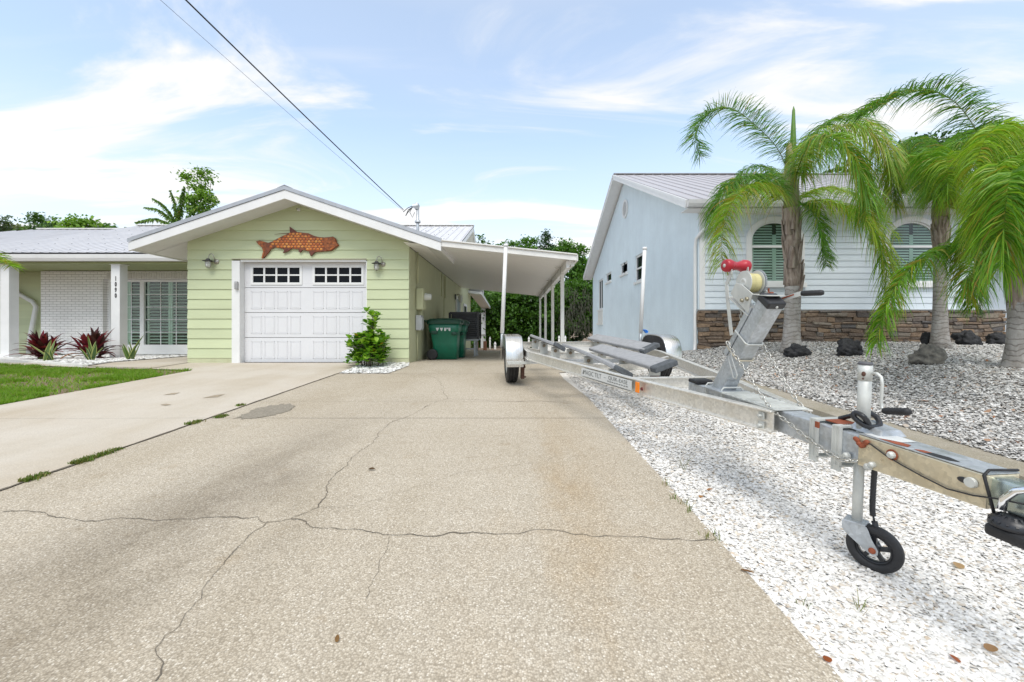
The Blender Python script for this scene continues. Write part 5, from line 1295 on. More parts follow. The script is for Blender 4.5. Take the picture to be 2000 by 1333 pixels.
m = MB(); y0 = T(1600, 850, -.06).y; y1 = T(1636, 850, -.06).y; m.box(-.03, .06, y1, y0, .551, .556); m.box(-.085, -.078, y0 - .02, y0 + .0, .52, .548); m.build('rust_strip', RUST, tr)
m = MB(); ya, yb = T(1640, 850, -.06).y, -4.50; m.add([(-.02, ya, .545), (.10, ya, .545), (.10, yb, .545), (-.03, yb, .545), (.0, ya - .02, .585), (.09, ya - .02, .585), (.09, yb + .02, .57), (.0, yb + .02, .57)], [(0, 3, 2, 1), (4, 5, 6, 7), (0, 1, 5, 4), (1, 2, 6, 5), (2, 3, 7, 6), (3, 0, 4, 7)]); m.build('jack_bracket', GALV, tr, bevel=.004)
# hinged outer sleeve and coupler
HY0 = T(1676, 880, -.066).y; HY1 = T(1925, 960, -.066).y
m = MB(); zt = .545
vs = []
for y, hw, b_, t_ in ((HY0, .068, .412, zt), (HY1, .062, .428, zt - .004)):
    vs += [(-hw, y, b_), (hw, y, b_), (hw, y, t_), (-hw, y, t_)]
m.add(vs, [(0, 1, 5, 4), (1, 2, 6, 5), (2, 3, 7, 6), (3, 0, 4, 7), (0, 3, 2, 1), (4, 5, 6, 7)]); sl = m.build('coupler_sleeve', ZINC_YELLOW, tr, bevel=.005)
m = MB(); m.add([(-.067, HY0, zt + .002), (.067, HY0, zt + .002), (.061, HY1, zt - .002), (-.061, HY1, zt - .002), (-.067, HY0, zt + .005), (.067, HY0, zt + .005), (.061, HY1, zt + .001), (-.061, HY1, zt + .001)], [(0, 3, 2, 1), (4, 5, 6, 7), (0, 1, 5, 4), (3, 0, 4, 7), (2, 3, 7, 6), (1, 2, 6, 5)]); m.build('top_plate', GALV, sl)
def top(u, s): y = HY0 + (HY1 - HY0) * u; return (s * .06, y, zt + .0065 - .004 * u)
m = MB(); m.add([top(.03, -.9), top(.03, .9), top(.30, .9), top(.30, -.2), top(.16, -.9)], [(0, 1, 2, 3, 4)]); m.build('white_label', DECAL, sl)
m = MB(); m.add([top(.17, -.9), top(.24, -.3), top(.38, -.2), top(.42, -.8), top(.34, -.95)], [(0, 1, 2, 3, 4)]); m.add([top(.47, -.85), top(.50, -.45), top(.57, -.4), top(.56, -.9)], [(0, 1, 2, 3)]); m.build('orange_mark', RUST, sl)
m = MB(); m.add([top(.56, -.9), top(.57, -.4), top(.68, -.25), top(.78, -.5), top(.74, -.85), top(.66, -.95)], [(0, 1, 2, 3, 4, 5)]); m.build('black_mark', BLACK_RUBBER, sl)
for px, py, r in ((1697, 912, .014), (1743, 889, .014), (1705, 908, .012), (1655, 890, .014)):
    p = T(px, py, -.07); m = MB(); m.lathe([(0, .022), (r * .6, .022), (r, .014), (r, 0)], (-.066, p.y, p.z), (-1, 0, 0), 10); m.build('bolt', GALV_PALE, sl)
p = T(1897, 943, -.066); m = MB(); m.lathe([(0, .010), (.016, .010), (.018, 0)], (-.064, p.y, p.z), (-1, 0, 0), 14); m.build('bolt', GALV_PALE, sl)
m = MB(); p = T(1743, 889, -.066); m.lathe([(.013, .003), (.022, .003), (.022, 0)], (-.067, p.y, p.z), (-1, 0, 0), 14)
p = T(1680, 865, -.07)
for k in range(7): m.ball((-.072 + .003 * math.sin(k), p.y - .03 + .008 * k, p.z + .012 * math.cos(k * 1.1)), .008, .012, .010, 8, 6)
m.build('rusty_hinge', RUST, sl)
m = MB(); p = T(1881, 938, -.0665); m.ball((-.066, p.y, p.z), .003, .018, .010); m.build('bolt_slot', BLACK_PLASTIC, sl)
m = MB(); m.tube([Vector((-.072, T(px, py, -.072).y, T(px, py, -.072).z)) for px, py in ((1685, 862), (1700, 868), (1730, 890), (1760, 908), (1800, 930), (1850, 955), (1900, 968), (1945, 974), (2005, 986))], .0028, 5); m.build('brake_wire', BLACK_RUBBER, tr)
m = MB(); vs = []
for y, hw, b_, t_ in ((HY1 + .02, .054, .44, .535), (HY1 - .10, .050, .44, .53), (HY1 - .20, .06, .43, .545), (HY1 - .36, .055, .42, .55), (HY1 - .42, .03, .43, .53)):
    vs += [(-hw, y, b_), (hw, y, b_), (hw * .8, y, t_), (-hw * .8, y, t_)]
m.smooth = True; m.add(vs, [(4 * i + j, 4 * i + (j + 1) % 4, 4 * i + 4 + (j + 1) % 4, 4 * i + 4 + j) for i in range(4) for j in range(4)] + [(0, 3, 2, 1), (16, 17, 18, 19)]); cpl = m.build('coupler', simple('zinc_green_steel', (.45, .52, .50), .25, .8, var=.2), tr, bevel=.008)
m = MB(); y = HY1 + .005; m.tube([(-.066, y - .03, .425), (-.068, y, .54), (-.05, y, .556), (.06, y, .552)], .0045, 6); m.build('clip', BLACK_RUBBER, tr)
m = MB(); yl = T(1962, 960, -.07).y
m.tube([(-.078, yl, .455), (-.078, yl - .005, .49), (-.074, yl - .03, .525), (-.06, yl - .09, .56), (-.03, yl - .16, .58)], .011, 10); m.build('latch_handle', CHROME, cpl)
m = MB(); cx_ = -.055; yl2 = T(1975, 1010, -.06).y
m.smooth = True; m.lathe([(0, .032), (.02, .034), (.045, .022), (.052, .005), (.052, -.002)], (cx_, yl2, .405), (0, 0, 1), 22); m.smooth = False
for k in range(16):
    a = 2 * PI * k / 16; m.bar((cx_ + .026 * math.cos(a), yl2 + .026 * math.sin(a), .437), (cx_ + .050 * math.cos(a), yl2 + .050 * math.sin(a), .416), .006, .006)
lk = m.build('coupler_lock', BLACK_PLASTIC, cpl)
m = MB(); m.box(cx_ - .045, cx_ + .05, yl2 - .11, yl2 + .042, .362, .402); m.build('lock_body', BLACK_RUBBER, cpl, bevel=.012, seg=3)
# jack
JV = .006; JY = T(1690, 720, JV).y
m = MB(); m.tube([(JV, JY, .50), (JV, JY, .838)], .0245, 20); jk = m.build('jack', GALV_PALE, tr)
m = MB(); m.tube([(JV, JY, .77), (JV, JY, .843)], .0262, 20); m.build('collar', GALV_PALE, jk)
m = MB(); m.lathe([(0, .850), (.024, .850), (.0275, .846), (.0275, .839), (.0, .839)], (JV, JY, 0), (0, 0, 1), 20); m.build('cap', simple('dark_grey_cap', (.09, .09, .10), .5), jk)
m = MB(); m.ball((JV - .022, JY - .014, .80), .008, .008, .011, 10, 6); m.ball((JV - .023, JY - .013, .779), .004, .004, .004, 8, 5); m.build('grease_port', RUST_DARK, jk)
arm = [T(px, py, JV + .0) for px, py in ((1704, 730), (1713, 730), (1721, 737), (1723, 750), (1721, 785), (1722, 797), (1729, 803))]
m = MB(); m.tube(arm, .0062, 10); cr = m.build('crank_handle', GALV_PALE, jk)
a0, a1 = T(1727, 803, JV), T(1777, 805, JV)
m = MB(); pts_ = [a0.lerp(a1, t) for t in np.linspace(0, 1, 13)]; m.tube(pts_, [.013, .015, .0155, .0145, .0158, .0145, .0158, .0145, .0158, .0145, .0158, .015, .011], 12); m.build('grip', BLACK_RUBBER, cr)
m = MB(); m.tube([(JV - .012, JY, .13), (JV - .012, JY, .46)], .0195, 18); m.build('lower_tube', GALV_PALE, jk)
# caster fork and jack wheel
wc = T(1713, 1083, -.0); nw = Vector((-.80, -.60, 0)); nl = Vector((nw.x * ca_ + nw.y * sa_, -nw.x * sa_ + nw.y * ca_, 0)).normalized(); tl_ = Vector((0, 0, 1)).cross(nl).normalized()
if tl_.x < 0: tl_ = -tl_
jt = Vector((JV - .012, JY, .13)); wc = Vector((jt.x, jt.y, wc.z + .004)) + tl_ * .062
m = MB(); m.smooth = True; rw = .098
m.lathe([(.062, -.016), (.070, -.022), (.085, -.023), (.095, -.018), (rw, -.008), (rw, .008), (.095, .018), (.085, .023), (.070, .022), (.062, .016), (.062, -.016)], wc, nl, 36); jw = m.build('jack_wheel', BLACK_RUBBER, tr)
m = MB(); m.smooth = True; m.lathe([(.0635, -.014), (.0635, .014), (.055, .012), (.055, -.012), (.0635, -.014)], wc, nl, 32); m.lathe([(0, -.02), (.02, -.02), (.022, .0), (.02, .02), (0, .02)], wc, nl, 16); m.smooth = False
for k in range(5):
    a = 2 * PI * k / 5 + .3; d = tl_ * math.cos(a) + Vector((0, 0, 1)) * math.sin(a); m.bar(wc + d * .015, wc + d * .058, .016, .016, nl)
m.build('hub', BLACK_PLASTIC, jw)
def fk(a, b, d): return wc + tl_ * a + Vector((0, 0, b)) + nl * d
up_ = .13 - wc.z
fpoly = [(-.018, -.014), (.0, -.022), (.018, -.014), (.020, .004), (-.004, up_ * .55), (-.016, up_ - .006), (-.022, up_ + .004), (-.108, up_ + .004), (-.108, up_ - .03), (-.094, up_ * .45)]
for sd in (1, -1):
    m = MB(); m.prism(fpoly, fk, sd * .029, sd * .033); m.build('fork', GALV, jw, bevel=.002)
    if sd > 0:
        m = MB(); m.lathe([(0, .044), (.010, .043), (.013, .038), (.013, .033)], wc, nl, 10); m.build('axle_bolt', RUST, jw)
m = MB(); m.prism([(-.104, up_ + .002), (-.026, up_ + .002), (-.026, up_ + .012), (-.104, up_ + .012)], fk, -.036, .036); m.prism([(-.095, .055), (-.088, .05), (-.085, up_), (-.1, up_)], fk, -.03, .03); m.build('fork_top', GALV, jw, bevel=.003)
# wiring loom
pts_ = [T(px, py, v) for px, py, v in ((1706, 850, .04), (1690, 818, -.04), (1672, 807, -.05), (1668, 815, -.055), (1690, 832, -.03), (1712, 834, .03), (1718, 826, .06), (1708, 812, .07), (1690, 806, .085), (1665, 812, .06), (1640, 818, .05))]
sp_ = smooth_path(pts_, 10); m = MB(); m.tube(sp_, [.0105 + .0012 * (i % 2) for i in range(len(sp_))], 8); m.build('wiring_loom', BLACK_PLASTIC, tr)
pts_ = [T(px, py, .03) for px, py in ((1709, 905), (1706, 950), (1704, 990), (1705, 1008))]
sp_ = smooth_path(pts_, 14); m = MB(); m.tube(sp_, [.0100 + .0014 * (i % 2) for i in range(len(sp_))], 8); m.tube([T(1705, 1006, .03), T(1708, 1020, .03)], .004, 6); a = T(1708, 1018, .03); b_ = T(1713, 1042, .03); m.tube([a, b_], .011, 8); m.build('wiring_loom', BLACK_PLASTIC, tr)
# winch post
pb = Vector((0, -3.385, .552)); pt = Vector((0, -3.83, 1.143)); ax = (pt - pb).normalized(); pn = Vector((1, 0, 0)).cross(ax).normalized()
if pn.z > 0: pn = -pn                                       # points forward-down
PW = .098
m = MB(); m.bar(pb - ax * .02, pt - ax * .02, PW, PW, pn); wp = m.build('winch_post', GALV, tr, bevel=.006)
m = MB(); m.bar(pt - ax * .034, pt + ax * .012, PW + .010, PW + .010, pn); m.build('post_cap', BLACK_PLASTIC, wp, bevel=.010, seg=3)
m = MB(); m.lathe([(0, .008), (.007, .006), (.008, 0)], pt - ax * .015 + pn * (PW / 2 + .004), tuple(pn), 8); m.build('cap_screw', GALV_PALE, wp)
m = MB(); m.box(-.10, .10, -3.52, -3.28, .542, .552)
m.add([(-.05, -3.36, .55), (.05, -3.36, .55), (.05, -3.46, .55), (-.05, -3.46, .55), (-.046, -3.39, .62), (.046, -3.39, .62), (.046, -3.50, .62), (-.046, -3.50, .62)], [(0, 1, 5, 4), (1, 2, 6, 5), (2, 3, 7, 6), (3, 0, 4, 7)]); m.build('base_plate', GALV, tr, bevel=.003)
for y in (-3.31, -3.49):
    m = MB(); m.tube([(-.075, y, .40), (-.075, y, .555), (-.06, y, .572), (.06, y, .572), (.075, y, .555), (.075, y, .40)], .006, 6); m.build('u_bolt', GALV_PALE, tr)
m = MB(); m.box(-.09, .05, -3.20, -3.10, .545, .575); m.build('rubber_block', BLACK_RUBBER, tr, bevel=.01)
back = -pn
for s_ in (.60, .42):
    c = pb.lerp(pt, s_); m = MB(); h = PW / 2 + .008
    m.tube([c + Vector((-h, 0, 0)) + back * .08, c + Vector((-h, 0, 0)) + pn * (h - .012), c + Vector((-h + .012, 0, 0)) + pn * h, c + Vector((h - .012, 0, 0)) + pn * h, c + Vector((h, 0, 0)) + pn * (h - .012), c + Vector((h, 0, 0)) + back * .08], .0055, 8); m.build('u_bolt', simple('yellow_zinc_rod', (.62, .55, .42), .4, .7) if s_ < .5 else GALV_PALE, wp)
# channel plate behind the post carrying winch and bow roller
m = MB(); c0 = pb.lerp(pt, .34) + back * (PW / 2 + .006); c1 = pb.lerp(pt, .86) + back * (PW / 2 + .006)
m.bar(c0, c1, .105, .008, back); m.bar(c0 + Vector((-.052, 0, 0)) + back * .012, c1 + Vector((-.052, 0, 0)) + back * .012, .005, .035, back); m.bar(c0 + Vector((.052, 0, 0)) + back * .012, c1 + Vector((.052, 0, 0)) + back * .012, .005, .035, back); m.build('winch_channel', GALV, wp)
# winch frame: two side plates
dr = T(1465, 553, 0.0)                                      # drum centre
for v in (-.056, .060):
    q = [T(px, py, -.056) for px, py in ((1461, 612), (1427, 574), (1438, 553), (1449, 556), (1470, 574))]
    m = MB(); q2 = [(p.y, p.z) for p in q]
    m.prism(q2, lambda a, b, d: (d, a, b), v - .003, v + .003); m.build('winch_plate', GALV_PALE, wp, bevel=.001, seg=1)
    if v < 0:
        m = MB()
        for px, py in ((1450, 587), (1460, 584)):
            p = T(px, py, -.059); m.lathe([(0, .012), (.010, .012), (.012, .006), (.012, 0)], (-.059, p.y, p.z), (-1, 0, 0), 8)
        m.build('plate_bolt', simple('brass_zinc', (.35, .32, .24), .4, .8), wp)
m = MB(); pa, pc = T(1424, 580, -.05), T(1462, 617, -.05); m.bar((0, pa.y, pa.z), (0, pc.y, pc.z), .118, .006); pd = T(1500, 578, -.05); m.bar((0, T(1463, 575, -.05).y, T(1463, 575, -.05).z), (0, pd.y, pd.z), .116, .005); m.build('winch_frame', GALV_PALE, wp)
m = MB(); m.lathe([(.045, -.040), (.058, -.040), (.058, .038), (.045, .038)], dr, (1, 0, 0), 28); m.lathe([(.059, -.004), (.060, .0), (.059, .004)], dr, (1, 0, 0), 28); sd_ = m.build('winch_strap', STRAP, wp)
m = MB(); m.smooth = False; m.lathe([(0, -.046), (.022, -.050), (.03, -.046), (.074, -.044), (.074, -.040), (0, -.040)], dr, (1, 0, 0), 32); m.lathe([(0, .038), (.074, .040), (.074, .044), (0, .044)], dr, (1, 0, 0), 32); m.build('winch_drum', GALV_PALE, wp)
m = MB()
vs = []; n = 44
m.lathe([(0, .046), (.074, .046), (.074, .055), (0, .055)], dr, (1, 0, 0), 44)
for k in range(n):
    a = 2 * PI * k / n; d = Vector((0, math.cos(a), math.sin(a))); m.bar(dr + Vector((.0505, 0, 0)) + d * .072, dr + Vector((.0505, 0, 0)) + d * .081, .009, .005, Vector((0, -math.sin(a), math.cos(a))))
m.build('gear', GALV, wp)
m = MB(); p = T(1501, 573, .06); m.bar(p, p + Vector((0, 0, .03)), .004, .012); m.bar(p + Vector((0, .0, -.004)), p + Vector((.0, -.03, .0)), .02, .012); m.build('ratchet_pawl', RUST, wp)
h0, h1 = T(1512, 590, .075), T(1566, 573, .085)
m = MB(); m.bar(h0, h1, .006, .024, (0, 0, 1)); m.tube([h0 + Vector((-.06, 0, 0)), h0 + Vector((.01, 0, 0))], .009, 8); hc = m.build('winch_handle', GALV_PALE, wp)
m = MB(); m.bar(h0.lerp(h1, .15) + Vector((-.0035, 0, .004)), h0.lerp(h1, .75) + Vector((-.0035, 0, .005)), .002, .008); m.build('rust_streak', RUST, hc)
g1 = T(1608, 572, .125); g0 = h1 + Vector((0, 0, -.002)); m = MB(); m.tube([g0, g0.lerp(g1, .1), g0.lerp(g1, .9), g1], [.014, .0155, .0155, .012], 12); m.build('grip', BLACK_RUBBER, hc)
# bow roller and its arms
rc = T(1438, 520, 0)
m = MB(); m.smooth = True
pr = [(.012, -.100), (.036, -.100), (.044, -.095), (.048, -.086), (.049, -.058), (.046, -.052), (.040, -.038), (.032, -.014), (.031, .0), (.032, .014), (.040, .038), (.046, .052), (.049, .058), (.048, .086), (.044, .095), (.036, .100), (.012, .100)]
m.lathe([(r * .86, h * .90) for r, h in pr], rc, (1, .12, 0), 32); ro = m.build('bow_roller', RED, wp)
m = MB(); m.tube([rc + Vector((-.093, -.011, 0)), rc + Vector((.093, .011, 0))], .009, 10); m.lathe([(.006, -.092), (.012, -.092), (.012, -.088)], rc, (1, .12, 0), 12); m.build('roller_pin', GALV_PALE, ro)
for sx in (-1, 1):
    v = sx * .056
    q = [T(px, py, -.056) for px, py in ((1427, 522), (1427, 536), (1419, 556), (1421, 585), (1427, 640), (1429, 655))]
    m = MB()
    for a, b in zip(q[:-1], q[1:]): m.bar((v, a.y, a.z), (v, b.y, b.z), .006, .028, (0, 1, .2))
    m.build('roller_arm', GALV_PALE, wp)
# chains
def chain(name, pts, pitch=.030, r=.0036, parent=tr):
    p = smooth_path([Vector(q) for q in pts], 12); m = MB(); acc = 0; i = 0; pos = [p[0]]; need = pitch
    for a, b in zip(p[:-1], p[1:]):
        L = (b - a).length; d = 0
        while need <= L - d + 1e-9:
            d += need; pos.append(a.lerp(b, d / L)); need = pitch
        need -= (L - d)
    for k, (a, b) in enumerate(zip(pos[:-1], pos[1:])):
        d = (b - a).normalized(); u = d.cross(Vector((1, 0, 0))); u = (u if u.length > .1 else d.cross(Vector((0, 0, 1)))).normalized(); w = d.cross(u)
        s = (u * .75 + w * .66) if k % 2 else (w * .75 - u * .66); s.normalize(); c = (a + b) / 2; hl, hw = pitch * .62, pitch * .27
        ring = [c + d * (hl * math.cos(t) * (1 if abs(math.cos(t)) < .7 else 1)) + s * (hw * max(-1, min(1, 1.35 * math.sin(t)))) for t in [2 * PI * q / 12 for q in range(12)]]
        n = 5; vs = []; nn = d.cross(s)
        for q in range(12):
            tg = (ring[(q + 1) % 12] - ring[q - 1]).normalized(); o = tg.cross(nn)
            for e in range(n): an = 2 * PI * e / n; vs.append(ring[q] + (o * math.cos(an) + nn * math.sin(an)) * r)
        sm = m.smooth; m.smooth = True; m.add(vs, [(q * n + e, q * n + (e + 1) % n, ((q + 1) % 12) * n + (e + 1) % n, ((q + 1) % 12) * n + e) for q in range(12) for e in range(n)])
    return m.build(name, CHAINM, parent)
CHAINM = simple('zinc_chain', (.55, .54, .50), .35, .85, var=.25, vscale=40)
chain('safety_chain', [T(px, py, -.088) for px, py in ((1420, 668), (1434, 692), (1450, 716), (1481, 764), (1506, 798), (1544, 830), (1591, 867), (1634, 894), (1650, 900), (1675, 900))])
chain('safety_chain', [T(px, py, .10) for px, py in ((1481, 660), (1506, 702), (1535, 751), (1569, 798), (1593, 815))])
chain('bow_chain', [T(px, py, -.02) for px, py in ((1448, 602), (1446, 630), (1440, 650), (1428, 668), (1420, 672))], .022, .003)
m = MB(); p0 = [T(px, py, -.085) for px, py in ((1423, 700), (1432, 738), (1438, 740), (1440, 733), (1430, 702), (1428, 690), (1424, 694))]; m.tube(p0, .004, 6); m.build('chain_hook', GALV_PALE, tr)
# ------------------------------------------------------------------ palms
def frond(palm, pts, n=120, dens=2.3, L=.62, droop=.9, col=((.06, .17, .012), (.14, .27, .025)), yellow=.12, spread=1.0, up=.35, wid=.0078, stem=.02, name='frond', bare=.10):
    """rachis through pts (palm space) with two plumes of hanging leaflets"""
    p = smooth_path([Vector(q) for q in pts], 14); seg = [(b - a).length for a, b in zip(p[:-1], p[1:])]; tot = sum(seg)
    def at(s):
        d = s * tot
        for i, l in enumerate(seg):
            if d <= l or i == len(seg) - 1: return p[i].lerp(p[i + 1], min(1, d / max(l, 1e-6))), (p[i + 1] - p[i]).normalized()
            d -= l
    V = []; Fc = []; C = []
    def quadstrip(ptsl, wl, c, side):
        o = len(V)
        for q, w in zip(ptsl, wl): V.extend([q - side * w, q + side * w]); C.extend([c, c])
        for i in range(len(ptsl) - 1): Fc.append((o + 2 * i, o + 2 * i + 1, o + 2 * i + 3, o + 2 * i + 2))
    stemc = (.17, .20, .05)
    r0 = [at(i / 20)[0] for i in range(21)]
    for ax_ in (Vector((1, 0, 0)), Vector((0, 1, 0)), Vector((0, 0, 1))):
        quadstrip(r0, [stem * (1 - i / 22) * .6 for i in range(21)], stemc, ax_)
    G = Vector((0, 0, -1))
    n = int(n * dens)
    for k in range(n):
        s = bare + (1 - bare) * (k + random.random()) / n; q, t = at(s)
        sv = t.cross(Vector((0, 0, 1)))
        if sv.length < .15: sv = t.cross(Vector((0, 1, 0)))
        sv.normalize(); nv = sv.cross(t).normalized()
        if nv.z < 0: nv = -nv
        ll = L * (.35 + .65 * math.sin(PI * min(1, .12 + .86 * s)) ** .7) * random.uniform(.75, 1.12)
        for sd in (-1, 1):
            e = random.gauss(up, .45)                   # queen-palm plumes: leaflets leave at many angles
            d = (sv * sd * spread + nv * e + t * random.uniform(.2, .7)).normalized()
            dr = droop * random.uniform(.7, 1.3) * (1.45 if droop >= .9 else 1.)
            m_ = 4; pl = []
            for j in range(m_ + 1):
                x = j / m_; pl.append(q + d * ll * (x - .22 * dr * x * x) + G * ll * dr * .62 * x ** (1.6 if droop >= .9 else 2))
            tw = random.uniform(0, PI); side = (t * math.cos(tw) + nv * math.sin(tw)).normalized()
            rb = random.random() ** 1.2; c = [(a + (b - a) * rb) * random.uniform(.85, 1.12) for a, b in zip(*col)]
            if random.random() < yellow: c = [.30, .29, .035] if random.random() < .8 else [.36, .25, .06]
            w = wid * random.uniform(.7, 1.15); quadstrip(pl, [w * .55, w, w * .85, w * .55, .001], c, side)
    return npmesh(name, np.array([tuple(v) for v in V]), np.array(Fc), PALM_LEAF, palm, np.array(C))

def palm(px, py, Y, trunk_px, top, label, fronds, boots, spear=None, group='queen palms on the gravel bank'):
    """trunk_px: (half width px at the base, at the top of the grey trunk, boot half width), boots: py where the brown boots begin/end"""
    b = P(px, py, Y); b.z = berm_z(b.x, Y) if b.x > 3 else g(Y); t = thing('palm_tree', b, label, 'palm tree', group)
    k = Y / F
    def L(x, y, dY=0.): return P(x, y, Y + dY) - b
    m = MB(); pts = []; rs = []
    for i in range(15):
        s = i / 14; q = L(px + (boots[2] - px) * s, py + (boots[0] - py) * s); q.z = -.06 if i == 0 else q.z
        pts.append(q); rs.append(k * (trunk_px[1] + (trunk_px[0] - trunk_px[1]) * (1 - s) ** 4 + trunk_px[0] * .08 * math.exp(-s * 22)))
    m.tube(pts, rs, 28); m.build('trunk', PALM_BARK, t)
    m = MB(); nb_ = 15; x0, y0, x1, y1 = boots[2], boots[0] + 6, boots[3], boots[1]
    core = [L(x0 + (x1 - x0) * s, y0 + (y1 - y0) * s) for s in np.linspace(0, 1, 8)]; m.tube(core, [k * trunk_px[2] * (1.0 + .12 * math.sin(i * 2.1)) * (.86 if i == 0 else 1) for i in range(8)], 14)
    for i in range(nb_ * 3):
        s = random.uniform(-.02, .9); a = i * 2.4; c = L(x0 + (x1 - x0) * s, y0 + (y1 - y0) * s); rr = k * trunk_px[2] * random.uniform(.85, 1.0); d = Vector((math.cos(a), math.sin(a), 0))
        h = random.uniform(.25, .55); w = rr * random.uniform(.35, .75)
        tn = Vector((-d.y, d.x, 0)); ring = []; fl = random.uniform(.15, 1.0) * (1.1 - .6 * s)
        for j in range(6):
            f = j / 5; o = c + d * (rr * (.95 + .75 * f * fl)) + Vector((0, 0, h * (f - .25)))
            ww = w * (1 - .75 * f) + .008; th = .025 * (1 - f) + .008; ring += [o - tn * ww, o + d * th, o + tn * ww, o - d * th * .6]
        m.smooth = True; m.add(ring, [(4 * j + q, 4 * j + (q + 1) % 4, 4 * j + 4 + (q + 1) % 4, 4 * j + 4 + q) for j in range(5) for q in range(4)] + [(20, 21, 22, 23)])
    m.build('leaf_boots', BOOT, t)
    if top:                                             # green crownshaft of young leaf bases
        m = MB(); m.tube([L(*q) for q in top[0]], [k * r for r in top[1]], 12); m.build('crownshaft', simple('crownshaft_green', (.16, .19, .05), .6, c2=(.25, .19, .12), vscale=7, stretch=(3, 3, .5)) if 'crownshaft_green' not in bpy.data.materials else bpy.data.materials['crownshaft_green'], t)
    if spear:
        m = MB(); m.tube([L(*q) for q in spear] + [L(spear[-1][0], spear[-1][1] - 8)], [k * 5, k * 5.5, k * 2.5, k * .4], 8); m.build('spear', simple('spear_green', (.10, .22, .02), .5, var=.3, vscale=8, stretch=(6, 6, .3)), t)
        frond(t, [L(*q) for q in spear], 40, .34, .05, yellow=0, spread=.16, up=.0, wid=.018, name='spear_leaf', bare=.15)
    for f in fronds:
        kw = f[1] if len(f) > 1 else {}
        frond(t, [L(*q) for q in f[0]], **kw)
    return t
DK = ((.055, .16, .018), (.16, .32, .035)); YL = ((.12, .26, .016), (.35, .48, .045)); MD = ((.07, .20, .014), (.23, .40, .035))
palm(1545, 690, 8.5, (19, 13.5, 14), ([(1546, 420), (1546, 380), (1543, 330), (1541, 280)], [14, 13, 10, 4]), 'leftmost queen palm on the bank, with a pointed spear leaf standing upright',
     [([(1544, 350), (1518, 290), (1470, 240, -.2), (1425, 212, -.3), (1385, 222, -.3), (1360, 262, -.3), (1366, 306, -.3)], dict(n=150, L=.60, droop=.5, up=.45, col=DK, yellow=.05)),
      ([(1541, 400), (1515, 362, -.4), (1475, 345, -.8), (1430, 355, -1.0), (1403, 395, -1.1), (1396, 450, -1.1)], dict(n=140, L=.62, droop=.9, col=DK, yellow=.08)),
      ([(1541, 410), (1510, 372, -.5), (1470, 362, -1.1), (1432, 392, -1.5), (1412, 450, -1.7), (1408, 520, -1.7)], dict(n=150, L=.60, droop=1., col=YL, yellow=.35)),
      ([(1550, 380), (1580, 300, -.2), (1630, 252, -.4), (1690, 252, -.6), (1732, 310, -.7), (1748, 400, -.7)], dict(n=190, L=.75, droop=1.0, col=YL, yellow=.25)),
      ([(1550, 370), (1570, 300, -.6), (1610, 265, -1.2), (1650, 285, -1.6), (1680, 350, -1.8), (1692, 420, -1.8)], dict(n=190, L=.72, droop=1.05, col=MD, yellow=.2)),
      ([(1550, 360), (1575, 280, .5), (1625, 235, .9), (1680, 232, 1.2), (1725, 272, 1.3), (1750, 340, 1.4)], dict(n=150, L=.70, droop=.9, col=DK, yellow=.1)),
      ([(1552, 405), (1590, 392, -.4), (1640, 400, -.8), (1690, 430, -1.1), (1722, 490, -1.2), (1738, 570, -1.2), (1742, 610, -1.2)], dict(n=140, L=.55, droop=.9, col=YL, yellow=.2)),
      ([(1550, 408), (1572, 400, -.3), (1592, 425, -.6), (1605, 470, -.7), (1614, 520, -.7)], dict(n=110, L=.38, droop=.8, col=DK, yellow=.05)),
      ([(1552, 400), (1590, 372, .6), (1640, 372, 1.1), (1700, 402, 1.4), (1750, 465, 1.5)], dict(n=120, L=.5, droop=.9, col=YL, yellow=.15)),
      ([(1545, 395), (1525, 350, .6), (1490, 325, 1.1), (1450, 335, 1.4), (1425, 375, 1.5)], dict(n=110, L=.55, droop=.9, col=DK, yellow=.05))],
     (560, 408, 1549, 1546), [(1545, 340), (1549, 280), (1550, 216)])
palm(1836, 678, 8.75, (15.5, 10, 10), ([(1836, 425), (1837, 400), (1838, 370), (1838, 345)], [13, 13, 9, 4]), 'slim queen palm with smooth grey trunk in front of the second arched window',
     [([(1836, 410), (1822, 340, -.3), (1800, 300, -.7), (1784, 320, -1.0), (1778, 370, -1.1)], dict(n=170, L=.72, droop=1.1, col=MD, yellow=.06)),
      ([(1836, 405), (1830, 330, -.8), (1822, 295, -1.4), (1815, 320, -1.9), (1812, 375, -2.0)], dict(n=170, L=.72, droop=1.15, col=MD, yellow=.06)),
      ([(1838, 405), (1850, 320, -.3), (1872, 280, -.6), (1900, 290, -.9), (1920, 340, -1.0)], dict(n=170, L=.75, droop=1.1, col=MD, yellow=.05)),
      ([(1838, 400), (1852, 300, .5), (1888, 258, .9), (1930, 262, 1.2), (1965, 300, 1.3)], dict(n=150, L=.70, droop=.9, col=DK, yellow=.04)),
      ([(1836, 400), (1822, 310, .6), (1795, 270, 1.2), (1765, 285, 1.6), (1750, 335, 1.7)], dict(n=140, L=.7, droop=1.0, col=DK, yellow=.05)),
      ([(1840, 412), (1862, 390, -.6), (1886, 392, -1.0), (1900, 430, -1.2), (1905, 480, -1.3)], dict(n=120, L=.5, droop=1.0, col=YL, yellow=.5)),
      ([(1836, 405), (1838, 340, -1.0), (1845, 305, -1.8), (1850, 330, -2.3), (1852, 380, -2.4)], dict(n=150, L=.7, droop=1.15, col=YL, yellow=.1))],
     (492, 418, 1836, 1836))
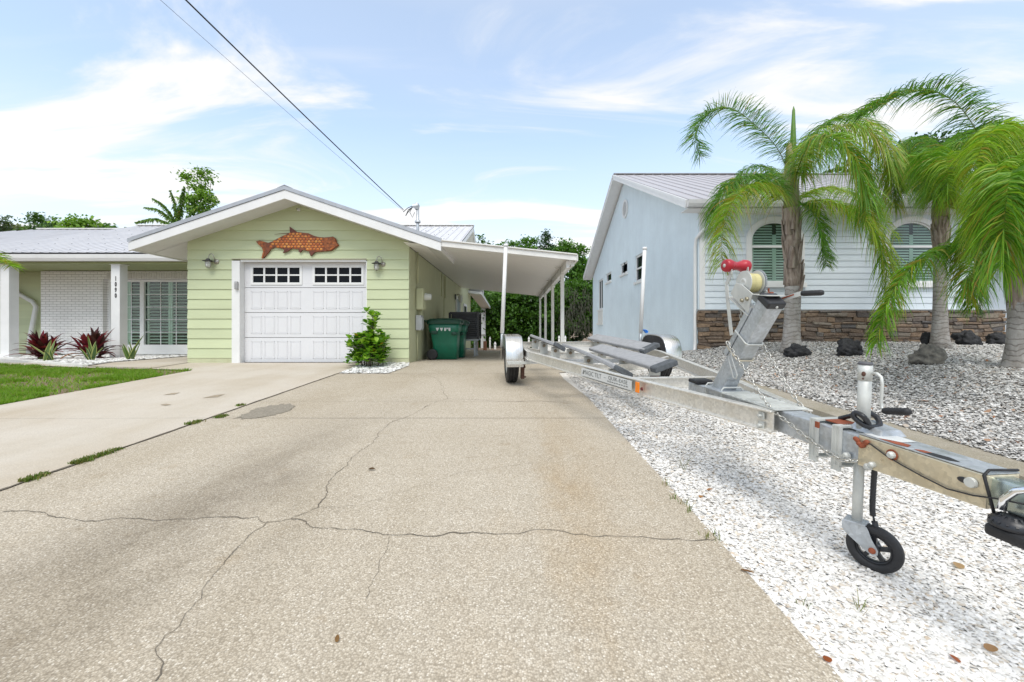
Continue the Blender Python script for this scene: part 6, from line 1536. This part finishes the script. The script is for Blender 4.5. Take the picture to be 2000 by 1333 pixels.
palm(1994, 727, 5.6, (30, 20, 19), None, 'stout queen palm nearest the kerb, fronds arching over the slim palm',
     [([(2000, 505), (1975, 400, .2), (1925, 290, .3), (1880, 215, .3), (1830, 180, .3), (1770, 182, .3), (1715, 205, .2), (1672, 228, .2)], dict(n=210, L=.55, droop=.75, up=.6, col=DK, yellow=.04, wid=.0075)),
      ([(1995, 510), (1965, 486, -.2), (1910, 474, -.4), (1860, 478, -.6), (1812, 500, -.7), (1765, 538, -.7), (1730, 600, -.7), (1712, 672, -.7)], dict(n=170, L=.38, droop=1.0, up=.25, col=MD, yellow=.12, wid=.00785)),
      ([(2000, 500), (1992, 400, -.4), (1975, 335, -.9), (1952, 322, -1.3), (1932, 385, -1.5), (1925, 470, -1.6)], dict(n=230, L=.55, droop=1.1, col=YL, yellow=.1)),
      ([(2004, 500), (2000, 380, -.7), (1988, 330, -1.2), (1972, 350, -1.7), (1962, 430, -1.8), (1958, 520, -1.8)], dict(n=230, L=.62, droop=1.15, col=MD, yellow=.12)),
      ([(2004, 500), (2005, 380, -.5), (2000, 310, -1.0), (1990, 330, -1.5), (1980, 420, -1.7)], dict(n=200, L=.72, droop=1.1, col=MD, yellow=.15)),
      ([(2000, 505), (1980, 440, -.2), (1945, 410, -.6), (1910, 450, -.9), (1895, 520, -1.0), (1890, 570, -1.0)], dict(n=190, L=.55, droop=1.05, col=MD, yellow=.2)),
      ([(2000, 512), (1980, 480, .3), (1945, 480, .5), (1915, 530, .6), (1902, 600, .6)], dict(n=130, L=.42, droop=1.0, col=DK, yellow=.1)),
      ([(2002, 498), (1998, 400, -.1), (1985, 300, -.3), (1962, 250, -.6), (1930, 262, -.9), (1904, 325, -1.1)], dict(n=170, L=.55, droop=1.0, col=YL, yellow=.1)),
      ([(2004, 498), (2004, 390, .2), (1995, 300, .4), (1975, 246, .5), (1945, 240, .6), (1915, 280, .6)], dict(n=150, L=.55, droop=.95, col=MD, yellow=.06)),
      ([(2002, 510), (2010, 420, .4), (2035, 320, .6), (2090, 270, .7), (2160, 290, .8)], dict(n=160, L=.65, droop=.9, col=MD, yellow=.05)),
      ([(2006, 510), (2040, 450, -.3), (2090, 430, -.5), (2140, 470, -.6), (2170, 560, -.6)], dict(n=140, L=.6, droop=1.0, col=YL, yellow=.2)),
      ([(2000, 500), (1985, 380, .6), (1965, 290, 1.0), (1930, 262, 1.2), (1890, 300, 1.2)], dict(n=150, L=.6, droop=1.0, col=MD, yellow=.05))],
     (592, 498, 1998, 2002), None)
palm(-300, 735, 6.8, (24, 20, 20), None, 'palm at the left lawn edge, only one frond tip showing',
     [([(-300, 500), (-240, 455, 0), (-150, 440, 0), (-70, 470, 0), (-15, 500, 0), (22, 520, 0)], dict(n=120, L=.42, droop=.5, up=.2, col=YL, yellow=.3, wid=.00785)),
      ([(-300, 500), (-330, 400, 0), (-400, 350, .2), (-480, 380, .4)], dict(n=100, L=.6)), ([(-300, 500), (-280, 400, .5), (-250, 340, 1.), (-190, 330, 1.4)], dict(n=100, L=.5)),
      ([(-300, 500), (-340, 470, -.5), (-390, 480, -.9), (-430, 540, -1.1)], dict(n=100, L=.5))],
     (560, 495, -300, -300), None, 'lawn palms')

# ------------------------------------------------------------------ small plants
def blade(V, C, Fc, base, az, elev, L, w, curve, c0, c1=None, n=6, fold=.25, tipw=.02):
    """one broad leaf with a fold along its midrib; c1 colours the margins"""
    d = Vector((math.cos(az) * math.cos(elev), math.sin(az) * math.cos(elev), math.sin(elev))); sv = Vector((-math.sin(az), math.cos(az), 0))
    q = Vector(base); o = len(V); st = L / n
    for i in range(n + 1):
        s = i / n; ww = w * max(tipw, (math.sin(PI * min(1, .16 + .84 * s)) ** .75)) ; nv = d.cross(sv)
        if nv.z < 0: nv = -nv
        e = c1 or c0
        V.extend([q - sv * ww + nv * ww * fold, q - sv * ww * .68 + nv * ww * fold * .6, q, q + sv * ww * .68 + nv * ww * fold * .6, q + sv * ww + nv * ww * fold]); C.extend([e, c0, c0, c0, e])
        q = q + d * st; d = (d + Vector((0, 0, -curve * st * (1 + s)))).normalized()
    for i in range(n):
        for j in range(4): a = o + 5 * i + j; Fc.append((a, a + 1, a + 6, a + 5))
def mk(name, V, C, Fc, par): return npmesh(name, np.array([tuple(v) for v in V]), np.array(Fc), LEAF, par, np.array(C), True)
def cordyline(px, py, Y, label, seed):
    random.seed(seed); b = P(px, py, Y); b.z = g(Y) + .03; t = thing('cordyline', b, label, 'plant', 'dark red plants in the porch bed')
    V, C, Fc = [], [], []
    for i in range(66):
        s = random.random() ** .8; az = i * 2.4 + random.uniform(-.3, .3); el = R(8 + 75 * s + random.uniform(-10, 10))
        c = random.choice([(.10, .010, .022), (.16, .014, .03), (.06, .012, .018), (.045, .016, .016), (.20, .025, .03)])
        if s < .25 and random.random() < .35: c = random.choice([(.14, .12, .04), (.22, .09, .03), (.05, .07, .02)])
        blade(V, C, Fc, (random.gauss(0, .07), random.gauss(0, .07), .02 + .16 * s), az, el, random.uniform(.42, .66), random.uniform(.038, .056), random.uniform(.7, 2.0), c, fold=.35)
    mk('leaves', V, C, Fc, t)
    m = MB(); 
    for k in range(4): m.tube([(random.gauss(0, .05), random.gauss(0, .05), -.03), (random.gauss(0, .06), random.gauss(0, .06), .2)], .012, 6)
    m.build('stems', BARK, t)
cordyline(87, 700, 9.75, 'dark red leafy plant beside the left porch column, one brown leaf sticking out', 3)
cordyline(181, 697, 10.0, 'dark red leafy plant just left of the numbered porch column', 11)
def snake(px, py, Y, label, seed, leaves):
    random.seed(seed); b = P(px, py, Y); b.z = g(Y) + .025; t = thing('snake_plant', b, label, 'plant', 'snake plants in the porch bed')
    V, C, Fc = [], [], []
    for az, el, L in leaves:
        blade(V, C, Fc, (random.gauss(0, .03), random.gauss(0, .03), -.01), R(az), R(el), L, random.uniform(.030, .040), -.1 + random.uniform(-.3, .3), random.choice([(.10, .17, .06), (.14, .21, .09), (.07, .13, .05)]), (.66, .64, .26), fold=.5, n=8)
    mk('leaves', V, C, Fc, t)
snake(97, 706, 9.1, 'yellow edged snake plant in front of the left dark red plant', 1, [(200, 40, .62), (95, 70, .5), (250, 78, .34), (300, 72, .32), (20, 68, .42), (340, 60, .55), (160, 66, .36), (270, 60, .3)])
snake(177, 705, 9.2, 'yellow edged snake plant in front of the right dark red plant', 2, [(170, 74, .6), (190, 60, .36), (330, 62, .42), (270, 72, .34), (10, 50, .4), (90, 75, .46), (300, 66, .36)])
snake(257, 701, 9.55, 'yellow edged snake plant with one tall leaf leaning right, beside the numbered column', 5, [(5, 62, .68), (180, 68, .42), (160, 55, .40), (270, 76, .34), (30, 72, .42), (200, 76, .5), (330, 70, .36)])

def clusia():
    random.seed(21); b = P(722, 719, 8.1); b.z = g(8.1) + .01; t = thing('clusia_shrub', b, 'bushy green shrub with round leaves at the right corner of the garage door', 'shrub')
    V, C, Fc = [], [], []; m = MB()
    tips = []
    for k in range(9):
        x0, y0 = random.uniform(-.2, .24), random.uniform(-.15, .15); a = random.uniform(0, 2 * PI); H = random.uniform(.35, .65) if k else 1.0
        x1, y1 = (x0 * 1.35 + random.uniform(-.1, .1), y0 * 1.4) if k else (.06, 0.)
        if k == 0: x0 = .03
        pts_ = [Vector((x0, y0, -.02)), Vector(((x0 + x1) / 2, (y0 + y1) / 2, H * .5)), Vector((x1, y1, H))]; m.tube(pts_, [.014, .010, .006], 6)
        for s in np.linspace(.18, 1, int(7 + 10 * H)): q = pts_[0].lerp(pts_[1], s * 2) if s < .5 else pts_[1].lerp(pts_[2], s * 2 - 1); tips.append((q, s, H))
    for q, s, H in tips:
        spread = (.185 * (1 - q.z / 1.2) + .035)
        for j in range(2):
            e = q + Vector((random.gauss(0, spread * .8), random.gauss(0, spread * .6), random.uniform(-.02, .09)))
            e.z = max(.06, e.z); e.x = max(-.42, min(e.x, .25))
            if e.x < -.1: e.z = min(e.z, .62 + e.x * .3)
            m.tube([q, e], .004, 4)
            for i in range(6):
                az = random.uniform(0, 2 * PI); el = R(random.uniform(-5, 70)); c = random.choice([(.05, .14, .012), (.10, .24, .018), (.17, .34, .025), (.26, .42, .04), (.13, .28, .02)])
                if random.random() < .012: c = (.50, .30, .03)
                o = len(V); d = Vector((math.cos(az) * math.cos(el), math.sin(az) * math.cos(el), math.sin(el))); sv = d.cross(Vector((0, 0, 1))).normalized(); nv = sv.cross(d); L = random.uniform(.085, .135); w = L * .36
                prf = ((0, .10), (.25, .5), (.55, .95), (.8, 1.), (.95, .7), (1.0, .25))
                for f, ww in prf:
                    p = e + d * (L * f + .012) + nv * (-.12 * L * f * f); V.extend([p - sv * w * ww + nv * w * ww * .25, p, p + sv * w * ww + nv * w * ww * .25]); C.extend([c] * 3)
                for r in range(5):
                    for u in range(2): a_ = o + 3 * r + u; Fc.append((a_, a_ + 1, a_ + 4, a_ + 3))
    mk('leaves', V, C, Fc, t); m.build('stems', BARK, t)
clusia()

# weeds and dropped leaves
def weed(px, py, bed, h, n, label, seed, cols=((.14, .20, .05), (.22, .24, .09), (.26, .22, .12))):
    random.seed(seed); q = PG(px, py); z = bed(q.x, q.y) if bed else g(q.y)
    V, C = tuft_mesh(n, .012, h, .0022, cols); o = npmesh('weed', V, np.arange(len(V)).reshape(-1, 3), LEAF, None, C); o.location = (q.x, q.y, z)
    tag(o, label, 'weed', 'weeds growing in the shell gravel'); return o
WL = 'thin green and straw coloured weed sprig growing along the driveway and shell gravel edge'
weed(1334, 912, bed_z, .11, 9, 'tall dry weed standing alone in the shell gravel under the trailer tongue', 1, ((.20, .19, .10), (.13, .15, .06)))
weed(1672, 1172, bed_z, .075, 9, 'small green weed in the shell gravel in front of the jack wheel', 2)
weed(1572, 1180, bed_z, .05, 6, 'sparse weed sprig in the shell gravel left of the jack wheel', 3)
for i, (px, py, h) in enumerate(((1300, 948, .05), (1318, 975, .06), (1345, 1000, .07), (1398, 1052, .055), (1378, 1050, .04), (1332, 985, .05))): weed(px, py, None, h, 8, WL, 10 + i)
def leaf(px, py, L, w, az, c, label, bed=None, curl=.3):
    q = PG(px, py); z = (bed(q.x, q.y) + .016) if bed else g(q.y) + .006
    V, C, Fc = [], [], []; blade(V, C, Fc, (0, 0, 0), az, .15, L, w, 1.2, c, fold=curl, n=6)
    o = mk('fallen_leaf', V, C, Fc, None); o.location = (q.x, q.y, z); tag(o, label, 'leaf', 'dead leaves on the ground')
leaf(720, 919, .05, .012, R(-15), (.10, .055, .025), 'curled dark brown leaf in the middle of the driveway', None, .8)
leaf(658, 1258, .03, .007, R(110), (.20, .11, .04), 'small brown leaf low on the driveway, near the bottom edge')
leaf(1447, 1115, .05, .008, R(-40), (.17, .085, .035), 'long brown leaf on the edge of the shell gravel', bed_z)
leaf(1618, 1296, .022, .012, R(70), (.25, .07, .02), 'reddish leaf in the shell gravel at the bottom edge', bed_z)
leaf(1876, 1090, .045, .018, R(60), (.38, .25, .14), 'tan leaf on the shell gravel right of the jack wheel', bed_z)
leaf(1930, 1245, .04, .016, R(20), (.33, .19, .10), 'light brown leaf on the shell gravel near the lower right corner', bed_z)
leaf(1875, 1275, .03, .008, R(95), (.28, .09, .04), 'narrow red brown leaf on the shell gravel, lower right', bed_z)
leaf(1382, 955, .035, .012, R(10), (.32, .15, .06), 'orange brown leaf on the shell gravel below the long trailer rail', bed_z)
leaf(1368, 972, .026, .013, R(50), (.36, .18, .07), 'small orange leaf on the shell gravel near the driveway edge weeds', bed_z)
def pts_litter(N):
    y = RNG.uniform(2.6, 8, N * 4); x = RNG.uniform(3.72, 9, N * 4); ok = (x < 1.3 * y); return np.stack([x[ok], y[ok]], 1)[:N], np.ones(min(N, ok.sum()))
tag(flakes('leaf_litter', 150, pts_litter, lambda x, y: berm_z(x, y) + .02, .015, .035, [(.30, .14, .07, 3), (.36, .22, .14, 2), (.16, .08, .05, 2)], FLAT_TINT, .4, (.3, .6), .2, .008, 6), kind='stuff', label='brown leaf litter on the gravel bank')

# ------------------------------------------------------------------ trees behind the houses
def leafcloud(name, par, blobs, n, size, cols, squash=1., ragged=.55, mat=LEAF):
    """leaf-sized faces filling lumpy volumes: blobs are (x, y, z, rx, ry, rz)"""
    vol = np.array([b[3] * b[4] * b[5] for b in blobs]) ** .6; pick = RNG.choice(len(blobs), n, p=vol / vol.sum()); B = np.array(blobs)[pick]
    d = RNG.normal(0, 1, (n, 3)); d /= np.linalg.norm(d, axis=1)[:, None]; r = RNG.uniform(.25, 1, n) ** .5
    off = d * r[:, None]
    lump = np.array([mnoise.noise(Vector((B[i, 0] * .7 + d[i, 0] * 1.9, B[i, 1] + d[i, 1] * 1.9, B[i, 2] * .9 + d[i, 2] * 1.9))) for i in range(n)])
    k = 1 + ragged * lump; c = B[:, :3] + off * B[:, 3:] * k[:, None]
    # clump: pull leaves towards shared twig ends
    nc = max(8, n // 22); cen = c[RNG.integers(0, n, nc)]; ci = RNG.integers(0, nc, n); c = cen[ci] + RNG.normal(0, 1, (n, 3)) * size * np.array([1.9, 1.9, 1.1]) * RNG.uniform(.6, 1.3, nc)[ci][:, None]
    d = c - B[:, :3]; d /= np.linalg.norm(d, axis=1)[:, None] + 1e-6
    nv = d * .5 + RNG.normal(0, .6, (n, 3)) + np.array([0, 0, .45]); nv /= np.linalg.norm(nv, axis=1)[:, None]
    u = np.cross(nv, RNG.normal(0, 1, (n, 3))); u /= np.linalg.norm(u, axis=1)[:, None]; w = np.cross(nv, u)
    s = size * RNG.uniform(.6, 1.25, (n, 1)); a = u * s; b_ = w * s * .55
    V = np.stack([c - a, c - b_ + nv * s * .12, c + a, c + b_ + nv * s * .12], 1).reshape(-1, 3)
    t = RNG.uniform(0, 1, (n, 1)); patch = np.array([mnoise.noise(Vector(q) * .6) for q in c])[:, None]
    t = np.clip(t * .65 + .35 * (patch + .5), 0, 1)
    C = np.array([cols[0]]) * (1 - t) + np.array([cols[1]]) * t
    return npmesh(name, V, np.arange(4 * n).reshape(-1, 4), mat, par, np.repeat(C, 4, 0))
def tree(px, ptop, Y, wpx, pbase, label, n, size, cols, blobs_px=None, group='trees behind the yard', trunk=.14, name='tree', ragged=.55):
    k = Y / F; zb = max(-.9, g(min(Y, 30))) - .2; b = P(px, 643, Y); b.z = zb
    t = thing(name, b, label, 'tree', group); H = P(px, ptop, Y).z - zb; rnd = random.Random(int(px * 7 + ptop))
    blobs = []
    if blobs_px:
        for x, y, rx, ry in blobs_px: q = P(x, y, Y) - b; blobs.append((q.x, rnd.uniform(-.3, .3) * rx * k, q.z, rx * k, rx * k * .9, ry * k))
    else:
        W = wpx * k / 2; zl = P(px, pbase, Y).z - zb
        for i in range(9):
            f = rnd.random(); z = zl + (H - zl) * (.1 + .8 * f); rr = W * (.55 - .25 * abs(f - .4)) * rnd.uniform(.8, 1.2); blobs.append((rnd.uniform(-.6, .6) * W * (1 - f * .5), rnd.uniform(-.5, .5) * W, z, rr, rr, rr * .75))
        blobs.append((0, 0, H - W * .3, W * .35, W * .35, W * .3))
    m = MB(); m.tube([(0, 0, -.2), (rnd.uniform(-.1, .1), 0, H * .3), (rnd.uniform(-.2, .2), 0, H * .62)] + ([(0, 0, H * .97)] if 'conifer' in label else []), [trunk, trunk * .75, trunk * .4] + ([.02] if 'conifer' in label else []), 8)
    for bl in blobs[:9]:
        a = Vector((0, 0, H * rnd.uniform(.2, .5))); e = Vector(bl[:3]); m.tube([a, a.lerp(e, .5) + Vector((0, 0, .15)), e], [trunk * .4, trunk * .25, trunk * .1], 6)
    m.build('trunk', BARK, t); leafcloud('crown', t, blobs, n, size, cols, ragged=ragged); return t
GD = ((.008, .035, .006), (.10, .22, .024)); GM = ((.03, .10, .014), (.14, .29, .035)); GOL = ((.07, .10, .035), (.19, .22, .09)); GL_ = ((.07, .17, .016), (.24, .40, .05))
MG = 'trees across the back of the yard'
tree(955, 478, 34, 130, 700, 'dark green tree showing between the white awning and the carport posts', 13000, .14, GD, [(925, 500, 40, 30), (975, 505, 45, 30), (940, 560, 50, 50), (985, 600, 45, 50), (940, 640, 45, 40)], MG)
tree(1022, 462, 33, 90, 560, 'light green round tree rising above the carport roof', 7000, .12, GM, [(1010, 490, 22, 28), (1030, 480, 18, 18), (1035, 515, 35, 25), (1005, 540, 30, 30), (1040, 570, 40, 40)], MG)
tree(1066, 443, 36, 60, 560, 'tall dark conifer with a narrow top above the carport', 6500, .11, ((.018, .05, .02), (.05, .105, .04)), [(1066, 452, 5, 10), (1067, 463, 8, 10), (1064, 474, 13, 12), (1066, 492, 22, 14), (1050, 500, 18, 16), (1082, 500, 16, 16), (1064, 520, 34, 22), (1064, 550, 36, 26)], MG, ragged=.7)
tree(1110, 470, 32, 110, 560, 'leafy tree between the carport corner and the blue house gable', 8000, .12, GM, [(1100, 490, 22, 16), (1125, 492, 20, 14), (1140, 520, 24, 22), (1112, 515, 24, 16), (1150, 560, 26, 34), (1128, 548, 26, 24)], MG)
tree(1010, 560, 29, 150, 700, 'dense mangrove thicket behind the front guide post', 19000, .12, GD, [(960, 600, 40, 40), (1010, 590, 42, 42), (1050, 605, 36, 40), (985, 640, 50, 34), (1040, 650, 40, 28), (945, 655, 30, 28)], MG)
tree(1105, 560, 29.5, 120, 700, 'dark shady thicket hung with grey moss behind the carport posts', 16000, .12, GD, [(1085, 590, 36, 36), (1125, 575, 34, 34), (1150, 610, 30, 40), (1090, 645, 26, 30)], MG)
tree(905, 560, 34, 70, 690, 'dark green tree behind the white awning post', 9000, .13, GD, [(900, 580, 30, 40), (915, 640, 36, 40), (890, 620, 30, 40)], MG)
wd = thing('far_woods', P(1000, 690, 44), 'dark woods closing off the back of the yard', 'woods'); wd['kind'] = 'stuff'
bl = []
for i in range(46): q = P(random.uniform(840, 1200), 0, 44); bl.append((q.x - wd.location.x, random.uniform(-1, 1), random.uniform(0, 6.5), 2.2, 1.2, 1.6))
leafcloud('woods', wd, bl, 16000, .30, ((.006, .018, .005), (.022, .055, .011)))
tb_ = [o for o in COL.objects if o.get('label', '').startswith('dark shady thicket')][0]
V, C = [], []
for i in range(260):
    a_ = random.gauss(0, 1); q = P(1128 + 22 * a_, random.uniform(560, 640), 28.4 + random.uniform(-.5, .5)) - tb_.location; L = random.uniform(.3, 1.1); w = random.uniform(.01, .025); c = [random.uniform(.07, .15)] * 3; c[2] *= .75
    for j in range(3): dx = random.gauss(0, .08); V += [(q.x - w + dx, q.y, q.z - L * j / 3), (q.x + w + dx, q.y, q.z - L * j / 3), (q.x + dx + random.gauss(0, .04), q.y, q.z - L * (j + 1.2) / 3)]; C += [c] * 3
tm_ = npmesh('hanging_moss', np.array(V), np.arange(len(V)).reshape(-1, 3), LEAF, tb_, np.array(C)); tm_['kind'] = 'stuff'
BG = 'trees behind the left roof'
tree(8, 420, 32, 60, 480, 'grey green tree at the far left above the roof', 1300, .14, ((.05, .09, .045), (.15, .21, .10)), [(5, 440, 16, 18), (-15, 450, 22, 22), (12, 468, 22, 16)], BG)
tree(45, 440, 36, 60, 480, 'pale olive bushy treetop above the left roof', 2000, .12, GOL, [(35, 452, 14, 11), (52, 452, 16, 12), (42, 470, 30, 16)], BG)
tree(82, 418, 32, 70, 480, 'open airy tree with gaps, above the left roof', 1300, .14, ((.03, .08, .025), (.12, .22, .06)), [(70, 432, 12, 14), (96, 440, 14, 12), (75, 455, 22, 14), (105, 455, 20, 12)], BG, ragged=.9)
tree(158, 425, 30, 120, 480, 'bright mid green rounded trees above the left roof', 2600, .13, GL_, [(150, 438, 18, 13), (170, 440, 16, 12), (135, 447, 14, 9), (188, 446, 12, 9), (160, 460, 50, 14)], BG)
tree(213, 440, 31, 40, 480, 'small dark treetop at the right end of the far left roof trees', 700, .13, GM, [(212, 448, 10, 6), (222, 452, 8, 6), (210, 460, 16, 10)], BG)
tree(385, 330, 27, 90, 480, 'tall light green tree rising behind the garage roof', 2500, .11, GL_, [(366, 345, 7, 6), (392, 338, 8, 10), (412, 350, 6, 5), (388, 365, 12, 14), (400, 390, 17, 18), (376, 398, 16, 18), (395, 425, 28, 22)], BG, ragged=.85)
def feather_palm():
    b = P(345, 640, 26); b.z = -.6; t = thing('palm_tree', b, 'feathery palm with stiff radiating fronds behind the garage roof', 'palm tree', 'trees behind the left roof')
    m = MB(); c = P(348, 445, 26) - b; m.tube([(0, 0, -.2), (c.x, c.y, c.z)], [.25, .2], 10); m.build('trunk', BARK, t)
    for tip, mid in (((265, 435), (305, 428)), ((282, 406), (312, 412)), ((298, 388), (322, 405)), ((332, 372), (342, 405)), ((310, 447), (328, 438)), ((428, 392), (392, 415)), ((412, 382), (385, 405)), ((425, 420), (390, 425)), ((360, 365), (354, 400))):
        dy = random.uniform(-1, 1); frond(t, [c, P(mid[0], mid[1], 26 + dy * .5) - b, P(tip[0], tip[1], 26 + dy) - b], 150, 1.0, .3, col=((.07, .16, .02), (.17, .29, .05)), yellow=.03, up=.3, wid=.04, stem=.04)
feather_palm()
tree(1800, 265, 32, 110, 480, 'dark oak top showing between the palms above the blue house roof', 3200, .20, ((.02, .05, .02), (.06, .11, .035)), [(1790, 295, 30, 22), (1815, 285, 26, 18), (1770, 320, 36, 24), (1830, 320, 36, 26), (1790, 350, 50, 30), (1640, 335, 30, 12)], 'trees behind the blue house', ragged=.8)

# dock pilings at the back of the yard
def piling(px, ptop, pbase, Y, w, label, cap=False):
    b = P(px, pbase, Y); t = thing('dock_piling', b, label, 'piling', 'white dock pilings'); h = (pbase - ptop) * Y / F
    m = MB(); m.tube([(0, 0, -.4), (0, 0, h)], w, 10); m.build('pipe', WHITE_DIRTY, t)
    m = MB(); m.lathe([(w * 1.25, h - .05), (w * 1.25, h), (w * .5, h + .10), (0, h + .12)], (0, 0, 0), (0, 0, 1), 10); m.build('cap', WHITE, t)
piling(957, 662, 688, 24, .045, 'short white piling just right of the brown fence posts')
piling(967, 672, 688, 24, .065, 'stubby white piling with a pointed cap left of the trailer fender')
piling(1033, 662, 690, 23, .05, 'thin white piling between the fender and the first carport post')
piling(1092, 660, 692, 23, .05, 'thin white piling seen between the carport posts')
piling(1104, 660, 692, 23, .05, 'thin white piling right of the front carport post')
t = thing('timber_post', P(940, 690, 22), 'pair of rust brown timber posts at the back of the side yard', 'timber post')
m = MB()
for dx in (-.25, .2): m = MB(); m.box(dx - .09, dx + .09, -.09, .09, -.2, .62 + dx * .1); m.build('post', WOOD_DARK if False else simple('red_brown_timber', (.22, .10, .06), .8, var=.35, vscale=8), t, bevel=.015)
